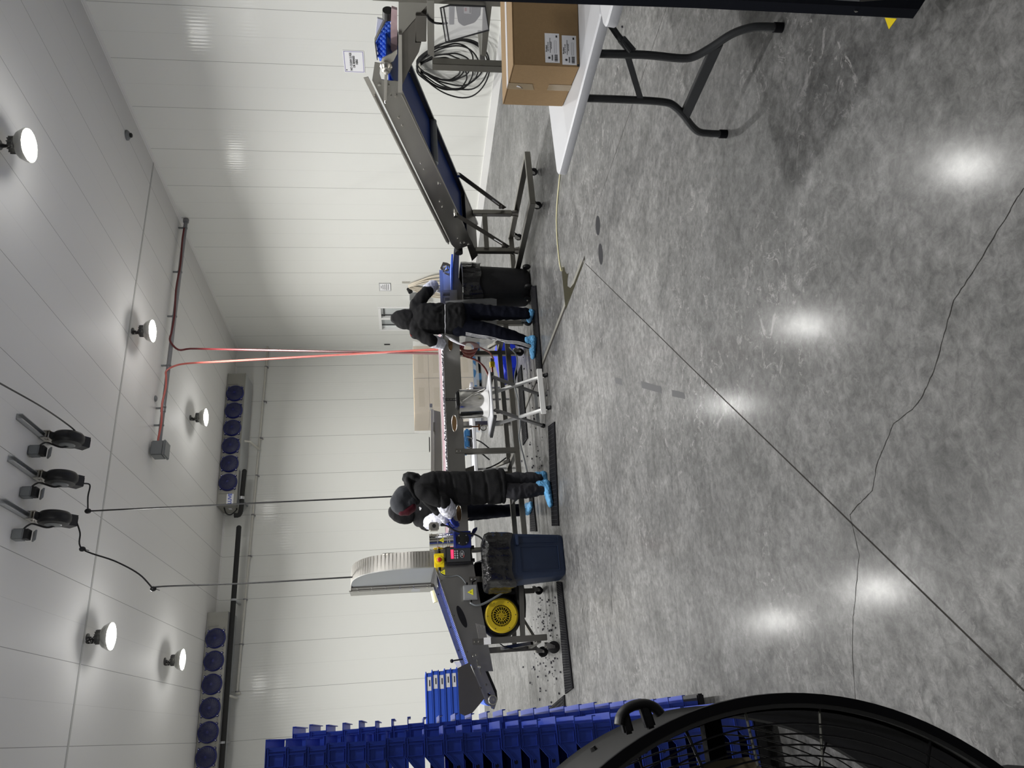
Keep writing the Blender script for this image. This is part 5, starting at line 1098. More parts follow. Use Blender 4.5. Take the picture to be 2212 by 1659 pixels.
for P in (pA, pB):
    o = MB().tube(P, r_, 12).build('leg', 'charcoal', t); MB().cyl((P[-1].x, P[-1].y, 0), (P[-1].x, P[-1].y, 0.035), 0.0195, n=14).build('rubber_foot', 'black_matte', o)
MB().prism([Vector(at_x(x, y, LX-0.012)) for x, y in ((1532, 113), (1563, 97), (1488, 259), (1472, 247))], (0.022, 0, 0)).build('spreader_plate', 'charcoal', t, bevel=0.002)
MB().bar(at_x(1355, 118, LX), at_x(1384, 215, LX), 0.012, 0.024).build('cross_brace', 'charcoal', t)
MB().tube([at_x(1362, 112, LX), at_x(1334, 76, LX+0.05), at_x(1312, 44, LX+0.09)], 0.0125, 10).build('folding_strut', 'charcoal', t)
MB().bar(at_x(1366, 112, LX+0.01), at_x(1342, 84, LX+0.04), 0.03, 0.03).build('strut_joint', 'charcoal', t)
X2 = X1-0.35
for yy, sg in ((2.13, -1), (2.40, 1)):
    o = MB().tube(curve([(X2, yy, ZTB-th), (X2, yy, 0.45), (X2, yy+sg*0.08, 0.28), (X2, yy+sg*0.17, 0.12), (X2, yy+sg*0.17, 0.0)], 6), r_, 12).build('leg', 'charcoal', t)
t = thing('folding_table', (2.8, 1.5, 0), 'second white folding table, only its rounded corner showing past the dark rail', 'table')
tabletop(2.17, 1.43, 4.0, 1.86, 0.05, t, z=0.79)
for X in (3.6,):
    for Y in (1.5, 1.78): MB().tube([(X, Y, 0.0), (X, Y, 0.75)], r_, 10).build('leg', 'charcoal', t)
MB().tube([(2.75, 1.55, 0.0), (2.75, 1.55, 0.75)], 0.03, 12).build('leg', 'charcoal', t)
# carton
f_ = Vector((0.925, -0.38, 0)).normalized(); g_ = Vector((0.305, 0.952, 0)).normalized(); o0 = Vector((2.453, 2.269, ZTB+0.001)); Wd, Dp, Hc = 0.50, 0.345, 0.272
t = thing('cardboard_box', o0+f_*Wd/2+g_*Dp/2, 'taped brown cardboard box with two white labels on the folding table', 'box')
MB().prism([o0, o0+f_*Wd, o0+f_*Wd+g_*Dp, o0+g_*Dp], (0, 0, Hc)).build('body', 'card', t, bevel=0.003)
tp = o0+Vector((0, 0, Hc+0.0006))
for k, (a, b) in enumerate(((0.005, 0.495), (0.505, 0.995))):
    MB().prism([tp+g_*Dp*a, tp+f_*Wd+g_*Dp*a, tp+f_*Wd+g_*Dp*b, tp+g_*Dp*b], (0, 0, 0.003)).build('flap', 'card', t)
m = tp+g_*Dp*0.5+Vector((0, 0, 0.0036)); MB().prism([m-g_*0.024-f_*0.001, m+f_*Wd-g_*0.024, m+f_*Wd+g_*0.024, m+g_*0.024-f_*0.001], (0, 0, 0.0004)).build('top_tape', 'tape_clear', t)
e = o0+g_*Dp*0.5-f_*0.0012
MB().prism([e+Vector((0, 0, Hc+0.003))-g_*0.026, e+Vector((0, 0, Hc+0.003))+g_*0.026, e+Vector((0, 0, Hc-0.115))+g_*0.028, e+Vector((0, 0, Hc-0.10))-g_*0.022], -f_*0.0004).build('side_tape', 'tape', t)
MB().prism([e+Vector((0, 0, 0.0))-g_*0.024, e+Vector((0, 0, 0))+g_*0.026, e+Vector((0, 0, 0.10))+g_*0.026, e+Vector((0, 0, 0.10))-g_*0.024], -f_*0.0004).build('side_tape', 'tape', t)
MB().prism([e+g_*q[0]+Vector((0, 0, q[1]))-f_*0.001 for q in ((-0.008, 0.235), (0.002, 0.238), (0.012, 0.212), (0.02, 0.208), (-0.002, 0.225))], -f_*0.0008).build('tape_glint', 'tape_clear', t)
fn = g_*-1
fn = Vector((f_.y, -f_.x, 0)).normalized()
if fn.dot(g_) > 0: fn = -fn
for k, (z0, xs) in enumerate(((0.083, 0.012), (0.012, 0.006))):
    b0 = o0+fn*0.0012+f_*xs+Vector((0, 0, z0)); lw, lh = 0.122, 0.060
    o = MB().prism([b0, b0+f_*lw, b0+f_*lw+Vector((0, 0, lh)), b0+Vector((0, 0, lh))], fn*0.0004).build('shipping_label', 'paper', t)
    q0 = b0+fn*0.0008
    def lb(x, z, w_, h_, m='ink'): return MB().prism([q0+f_*x+Vector((0, 0, z)), q0+f_*(x+w_)+Vector((0, 0, z)), q0+f_*(x+w_)+Vector((0, 0, z+h_)), q0+f_*x+Vector((0, 0, z+h_))], fn*0.0003)
    bc = MB(); x = 0.006; rr = random.Random(2)
    while x < 0.034:
        w_ = rr.choice((0.0006, 0.0009, 0.0014)); q = lb(x, 0.008, w_, 0.013); bc.add(q.v, q.f); x += w_+rr.choice((0.0006, 0.001))
    bc.build('barcode', 'ink', o)
    text_obj('Product', 0.0085, q0+f_*0.058+Vector((0, 0, 0.054)), f_, (0, 0, 1), 'ink', o, bold=0.0002)
    text_obj('NET WT 20 LBS', 0.0055, q0+f_*0.066+Vector((0, 0, 0.047)), f_, (0, 0, 1), 'ink', o)
    text_obj('PACKED FOR DISTRIBUTION\nKEEP FROZEN', 0.0048, q0+f_*0.072+Vector((0, 0, 0.036)), f_, (0, 0, 1), 'ink', o)
    MB().tube([q0+f_*x+Vector((0, 0, z)) for x, z in ((0.040, 0.013), (0.092, 0.013), (0.092, 0.021), (0.040, 0.021))], 0.0004, 4, closed=True).build('label_frame', 'ink', o)
    st_ = MB(); c = q0+f_*0.020+Vector((0, 0, 0.043)); P = []
    for i in range(10): r_s = 0.0072 if i % 2 == 0 else 0.0036; a = math.pi/2+i*math.pi/5; P.append(c+f_*r_s*math.cos(a)+Vector((0, 0, r_s*math.sin(a))))
    st_.prism(P, fn*0.0003).build('star_emblem', 'ink', o); text_obj('FARMS', 0.008, q0+f_*0.021+Vector((0, 0, 0.030)), f_, (0, 0, 1), 'ink', o, bold=0.0002)
    lb(0.105, 0.008, 0.009, 0.007).build('stamp', 'ink', o)
MB().prism([o0+fn*0.001+Vector((0, 0, 0.0))+f_*0.001, o0+fn*0.001+f_*0.010, o0+fn*0.001+f_*0.010+Vector((0, 0, 0.010)), o0+fn*0.001+Vector((0, 0, 0.010))+f_*0.001], fn*0.0004).build('corner_mark', 'ink', t)

# ------------------------------------------------------------ dark rail with reflective tape at the right picture edge
Yd = 1.37
t = thing('tail_lift_gate', (2.1, Yd, 0), 'dark upright rail with reflective tape and riveted foot plate at the top picture edge', 'gate')
def dp_(x, y, Y=Yd): return Vector(at_y(x, y, Y))
e = [dp_(1000, 1), dp_(1520, 22), dp_(1966, 39)]
MB().prism([dp_(700, -12), dp_(1000, 1), dp_(1500, 17.5), dp_(1972, 40), dp_(1990, 12), dp_(1850, 24), dp_(1500, 3), dp_(1000, -30), dp_(700, -60)], (0, -0.03, 0)).build('edge_rail', 'rail_navy', t, smooth=0)
MB().prism([dp_(700, -30), dp_(1000, -14), dp_(1500, 4), dp_(1850, 21), dp_(1930, 26), dp_(1930, -400), dp_(700, -400)], (0, 0.004, 0)).build('panel', 'tape_silver', t, smooth=0)
def band(a, b, m): return MB().prism([dp_(a, -300, Yd-0.006), dp_(a, (a-1500)*0.05+4.5, Yd-0.006), dp_(b, (b-1500)*0.05+4.5, Yd-0.006), dp_(b+10, -300, Yd-0.006)], (0, -0.001, 0)).build('reflective_tape', m, t, smooth=0)
band(1604, 1726, 'tape_red'); band(1240, 1362, 'tape_red')
band(1726, 1856, 'tape_silver')
fp3 = MB().prism([dp_(1843, 25, Yd-0.01), dp_(1940, 29.5, Yd-0.01), dp_(1962, -3, Yd-0.01), dp_(1990, -60, Yd-0.01), dp_(1880, -60, Yd-0.01), dp_(1860, 0, Yd-0.01)], (0, -0.006, 0)).build('foot_plate', 'steel', t, smooth=0)
for (x, y) in ((1849, 23), (1857.5, 9)): MB().ell(dp_(x, y, Yd-0.016), (0.006, 0.003, 0.006), 10, 6).build('rivet', 'chrome', fp3)
q = [at_z(1910, 38, 0.003), at_z(1936, 40, 0.003), at_z(1919, 63, 0.003)]
tag(MB().prism([(p[0], p[1], 0.0005) for p in q], (0, 0, 0.001)).build('floor_marker', 'yellow', smooth=0), 'small yellow triangle of tape stuck on the floor by the rail foot', 'floor marking')
# ------------------------------------------------------------ blue lug stacks
PITCH_T, TL, TD = 0.0745, 0.62, 0.46
def lug_mesh():
    Hc = 0.0765; Hm = 0.040
    def outline(y):
        return [(0, y, 0), (0, y, Hc), (-0.068, y, Hc), (-0.110, y, Hm), (-TL+0.110, y, Hm), (-TL+0.068, y, Hc), (-TL, y, Hc), (-TL, y, 0)]
    b = MB()
    for y in (0.0, TD-0.005): b.prism(outline(y), (0, 0.005, 0))
    b.bb((-0.006, 0.004, 0), (-0.001, TD-0.004, Hc)).bb((-TL+0.001, 0.004, 0), (-TL+0.006, TD-0.004, Hc)).bb((-TL+0.01, 0.01, 0.004), (-0.01, TD-0.01, 0.009))
    # outward rim flanges at both ends with a turned down lip
    b.bb((-0.004, -0.002, Hc-0.004), (0.030, TD+0.002, Hc)).bb((0.026, -0.002, Hc-0.016), (0.030, TD+0.002, Hc-0.003))
    b.bb((-TL-0.030, -0.002, Hc-0.004), (-TL+0.004, TD+0.002, Hc))
    # raised ribs following the stepped edge, on both long faces
    for y0, sg in ((-0.0035, -1), (TD, 1)):
        for dz in (0.0, 0.009, 0.018):
            P = [(-0.004-dz, 0.004), (-0.004-dz, Hc-0.002)] if dz else []
            if dz:
                b.bb((-0.004-dz-0.0025, y0, 0.002), (-0.004-dz, y0+0.0035, Hc-0.002))
            pts = [(-0.004, Hc-dz-0.002), (-0.068-0.4*dz, Hc-dz-0.002), (-0.110-0.4*dz, Hm-dz*0.9-0.001), (-TL+0.110+0.4*dz, Hm-dz*0.9-0.001)] if dz < 0.015 else [(-0.068-0.4*dz, Hc-dz-0.002), (-0.110-0.4*dz, Hm-dz*0.9-0.001)]
            for p, q in zip(pts, pts[1:]): b.bar((p[0], y0+0.00175, p[1]), (q[0], y0+0.00175, q[1]), 0.0025, 0.006, up=(0, 1, 0))
        fx0, fx1, fz0, fz1 = -0.066, -0.026, 0.008, 0.062
        for a, c in (((fx0, fz0), (fx1, fz0)), ((fx1, fz0), (fx1, fz1)), ((fx1, fz1), (fx0, fz1)), ((fx0, fz1), (fx0, fz0))): b.bar((a[0], y0+0.00175, a[1]), (c[0], y0+0.00175, c[1]), 0.002, 0.006, up=(0, 1, 0))
        b.bb((-TL/2-0.002, y0, 0.002), (-TL/2+0.002, y0+0.0035, Hm-0.004))
    return b
def lug(loc, label, group):
    o = thing('blue_lug', loc, label, 'plastic crate', group)
    L_ = lug_mesh(); L_.v = [(p[0]+loc[0], p[1]+loc[1], p[2]+loc[2]) for p in L_.v]
    body = L_.build('body', 'lug', o, smooth=25)
    hb = MB(); 
    for x in (-0.122,): hb.cyl((loc[0]+x, loc[1]-0.0006, loc[2]+0.021), (loc[0]+x, loc[1]+0.001, loc[2]+0.021), 0.0075, n=12)
    hb.build('drain_hole_shade', 'lug_hole_shade', o)  # dark disc on the lug face, painted as the shade in a hole
    return o
ORD = ['first', 'second', 'third', 'fourth', 'fifth', 'sixth', 'seventh', 'eighth', 'ninth', 'tenth', 'eleventh', 'twelfth', 'thirteenth', 'fourteenth', 'fifteenth', 'sixteenth', 'seventeenth', 'eighteenth', 'nineteenth', 'twentieth', 'twenty-first', 'twenty-second', 'twenty-third', 'twenty-fourth', 'twenty-fifth', 'twenty-sixth']
proto = None; k = 0
GR = ('blue lugs in the front stack', 'blue lugs in the stack behind')
for si, (x, y, n, ztop) in enumerate(((0.0, 3.30, 26, 2.045), (0.055, 3.95, 26, 2.035))):
    for i in range(n):
        z = ztop-0.0765-PITCH_T*(n-1-i)
        last = i == n-1
        lb = (('topmost deep blue lug of the stack nearest the camera' if last else 'deep blue lug within the tall stack nearest the camera'), ('topmost deep blue lug of the slightly farther tall stack' if last else 'deep blue lug within the tall stack behind the front one'))[si]
        if not last:
            o_ = ORD[n-1-i]; lb = 'deep blue lug, %s from the top of the tall stack %s' % (o_, 'nearest the camera' if si == 0 else 'just behind the nearest one')
        jx = 0.004*math.sin(i*2.1+si); jy = 0.003*math.cos(i*1.7)
        if proto is None: proto = lug((x+jx, y+jy, z), lb, GR[si])
        else:
            c = copy_tree(proto, (x+jx, y+jy, z), label=lb); c['group'] = GR[si]
        if last: k += 1
    zb = ztop-0.0765-PITCH_T*(n-1)
    t = thing('dolly', (x-TL/2, y+TD/2, 0), ('black wheeled dolly under the front blue stack', 'black wheeled dolly under the farther blue stack')[si], 'dolly')
    MB().bb((x-TL, y, 0.06), (x+0.035, y+TD, zb-0.001)).build('deck', 'black', t, bevel=0.006)
    for a in (-TL+0.06, -0.05):
        for b in (0.06, TD-0.06):
            MB().lathe((x+a, y+b-0.012, 0.03), (0, 1, 0), [(0.001, 0), (0.03, 0), (0.03, 0.024), (0.001, 0.024)], 16).build('wheel', 'rubber', t)
# labelled stack farther away
q = Vector(at_y(993, 1448, 9.9)); xr = Vector(at_y(955, 1446, 9.9)).x; zt_ = Vector(at_y(918, 1445, 9.9)).z
t = thing('low_stand', (xr-0.9, 10.1, 0), 'grey stand under the labelled blue crates behind the infeed guard plate', 'stand')
n5 = 6; zbase = zt_-0.0745*n5-0.004
MB().bb((xr-1.9, 9.85, zbase-0.05), (xr+0.02, 10.4, zbase-0.002)).build('top', 'grey_paint', t)
for X in (xr-1.8, xr-0.95):
    for Y in (9.9, 10.3): MB().bb((X, Y, 0), (X+0.05, Y+0.05, zbase-0.05)).build('leg', 'grey_paint', t)
proto2 = None
for i in range(n5):
    z = zbase+0.0745*i; lb = 'topmost light blue crate of the labelled stack behind the infeed' if i == n5-1 else 'light blue crate with white barcode label in the stack behind the infeed guard plate'
    lb = lb if i == n5-1 else ['lowest', 'second lowest', 'third from the bottom', 'third from the top', 'second from the top'][i]+' labelled light blue crate in the small stack behind the infeed'
    if proto2 is None:
        loc = (xr-0.005*i, 9.9, z); o = thing('blue_lug', loc, lb, 'plastic crate', 'labelled blue crates behind the infeed')
        b = MB().bb((xr-0.72, 9.9, z), (xr, 10.36, z+0.006))
        for a, c in (((xr-0.72, 9.9), (xr, 9.908)), ((xr-0.72, 10.352), (xr, 10.36)), ((xr-0.008, 9.9), (xr, 10.36)), ((xr-0.72, 9.9), (xr-0.712, 10.36))): b.bb((a[0], a[1], z), (c[0], c[1], z+0.074))
        b.bb((xr-0.735, 9.885, z+0.062), (xr+0.015, 9.9, z+0.074)).bb((xr, 9.885, z+0.062), (xr+0.015, 10.37, z+0.074)).bb((xr-0.735, 10.36, z+0.062), (xr+0.015, 10.37, z+0.074))
        b.build('body', 'lug2', o, bevel=0.002)
        l_ = MB().bb((xr-0.20, 9.897, z+0.008), (xr-0.045, 9.8995, z+0.058)).build('label', 'paper', o)
        MB().bb((xr-0.15, 9.896, z+0.02), (xr-0.08, 9.8968, z+0.034)).build('barcode', 'ink', l_)
        proto2 = o
    else: copy_tree(proto2, (xr-0.006*i*(1 if i % 2 else 0.5), 9.9, z), label=lb)

# ------------------------------------------------------------ drum fan close to the camera
fx, fy, fz, fr = -0.613, 1.45, 0.843, 0.633
t = thing('drum_fan', (fx, fy+0.2, 0), 'big round black drum fan with carry handle close to the camera', 'fan')
FD = 0.42
MB().lathe((fx, fy, fz), (0, 1, 0), [(fr, 0.0), (fr+0.004, 0.01), (fr-0.002, 0.03), (fr-0.012, 0.04), (fr-0.012, FD-0.02), (fr-0.004, FD-0.01), (fr-0.006, FD), (fr-0.03, FD), (fr-0.018, FD-0.02), (fr-0.018, 0.04), (fr-0.022, 0.0), (fr, 0.0)], 120).build('drum', 'drum_grey', t, smooth=40)
MB().lathe((fx, fy-0.002, fz), (0, 1, 0), [(fr+0.003, 0.0), (fr+0.003, 0.018), (fr-0.014, 0.018), (fr-0.014, 0.0), (fr+0.003, 0.0)], 120).lathe((fx, fy+0.025, fz), (0, 1, 0), [(fr-0.023, 0.0), (fr-0.023, FD-0.03), (fr-0.0255, FD-0.03), (fr-0.0255, 0.0)], 120).build('front_rim', 'black_matte', t, smooth=40)
def circle(r, y, n=96): return [(fx+r*math.cos(2*math.pi*i/n), y, fz+r*math.sin(2*math.pi*i/n)) for i in range(n)]
for nm, yy, bulge in (('front_guard', fy+0.015, -0.03), ('rear_guard', fy+FD-0.01, 0.03)):
    g = MB(); nr = 34
    for i in range(1, nr):
        r = (fr-0.03)*i/nr; g.tube(circle(r, yy+bulge*(1-(i/nr)**2)), 0.0017, 5, closed=True)
    for k_ in range(8):
        a = 2*math.pi*(k_+0.35)/8; P = [(fx+(fr-0.022)*f*math.cos(a), yy+bulge*(1-f*f)+0.004, fz+(fr-0.022)*f*math.sin(a)) for f in (0.05, 0.3, 0.6, 0.85, 1.0)]; g.tube(P, 0.003, 6)
    g.cyl((fx, yy+bulge-0.005, fz), (fx, yy+bulge+0.005, fz), 0.06, n=20); g.build(nm, 'wire', t)
for (x, y) in ((1605, 1560), (1770, 1560)):
    p = Vector(at_y(x, y-42 if x < 1700 else y-30, fy+0.03)); r_ = math.hypot(p.x-fx, p.z-fz); 
    MB().tube([p, (fx+(p.x-fx)*0.15, fy+0.05, fz+(p.z-fz)*0.15)], 0.0026, 6).build('guard_spoke', 'wire_light', t)
# motor, hub, blades
bp_ = Vector(at_y(1525, 1650, fy+0.16)); BA = math.atan2(bp_.z-fz, bp_.x-fx)
MB().cyl((fx, fy+0.20, fz), (fx, fy+0.38, fz), 0.10, n=24).bar((fx-fr+0.02, fy+0.34, fz), (fx+fr-0.02, fy+0.34, fz), 0.03, 0.04).build('motor_mount', 'black_matte', t)
hub = MB().cyl((fx, fy+0.12, fz), (fx, fy+0.20, fz), 0.07, n=24).build('hub', 'steel_dark', t)
for k_ in range(4):
    a0 = BA+R(90*k_); b = MB(); n = 16; rows = []
    for i in range(n+1):
        f = i/n; r = 0.09+f*0.44; hw = 0.085+0.055*math.sin(min(1, f*1.15)*math.pi*0.62); hw *= (1 if f < 0.8 else (1-((f-0.8)/0.2)**2*0.38))
        row = []
        for j in range(7):
            q = (j/6*2-1); aa = a0+q*hw/max(r, 0.2)*0.9; row.append(Vector((fx+r*math.cos(aa), fy+0.16+0.055*q*(1.1-0.5*f)+0.012*(1-q*q), fz+r*math.sin(aa))))
        rows.append(row)
    vs = [p for row in rows for p in row]; fs = [(i*7+j, i*7+j+1, (i+1)*7+j+1, (i+1)*7+j) for i in range(n) for j in range(6)]
    m0 = len(vs); vs += [p+Vector((0, 0.004, 0)) for p in vs[:m0]]; fs += [tuple(q+m0 for q in reversed(f)) for f in fs]
    edge = [j for j in range(7)]+[(i+1)*7+6 for i in range(n)]+[n*7+j for j in range(5, -1, -1)]+[i*7 for i in range(n-1, 0, -1)]
    fs += [(edge[i], edge[(i+1) % len(edge)], edge[(i+1) % len(edge)]+m0, edge[i]+m0) for i in range(len(edge))]
    b.add(vs, fs); b.build('blade', 'blade', t, smooth=60)
# strut arms inside
for a in (R(28), R(150), R(270)): MB().bar((fx+0.08*math.cos(a), fy+0.33, fz+0.08*math.sin(a)), (fx+(fr-0.02)*math.cos(a), fy+0.33, fz+(fr-0.02)*math.sin(a)), 0.02, 0.035).build('support_arm', 'black_matte', t)
# carry handle on the drum
hy = fy+0.10
grip = [Vector(at_y(x, y, hy)) for x, y in ((1338, 1566), (1341, 1548), (1352, 1533), (1372, 1523), (1395, 1521), (1413, 1528), (1426, 1542))]
hm = MB(); cr = curve(grip, 5); rings = []
for i, p in enumerate(cr):
    d = (cr[min(i+1, len(cr)-1)]-cr[max(i-1, 0)]).normalized(); nrm = d.cross(Vector((0, 1, 0))).normalized()
    rings.append([p+nrm*0.0095*math.cos(2*math.pi*j/12)+Vector((0, 0.018, 0))*math.sin(2*math.pi*j/12) for j in range(12)])
hm.loft(rings); ho = hm.build('handle', 'black', t, smooth=60)
for a_, b_ in (((1346, 1540), (1358, 1586)), ((1389, 1523), (1406, 1574))): MB().bar(at_y(*a_, hy), at_y(*b_, hy), 0.022, 0.019).build('handle_post', 'black', ho, bevel=0.004)
for (x, y) in ((1312, 1586), (1399, 1574)):
    p = Vector(at_y(x, y, fy+0.12)); d = (p-Vector((fx, p.y, fz))); d.y = 0; d.normalize(); c = Vector((fx, fy+0.05 if x > 1350 else fy+0.32, fz))+d*(fr-0.012); MB().cyl(c, c+d*0.008, 0.008, 0.006, n=8).build('bolt', 'black', t)
# stand with wheels
for sx in (-1, 1):
    MB().tube([(fx+sx*0.35, fy-0.05, 0.05), (fx+sx*0.35, fy+0.5, 0.05)], 0.018, 8).bar((fx+sx*0.35, fy+0.2, 0.05), (fx+sx*0.42, fy+0.2, 0.40), 0.04).build('stand', 'black', t)
    MB().lathe((fx+sx*0.40, fy+0.46, 0.075), (sx, 0, 0), [(0.001, 0), (0.06, 0), (0.075, 0.01), (0.075, 0.035), (0.001, 0.045)], 20).build('wheel', 'rubber', t)

# ------------------------------------------------------------ rubber mats along the line
def fl(x, y, z=0.0): return Vector(at_z(x, y, z))
def matt(px, label, rib, th=0.012, hatch=None):
    P = [fl(*p) for p in px]; P = [Vector((p.x, p.y, 0.0005)) for p in P]
    c = sum(P, Vector())/4; t = thing('rubber_mat', (c.x, c.y, 0), label, 'mat', 'black rubber mats along the line')
    MB().prism(P, (0, 0, th)).build('base', 'black_matte', t, smooth=0)
    b = MB(); n = rib
    for i in range(n):
        f = (i+0.5)/n; sh = 0.035 if hatch else 0.0
        a = P[0].lerp(P[3], f); d = P[1].lerp(P[2], min(1, f+sh)); b.bar(a.lerp(d, 0.06)+Vector((0, 0, th+0.002)), a.lerp(d, 0.94)+Vector((0, 0, th+0.002)), 0.006, 0.004)
    b.build('ribs', 'rubber', t, smooth=0)
matt([(1147, 618), (1159, 617), (1173, 803), (1160, 800)], 'long ridged rubber mat under the feet of the worker in black', 60, hatch=1)
matt([(1186, 921), (1199.5, 911), (1209, 1136), (1194, 1136)], 'ridged rubber mat under the blue shoe covers in front of the blue bin', 24)
matt([(1204, 1256), (1215, 1258), (1240, 1486), (1223, 1499)], 'hatched rubber mat by the left caster with a pointed end', 44, hatch=1)
matt([(1186, 1531), (1221, 1501), (1223, 1545), (1203, 1565)], 'short rubber mat end beside the blue lug stacks', 6)
matt([(1119, 808), (1127, 788), (1141, 946), (1131, 962)], 'narrow hatched rubber mat lying beneath the sorting conveyor', 44, hatch=1)
matt([(1145, 1072), (1153, 1072), (1161, 1148), (1147, 1148)], 'hatched rubber mat under the far worker behind the line', 20, hatch=1)

# ------------------------------------------------------------ spilled berries on the floor
rb = random.Random(11)
br = None; BL = 'dark berry spilled on the floor under the sorting line'
def berry(x, y, r, big=False):
    global br
    if br is None:
        m_ = MB()
        for i in range(9):
            a = rb.uniform(0, 6.28); e = rb.uniform(-1, 1); c = Vector((math.cos(a)*math.sqrt(1-e*e), math.sin(a)*math.sqrt(1-e*e), e))*0.55; m_.ell((c.x, c.y, c.z*0.8), (0.5, 0.5, 0.45), 7, 5)
        m_.ell((0, 0, 0), (0.8, 0.8, 0.7), 8, 6); br = m_.build('berry', 'berry', smooth=80); tag(br, BL, 'berry', 'spilled berries under the line'); br.scale = (r, r, r*0.75); br.location = (x, y, 0.0005)
    else:
        c = br.copy(); C.objects.link(c); c.location = (x, y, 0.0005); c.rotation_euler = (0, 0, rb.uniform(0, 6.28)); c.scale = (r*rb.uniform(0.8, 1.5), r*rb.uniform(0.7, 1.1), r*0.7)
BP = [(1168, 1292), (1172, 1296), (1165, 1302), (1164, 1316), (1168, 1318), (1163, 1332), (1176, 1333), (1180, 1327), (1190, 1325), (1187, 1330), (1174, 1341), (1172, 1344), (1175, 1347), (1163, 1356), (1175, 1358), (1177, 1353), (1173, 1360), (1188, 1362), (1192, 1361), (1186, 1363), (1170, 1374), (1190, 1373), (1195, 1351), (1201, 1356), (1204, 1372), (1202, 1389), (1186, 1296), (1183, 1300), (1196, 1302), (1200, 1291),
      (1175, 1432), (1180, 1421), (1171, 1419), (1192, 1431), (1194, 1441), (1180, 1439), (1168, 1434), (1154, 1441), (1156, 1446), (1131, 1441), (1188, 1452), (1180, 1460), (1203, 1466), (1163, 1462), (1146, 1475), (1168, 1487), (1180, 1492), (1168, 1493), (1209, 1498), (1167, 1511), (1192, 1517), (1200, 1422), (1196, 1428), (1212, 1452), (1205, 1423),
      (1152, 834), (1145, 828), (1158, 870), (1163, 855), (1184, 843), (1151, 881), (1166, 881), (1182, 854), (1158, 925), (1163, 974), (1153, 1006), (1160, 986), (1174, 1033), (1151, 1010), (1161, 826), (1169, 790), (1148, 800), (1155, 905), (1146, 960), (1150, 991), (1166, 989), (1171, 1006), (1189, 929), (1158, 768), (1131, 772), (1133, 797), (1140, 986), (1128, 996)]
for (x, y) in BP: p = fl(x, y); berry(p.x, p.y, rb.uniform(0.009, 0.015))
for i in range(70):
    x = rb.uniform(1148, 1205); y = rb.choice((rb.uniform(1290, 1385), rb.uniform(1405, 1500), rb.uniform(1290, 1380))); p = fl(x, y); berry(p.x, p.y, rb.uniform(0.004, 0.008))
for i in range(20):
    x = rb.uniform(1140, 1175); y = rb.uniform(830, 1040); p = fl(x, y); berry(p.x, p.y, rb.uniform(0.004, 0.008))
p = fl(1345, 58); berry(p.x, p.y, 0.009)

# ------------------------------------------------------------ floor features: joints, cracks, puddle, plugs
fm_j = mat('joint_dark', (0.035, 0.032, 0.030), 0.7, spec=0.04); fm_c = mat('crack_dark', (0.04, 0.038, 0.036), 0.8, spec=0.04); fm_s = mat('sealant', (0.19, 0.185, 0.165), 0.6, spec=0.15); fm_p = mat('patch_plug', (0.035, 0.035, 0.038), 0.7, spec=0.05); fm_t = mat('floor_tape', (0.085, 0.085, 0.09), 0.5, spec=0.15)
def strip(pts, w_, z=0.0006, th=0.0006):
    b = MB(); P = [Vector((p[0], p[1], z)) for p in pts]; L_, R_ = [], []
    for i, p in enumerate(P):
        d = (P[min(i+1, len(P)-1)]-P[max(i-1, 0)]).normalized(); n = Vector((-d.y, d.x, 0)); ww = w_[i] if isinstance(w_, list) else w_
        L_.append(p+n*ww/2); R_.append(p-n*ww/2)
    b.v = [tuple(v) for v in L_+R_]; k = len(P); b.f = [(i, i+1, k+i+1, k+i) for i in range(k-1)]; b.m = [0]*(k-1); return b
def trim(b, n, m):
    o = b.build('trim_%d' % n, m, smooth=0); o['kind'] = 'structure'; return o
a, b_ = fl(1263.5, 556), fl(1176, 780); d = (b_-a)
trim(strip([a, a+d, a+d*1.9], 0.035), 4, fm_j); off = Vector((0.036, 0, 0)); trim(strip([a+off+d*0.05, a+off+d, a+off+d*1.9], 0.045, z=0.0003), 5, fm_s)
trim(strip([fl(1264.5, 569), fl(1477, 778), fl(2212, 1492)], 0.006), 6, fm_j)
trim(strip([fl(1262, 540), fl(1290, 445), fl(1405, 115), fl(1440, 15)], 0.003), 7, fm_j)
rc = random.Random(8)
def crack(px, w_, n):
    P = [fl(*p) for p in px]; Q = []
    for p, q in zip(P, P[1:]):
        for i in range(7):
            f = i/7; r = p.lerp(q, f); j = 0.018*min(1, (q-p).length); Q.append(Vector((r.x+rc.uniform(-j, j), r.y+rc.uniform(-j, j), 0)))
    Q.append(P[-1]); trim(strip(Q, [w_*rc.uniform(0.5, 1.3) for _ in Q]), n, fm_c)
crack([(2212, 405), (2180, 455), (2100, 590), (2060, 650), (2040, 720), (2018, 800), (1990, 860), (1975, 880), (1945, 905), (1930, 915), (1912, 960), (1895, 1000), (1885, 1060), (1850, 1095), (1836, 1112)], 0.0028, 8)
crack([(1836, 1112), (1845, 1150), (1856, 1200), (1848, 1290), (1842, 1340), (1842, 1420), (1848, 1515)], 0.0022, 9)
crack([(1262, 545), (1250, 500), (1240, 440), (1232, 360), (1225, 300)], 0.0025, 10)
crack([(1264, 580), (1268, 640), (1275, 720), (1284, 800), (1300, 900), (1302, 1000), (1320, 1200), (1322, 1330)], 0.0035, 11)
for (x, y, n, rx, ry) in ((1297.5, 549, 12, 0.055, 0.075), (1291.5, 487, 13, 0.05, 0.08)):
    c = fl(x, y); o = trim(MB().prism([(c.x+rx*1.6*math.cos(2*math.pi*i/20), c.y+ry*0.8*math.sin(2*math.pi*i/20), 0.0003) for i in range(20)], (0, 0, 0.0006)), n, fm_p)
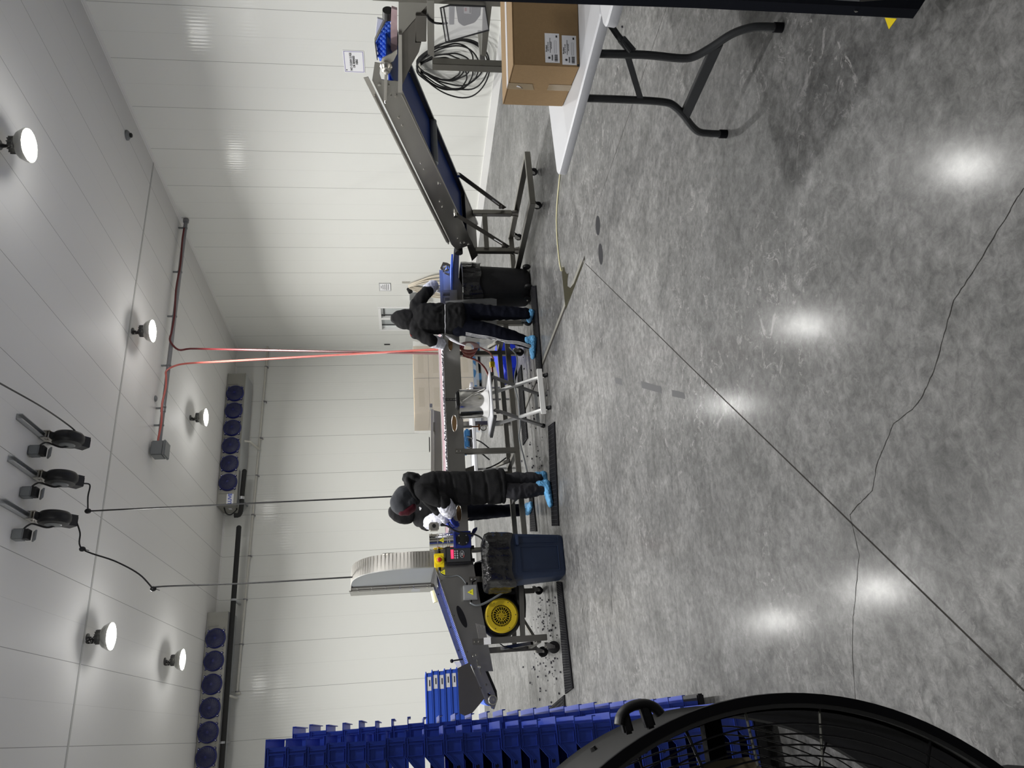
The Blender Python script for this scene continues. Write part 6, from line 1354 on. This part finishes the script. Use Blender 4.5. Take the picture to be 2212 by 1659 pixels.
# puddle with the thin yellow hose that feeds it
pud = [(1213, 573), (1219, 575), (1221, 586), (1225, 592), (1228, 590), (1226, 605), (1226, 618), (1232, 622), (1240, 612), (1262, 560), (1262, 566), (1222, 670), (1219, 640), (1215, 600)]
b = MB(); b.add([(*fl(x, y)[:2], 0.0012) for x, y in pud], [tuple(range(len(pud)))]); o = b.build('puddle', mat('wet_concrete', (0.055, 0.052, 0.036), 0.08), smooth=0); tag(o, 'dark green tinted puddle on the floor at the end of the thin yellow hose', 'puddle')
P = [fl(1212, 585, 0.006), fl(1209, 570, 0.006), fl(1206, 545, 0.006), fl(1203, 510, 0.006), fl(1202, 470, 0.006), fl(1204, 430, 0.006), fl(1208, 390, 0.006), fl(1211, 360, 0.006)]
tag(MB().tube(curve(P, 5), 0.006, 6).build('thin_hose', 'pale_yellow'), 'thin yellow hose lying on the floor beside the long joint', 'hose')
for (pts, n) in (([(1328, 815), (1330, 828), (1345, 832), (1343, 818)], 14), ([(1385, 823), (1387, 838), (1430, 850), (1428, 835)], 15), ([(1452, 842), (1452, 856), (1480, 862), (1478, 848)], 16)):
    b = MB(); b.add([(*fl(x, y)[:2], 0.0008) for x, y in pts], [(0, 1, 2, 3)]); trim(b, n, fm_t)
# ------------------------------------------------------------ people
def J(x, y, Y): return Vector(at_y(x, y, Y))
def blob(name, chains, m, parent, vox=0.014, smooth_it=4, amp=0.0, nscale=9.0, seams=None, cut=None, ells=(), seed=0):
    b = MB()
    for ch in chains:
        for (p, r), (q, s_) in zip(ch, ch[1:]):
            p, q = Vector(p), Vector(q); r3 = r if isinstance(r, tuple) else (r, r, r); s3 = s_ if isinstance(s_, tuple) else (s_, s_, s_)
            L_ = (q-p).length; n = max(1, int(L_/(min(min(r3), min(s3))*0.35))+1)
            for i in range(n+1):
                f = i/n; b.ell(p.lerp(q, f), [r3[k]*(1-f)+s3[k]*f for k in range(3)], 14, 10)
    for c, r, M3 in ells: b.ell(c, r, 18, 12, M3=M3)
    o = b.build(name, m, parent, smooth=0)
    md = o.modifiers.new('r', 'REMESH'); md.mode = 'VOXEL'; md.voxel_size = vox
    sm = o.modifiers.new('s', 'SMOOTH'); sm.iterations = smooth_it; sm.factor = 0.6
    dg = bpy.context.evaluated_depsgraph_get(); me = bpy.data.meshes.new_from_object(o.evaluated_get(dg))
    old = o.data; o.modifiers.clear(); o.data = me; bpy.data.meshes.remove(old); me.name = name
    off = OFF[o]; nr = [v.normal.copy() for v in me.vertices]
    for v, n in zip(me.vertices, nr):
        p = v.co+Vector(off); d = 0.0
        if amp:
            q = Vector((p.x*nscale, p.y*nscale, p.z*nscale*1.6))+Vector((seed, 0, 0))
            t1 = noise.noise(q); t2 = noise.noise(q*2.3); d += amp*(0.9*(1-abs(t1)*2.2)+0.5*t2)
        if seams: d -= seams(p)
        v.co += n*d
    me.shade_smooth()
    return o
def hand(name, wrist, dirv, palmn, m, parent, curl=0.5, right=True):
    w_ = Vector(wrist); d = Vector(dirv).normalized(); n = Vector(palmn); n = (n-d*n.dot(d)).normalized(); s = d.cross(n)*(1 if right else -1)
    b = MB(); pal = w_+d*0.05
    mt = Matrix((s, d, n)).transposed(); b.ell(pal, (0.041, 0.052, 0.016), 14, 10, M3=mt)
    b.ell(w_+d*0.005, (0.028, 0.03, 0.02), 12, 8, M3=mt)
    chains = []
    for k, (o_, ln) in enumerate(((-0.030, 0.062), (-0.010, 0.074), (0.011, 0.070), (0.030, 0.055))):
        p0 = w_+d*0.088+s*o_; a = curl*(0.8+0.1*k); p1 = p0+(d*math.cos(a)+n*math.sin(a))*ln*0.45; a *= 1.9; p2 = p1+(d*math.cos(a)+n*math.sin(a))*ln*0.32; a *= 1.25; p3 = p2+(d*math.cos(a)+n*math.sin(a))*ln*0.26
        chains.append([(p0-d*0.02, 0.0095), (p1, 0.009), (p2, 0.0082), (p3, 0.0074)])
    t0 = w_+d*0.035-s*0.034; t1 = t0-s*0.020+d*0.030+n*0.012; t2 = t1+d*0.026+n*0.014; chains.append([(w_+d*0.03-s*0.02, 0.014), (t0, 0.0125), (t1, 0.011), (t2, 0.0088)])
    o = blob(name, chains+[[(w_, 0.022), (pal, 0.02)]], m, parent, vox=0.0052, smooth_it=2, ells=[(pal, (0.041, 0.052, 0.016), mt)])
    return o
def headfeat(c, r, face):
    # nose, brow, chin, ears for a head of radius r looking along face
    f = Vector(face).normalized(); s = f.cross(Vector((0, 0, 1))).normalized(); I = None
    E_ = [(c, (r*0.80, r*0.92, r*1.12), Matrix((s, f, Vector((0, 0, 1)))).transposed())]
    E_.append((c+f*r*0.90+Vector((0, 0, -0.008)), (0.012, 0.018, 0.024), Matrix((s, f, Vector((0, 0, 1)))).transposed()))
    E_.append((c+f*r*0.62+Vector((0, 0, -r*0.85)), (0.035, 0.03, 0.028), Matrix((s, f, Vector((0, 0, 1)))).transposed()))
    E_.append((c+f*r*0.84+Vector((0, 0, -r*0.50)), (0.024, 0.010, 0.009), Matrix((s, f, Vector((0, 0, 1)))).transposed()))
    for g in (-1, 1):
        E_.append((c+s*g*r*0.82, (0.010, 0.022, 0.032), Matrix((s, f, Vector((0, 0, 1)))).transposed()))
        E_.append((c+f*r*0.80+s*g*0.032+Vector((0, 0, 0.022)), (0.016, 0.010, 0.008), Matrix((s, f, Vector((0, 0, 1)))).transposed()))
    return E_
def eyes(c, r, face, parent):
    f = Vector(face).normalized(); s = f.cross(Vector((0, 0, 1))).normalized()
    for g in (-1, 1): MB().ell(c+f*r*0.845+s*g*0.032+Vector((0, 0, 0.008)), (0.011, 0.011, 0.009), 10, 8).build('eye', 'paper', parent)

def shoe(name, heel, toe, parent, h=0.09, w_=0.052):
    h0, t0 = Vector(heel), Vector(toe); d = (t0-h0).normalized(); up = Vector((0, 0, 1))
    ch = [[(h0+up*0.050, (w_*0.82, w_*0.82, 0.045)), (h0.lerp(t0, 0.35)+up*0.045, (w_*0.85, w_*0.85, 0.04)), (h0.lerp(t0, 0.7)+up*0.038, (w_*0.95, w_*0.95, 0.033)), (t0+up*0.032, (w_*0.7, w_*0.7, 0.027))],
          [(h0+up*0.06+d*0.02, 0.045), (h0+up*0.115+d*0.012, 0.048)]]
    o = blob(name, ch, 'shoe_cover', parent, vox=0.010, smooth_it=2, amp=0.006, nscale=28, seed=heel[0]*3)
    for v in o.data.vertices:
        z = v.co.z+OFF[o][2]
        if z < 0.014: v.co.z = 0.0135-OFF[o][2]
    return o

# ---- worker in black seen from behind
Y0 = 7.54
t = thing('person', (J(1160, 705, Y0).x, Y0, 0.012), 'person seen from behind in black hooded jacket and striped track pants, reaching over the line', 'person')
PA = t
hipR, hipL = J(1000, 674, Y0), J(1000, 706, Y0); kR, kL = J(1078, 676, Y0-0.02), J(1078, 719, Y0-0.02); aR, aL = J(1148, 677, Y0-0.03), J(1145, 741, Y0+0.04)
neck = J(888, 690, Y0+0.02); chest = J(920, 688, Y0); waist = J(965, 688, Y0-0.01); headc = J(868, 690, Y0+0.09)
shR, shL = J(900, 658, Y0+0.02), J(900, 719, Y0+0.02); elR, elL = J(919, 634, Y0-0.03), J(931, 736, Y0-0.02); wrR, wrL = J(935, 617, Y0+0.17), J(952, 742, Y0+0.20)
toeR = Vector((aR.x+0.03, aR.y+0.20, 0.012)); toeL = Vector((aL.x-0.10, aL.y+0.12, 0.012))
blob('body', [[(hipR.lerp(hipL, 0.5)+Vector((0, 0, 0.05)), 0.08), (waist, 0.10), (chest, 0.11), (neck, 0.055), (headc, 0.07)], [(hipR, 0.06), (kR, 0.045), (aR, 0.033), (Vector((aR.x, aR.y, 0.05)), 0.03)], [(hipL, 0.06), (kL, 0.045), (aL, 0.033), (Vector((aL.x, aL.y, 0.05)), 0.03)],
     [(shR, 0.05), (elR, 0.038), (wrR, 0.026)], [(shL, 0.05), (elL, 0.038), (wrL, 0.026)], [(shR, 0.06), (shL, 0.06)]], 'skin', t, ells=headfeat(headc, 0.095, (0, 1, -0.5)), smooth_it=2)
eyes(headc, 0.095, (0, 1, -0.5), t)
mid = hipR.lerp(hipL, 0.5)
jk = blob('jacket', [[(J(999, 688, Y0), (0.198, 0.150, 0.025)), (J(978, 688, Y0), (0.190, 0.150, 0.04)), (J(960, 688.5, Y0), (0.178, 0.145, 0.04)), (J(935, 688, Y0-0.005), (0.186, 0.145, 0.05)), (J(912, 688, Y0), (0.176, 0.135, 0.06)), (J(898, 689, Y0+0.02), (0.13, 0.11, 0.05)), (J(888, 690, Y0+0.03), (0.085, 0.08, 0.03))],
     [(shR, 0.072), (shR.lerp(elR, 0.5), 0.070), (elR, 0.068), (elR.lerp(wrR, 0.7), 0.058)], [(shL, 0.072), (shL.lerp(elL, 0.5), 0.068), (elL, 0.064), (elL.lerp(wrL, 0.35), 0.060)], [(shR, 0.07), (J(897, 689, Y0), 0.075), (shL, 0.07)]], 'fabric_black', t, vox=0.012, amp=0.0105, nscale=8, seed=3,
     seams=lambda p: 0.016*math.exp(-((p.z-(waist.z+0.02))/0.010)**2)+0.010*max(0, math.sin(p.x*62+2.5*math.sin(p.z*18)))*math.exp(-((p.z-(waist.z+0.085))/0.055)**2))
hd = blob('hood', [[(J(890, 691, Y0+0.03), (0.125, 0.10, 0.035)), (J(874, 690, Y0+0.05), (0.115, 0.115, 0.05)), (J(862, 689, Y0+0.07), (0.095, 0.11, 0.05)), (J(853, 688, Y0+0.08), (0.062, 0.085, 0.035)), (J(848, 688, Y0+0.08), (0.04, 0.06, 0.02))]], 'fabric_black', t, vox=0.011, amp=0.006, nscale=10, seed=8)
def legshape(h, k, a, w0=0.100, w1=0.082, w2=0.062):
    return [(h, (w0, w0, w0)), (h.lerp(k, 0.5), ((w0+w1)/2+0.004,)*3), (k, (w1,)*3), (k.lerp(a, 0.6), (w2+0.010,)*3), (Vector((a.x, a.y, max(a.z, 0.11))), (w2,)*3)]
tr = blob('trousers', [legshape(hipR, kR, aR), legshape(hipL, kL, aL), [(hipR+Vector((0, 0, 0.05)), 0.105), (hipL+Vector((0, 0, 0.05)), 0.105)], [(hipR+Vector((0, 0, -0.02)), 0.095), (hipL+Vector((0, 0, -0.02)), 0.095)]], 'fabric_navy', t, vox=0.013, amp=0.008, nscale=7, seed=5)
# three white stripes down the outer side of the left leg, lifted off the cloth surface
from mathutils.bvhtree import BVHTree
def bvh(o):
    me = o.data; off = Vector(OFF[o]); return BVHTree.FromPolygons([v.co+off for v in me.vertices], [tuple(p.vertices) for p in me.polygons])
bt = bvh(tr); camv = Vector((0, 0, EYE))
def onto(tree, x, y, lift=0.003):
    d = Vector(ray(x, y)).normalized(); h = tree.ray_cast(camv, d)
    return None if h[0] is None else h[0]+h[1]*(lift if h[1].dot(d) < 0 else -lift)
for k in range(3):
    P = []
    for i in range(36):
        f = i/35; x = 1006+f*143; yedge = 724.5+f*27+2.0*math.sin(f*14)*f; y = yedge+4-5.5+0-2.6*(2-k)
        for dy in (0, -2, -4, -7, -10):
            q = onto(bt, x, y+dy, 0.0025)
            if q is not None: P.append(q); break
    if len(P) > 3: MB().tube(P, 0.0042, 5).build('stripe', 'paper', tr)
shoe('shoe_cover', Vector((aR.x, aR.y-0.02, 0.012)), toeR, t); shoe('shoe_cover', Vector((aL.x+0.02, aL.y-0.05, 0.012)), toeL, t, w_=0.058)
blob('sleeve_cover', [[(elR.lerp(wrR, 0.40), 0.074), (wrR, 0.064), (wrR+Vector((0.0, 0.06, -0.03)), 0.040)]], 'sleeve', t, vox=0.009, amp=0.007, nscale=18, seed=1)
blob('sleeve_cover', [[(elL.lerp(wrL, 0.25), 0.070), (wrL, 0.062), (wrL+Vector((0.0, 0.05, -0.01)), 0.035)]], 'sleeve', t, vox=0.009, amp=0.007, nscale=18, seed=2)
hand('glove', wrR+Vector((0, 0.03, -0.01)), (-0.1, 0.6, -0.6), (0, -0.4, -0.8), 'white_cloth', t, 0.5, True); hand('glove', wrL+Vector((0, 0.03, 0.0)), (0.1, 0.7, -0.45), (0, -0.3, -0.9), 'white_cloth', t, 0.5, False)
bj = bvh(jk)
def wrapstrip(tree, pts, w_, nm, m, parent, lift=0.004):
    P = [onto(tree, x, y, lift) for x, y in pts]; P = [p for p in P if p is not None]
    if len(P) > 2: return MB().tube(P, w_, 6).build(nm, m, parent)
wrapstrip(bj, [(961.5, y) for y in range(656, 723, 3)], 0.0055, 'apron_string', 'white_cloth', t)
wrapstrip(bj, [(882.5+abs(y-690)*0.03, y) for y in range(678, 703, 3)], 0.009, 'neck_loop', 'white_cloth', t, lift=0.002)
# apron: thin film sheet in front of the legs, bulging out past both sides
ap = MB(); rows = []
ed = [(962, 724, 650), (975, 733, 649), (990, 741, 648), (1005, 747, 647), (1025, 752, 646), (1045, 750, 645), (1062, 742, 644), (1073, 733, 646)]
for (x, yl, yr) in ed:
    row = []
    for i in range(13):
        f = i/12; y = yl+(yr-yl)*f; dep = 0.13+0.05*math.sin(f*math.pi)+0.010*math.sin(f*17+x*0.05); row.append(J(x, y, Y0+dep-0.09*(abs(2*f-1)**6)))
    rows.append(row)
vs = [p for r_ in rows for p in r_]; n = 13
ap.add(vs, [(i*n+j, i*n+j+1, (i+1)*n+j+1, (i+1)*n+j) for i in range(len(rows)-1) for j in range(n-1)])
ap.build('apron', 'apron_film', t, smooth=80)
MB().tube([rows[0][0], rows[1][0], rows[2][0], rows[3][0]], [0.004, 0.018, 0.012, 0.006], 6).build('apron_edge', 'white_cloth', t)
MB().tube([(p.x, p.y, p.z) for p in (J(886, 722, Y0), J(888, 726, Y0), J(891, 725, Y0), J(890, 722, Y0))], 0.003, 5, closed=True).build('pendant_cord', 'red', t)

# ---- worker in long padded coat, facing left
Y1 = 7.62
t = thing('person', (J(1185, 1055, Y1).x, Y1, 0.012), 'person in long black padded coat and grey hood bending over the line, facing left', 'person')
hipN, hipF = J(1068, 1058, Y1-0.06), J(1068, 1050, Y1+0.08); kN, kF = J(1110, 1062, Y1-0.07), J(1110, 1036, Y1+0.08); aN, aF = J(1168, 1057, Y1-0.05), J(1168, 1034, Y1+0.06)
waist = J(990, 1056, Y1); chest = J(935, 1050, Y1); neck = J(897, 1062, Y1); headc = J(868, 1083, Y1+0.0); sN, sF = J(912, 1062, Y1-0.14), J(915, 1064, Y1+0.14)
eN, eF = J(957, 1084, Y1-0.12), J(950, 1100, Y1+0.12); wN, wF = J(972, 1106, Y1+0.06), J(962, 1116, Y1+0.2)
face = (-0.8, 0.35, -0.6)
blob('body', [[(J(1030, 1055, Y1), 0.09), (waist, 0.10), (chest, 0.12), (neck, 0.055), (headc, 0.07)], [(hipN, 0.06), (kN, 0.05), (aN, 0.035), (Vector((aN.x, aN.y, 0.05)), 0.03)], [(hipF, 0.06), (kF, 0.05), (aF, 0.035), (Vector((aF.x, aF.y, 0.05)), 0.03)],
     [(sN, 0.05), (eN, 0.038), (wN, 0.026)], [(sF, 0.05), (eF, 0.038), (wF, 0.026)], [(sN, 0.06), (sF, 0.06)]], 'skin', t, ells=headfeat(headc, 0.080, face), smooth_it=2)
eyes(headc, 0.080, face, t)
zs = [J(x, 1050, Y1).z for x in (941, 973, 1008, 1044, 1076)]
def seamf(p):
    d = 0
    for z in zs:
        zz = z-0.10*(2.42-p.x) if True else z
        d += 0.014*math.exp(-((p.z-zz)/0.009)**2)
    return d
coat = blob('coat', [[(J(1087, 1050, Y1), (0.185, 0.19, 0.028)), (J(1065, 1051, Y1), (0.178, 0.19, 0.05)), (J(1030, 1054, Y1), (0.175, 0.17, 0.06)), (J(1000, 1055, Y1), (0.180, 0.17, 0.06)), (J(970, 1054, Y1), (0.170, 0.17, 0.06)), (J(940, 1050, Y1), (0.155, 0.18, 0.06)), (J(918, 1050, Y1), (0.125, 0.17, 0.06)), (J(903, 1056, Y1), (0.10, 0.13, 0.05)), (J(893, 1060, Y1), (0.085, 0.10, 0.04))],
     [(sN, 0.080), (sN.lerp(eN, 0.5), 0.082), (eN, 0.076), (eN.lerp(wN, 0.4), 0.066)], [(sF, 0.080), (eF, 0.072), (eF.lerp(wF, 0.4), 0.06)]], 'fabric_black', t, vox=0.014, amp=0.007, nscale=6, seed=12, seams=seamf)
blob('coat_hood', [[(J(884, 1032, Y1), (0.045, 0.12, 0.07)), (J(893, 1036, Y1), (0.055, 0.14, 0.08)), (J(905, 1044, Y1), (0.06, 0.13, 0.06))], [(J(880, 1042, Y1), (0.05, 0.13, 0.03)), (J(888, 1064, Y1), (0.06, 0.12, 0.035)), (J(899, 1082, Y1), (0.04, 0.09, 0.03))]], 'fabric_black', t, vox=0.012, amp=0.010, nscale=11, seed=4)
hd = blob('sweater_hood', [[(J(884, 1068, Y1), (0.10, 0.11, 0.05)), (J(870, 1076, Y1), (0.125, 0.125, 0.09)), (J(862, 1086, Y1), (0.11, 0.12, 0.092)), (J(868, 1098, Y1), (0.065, 0.10, 0.085))], [(J(884, 1086, Y1), (0.08, 0.10, 0.05)), (J(892, 1082, Y1), (0.08, 0.10, 0.04))]], 'hood_grey', t, vox=0.011, amp=0.004, nscale=9, seed=6)
blob('scarf', [[(J(868, 1106, Y1), (0.035, 0.07, 0.04)), (J(880, 1105, Y1), (0.035, 0.08, 0.05)), (J(892, 1096, Y1), (0.05, 0.08, 0.035))]], 'maroon', t, vox=0.010, amp=0.003)
blob('trousers', [[(hipN, 0.085), (kN, 0.080), (kN.lerp(aN, 0.6), 0.074), (Vector((aN.x, aN.y, max(aN.z, 0.12))), 0.062)], [(hipF, 0.085), (kF, 0.078), (kF.lerp(aF, 0.6), 0.070), (Vector((aF.x, aF.y, max(aF.z, 0.12))), 0.060)], [(hipN, 0.08), (hipF, 0.08)]], 'fabric_grey', t, vox=0.012, amp=0.009, nscale=11, seed=9)
for a in (aN, aF): MB().cyl((a.x, a.y, 0.09), (a.x, a.y, 0.15), 0.045, n=14).build('sock', 'black', t)
shoe('shoe_cover', Vector((aN.x+0.05, aN.y-0.02, 0.012)), Vector((aN.x-0.17, aN.y-0.05, 0.012)), t, w_=0.056); shoe('shoe_cover', Vector((aF.x+0.04, aF.y, 0.012)), Vector((aF.x-0.15, aF.y+0.02, 0.012)), t)
blob('sleeve_cover', [[(eN.lerp(wN, 0.25), 0.078), (eN.lerp(wN, 0.7), 0.080), (wN, 0.060), (wN+Vector((-0.03, 0.03, 0)), 0.035)]], 'sleeve', t, vox=0.009, amp=0.009, nscale=16, seed=1)
blob('sleeve_cover', [[(eF.lerp(wF, 0.3), 0.07), (wF, 0.055), (wF+Vector((-0.03, 0.03, 0)), 0.035)]], 'sleeve', t, vox=0.009, amp=0.009, nscale=16, seed=7)
hand('glove', wN+Vector((-0.03, 0.03, 0.0)), (-0.5, 0.6, -0.3), (0, -0.3, -0.9), 'glove_blue', t, 0.5, False); hand('glove', wF+Vector((-0.02, 0.03, 0)), (-0.5, 0.5, -0.3), (0, 0.3, -0.9), 'glove_blue', t, 0.5, True)

# ---- worker beyond the line, mostly hidden
Y2 = 8.98
t = thing('person', (J(1150, 1100, Y2).x, Y2, 0.012), 'person in black hood standing beyond the line, half hidden behind the padded coat worker', 'person')
hipN, hipF = J(1005, 1102, Y2-0.02), J(1005, 1108, Y2+0.10); kN, kF = J(1070, 1104, Y2), J(1070, 1106, Y2+0.15); aN, aF = J(1132, 1104, Y2-0.02), J(1128, 1098, Y2+0.15)
chest = J(920, 1106, Y2); waist = J(965, 1106, Y2); neck = J(893, 1106, Y2); headc = J(864, 1108, Y2-0.05); sN, sF = J(908, 1090, Y2-0.03), J(905, 1124, Y2-0.01); eN, eF = J(935, 1086, Y2-0.10), J(922, 1133, Y2-0.10); wN, wF = J(950, 1100, Y2-0.32), J(946, 1120, Y2-0.34)
face = (-0.1, -0.8, -0.65)
blob('body', [[(J(1000, 1105, Y2), 0.11), (waist, 0.10), (chest, 0.12), (neck, 0.055), (headc, 0.07)], [(hipN, 0.06), (kN, 0.05), (aN, 0.035), (Vector((aN.x, aN.y, 0.05)), 0.03)], [(hipF, 0.06), (kF, 0.05), (aF, 0.035), (Vector((aF.x, aF.y, 0.05)), 0.03)],
     [(sN, 0.05), (eN, 0.038), (wN, 0.026)], [(sF, 0.05), (eF, 0.038), (wF, 0.026)], [(sN, 0.06), (sF, 0.06)]], 'skin', t, ells=headfeat(headc, 0.095, face), smooth_it=2)
eyes(headc, 0.095, face, t)
jk = blob('jacket', [[(J(1000, 1105, Y2), (0.16, 0.13, 0.05)), (J(960, 1106, Y2), (0.16, 0.13, 0.06)), (J(925, 1106, Y2), (0.17, 0.13, 0.06)), (J(903, 1106, Y2), (0.13, 0.10, 0.05)), (J(892, 1107, Y2), (0.09, 0.09, 0.04))], [(sN, 0.07), (eN, 0.066), (eN.lerp(wN, 0.4), 0.058)], [(sF, 0.075), (eF, 0.074), (eF.lerp(wF, 0.4), 0.062)]], 'fabric_black', t, vox=0.014, amp=0.007, nscale=9, seed=14)
blob('hood', [[(J(885, 1110, Y2-0.02), (0.12, 0.11, 0.05)), (J(868, 1111, Y2-0.03), (0.115, 0.13, 0.08)), (J(856, 1108, Y2-0.03), (0.10, 0.12, 0.07)), (J(850, 1106, Y2-0.03), (0.08, 0.10, 0.06))]], 'fabric_black', t, vox=0.012, amp=0.005, nscale=8, seed=2)
tr = blob('trousers', [[(hipN, 0.10), (kN, 0.078), (Vector((aN.x, aN.y, max(aN.z, 0.13))), 0.058)], [(hipF, 0.10), (kF, 0.078), (Vector((aF.x, aF.y, max(aF.z, 0.13))), 0.058)], [(hipN, 0.1), (hipF, 0.1)]], 'fabric_navy', t, vox=0.014, amp=0.006, nscale=7, seed=15)
shoe('shoe_cover', Vector((aN.x, aN.y+0.03, 0.001)), Vector((aN.x+0.03, aN.y-0.18, 0.001)), t); shoe('shoe_cover', Vector((aF.x, aF.y+0.03, 0.001)), Vector((aF.x-0.02, aF.y-0.18, 0.001)), t)
blob('sleeve_cover', [[(eN.lerp(wN, 0.3), 0.068), (wN, 0.06)]], 'sleeve', t, vox=0.009, amp=0.009, nscale=16, seed=5)
blob('sleeve_cover', [[(eF.lerp(wF, 0.3), 0.078), (eF.lerp(wF, 0.65), 0.082), (wF, 0.06)]], 'sleeve', t, vox=0.009, amp=0.010, nscale=16, seed=11)
hand('glove', wN, (0.0, -0.7, -0.5), (0, 0.3, -0.9), 'glove_blue', t, 0.5, True); hand('glove', wF, (0.1, -0.7, -0.5), (0, 0.3, -0.9), 'glove_blue', t, 0.5, False)
bj = bvh(jk)
for dx, dy in ((0, 0), (2.2, 1.5), (0.8, 3.6)):
    q = onto(bj, 907+dx, 1097+dy, 0.003)
    if q: MB().ell(q, (0.012, 0.005, 0.009), 8, 6).build('jacket_logo', 'paper', jk)
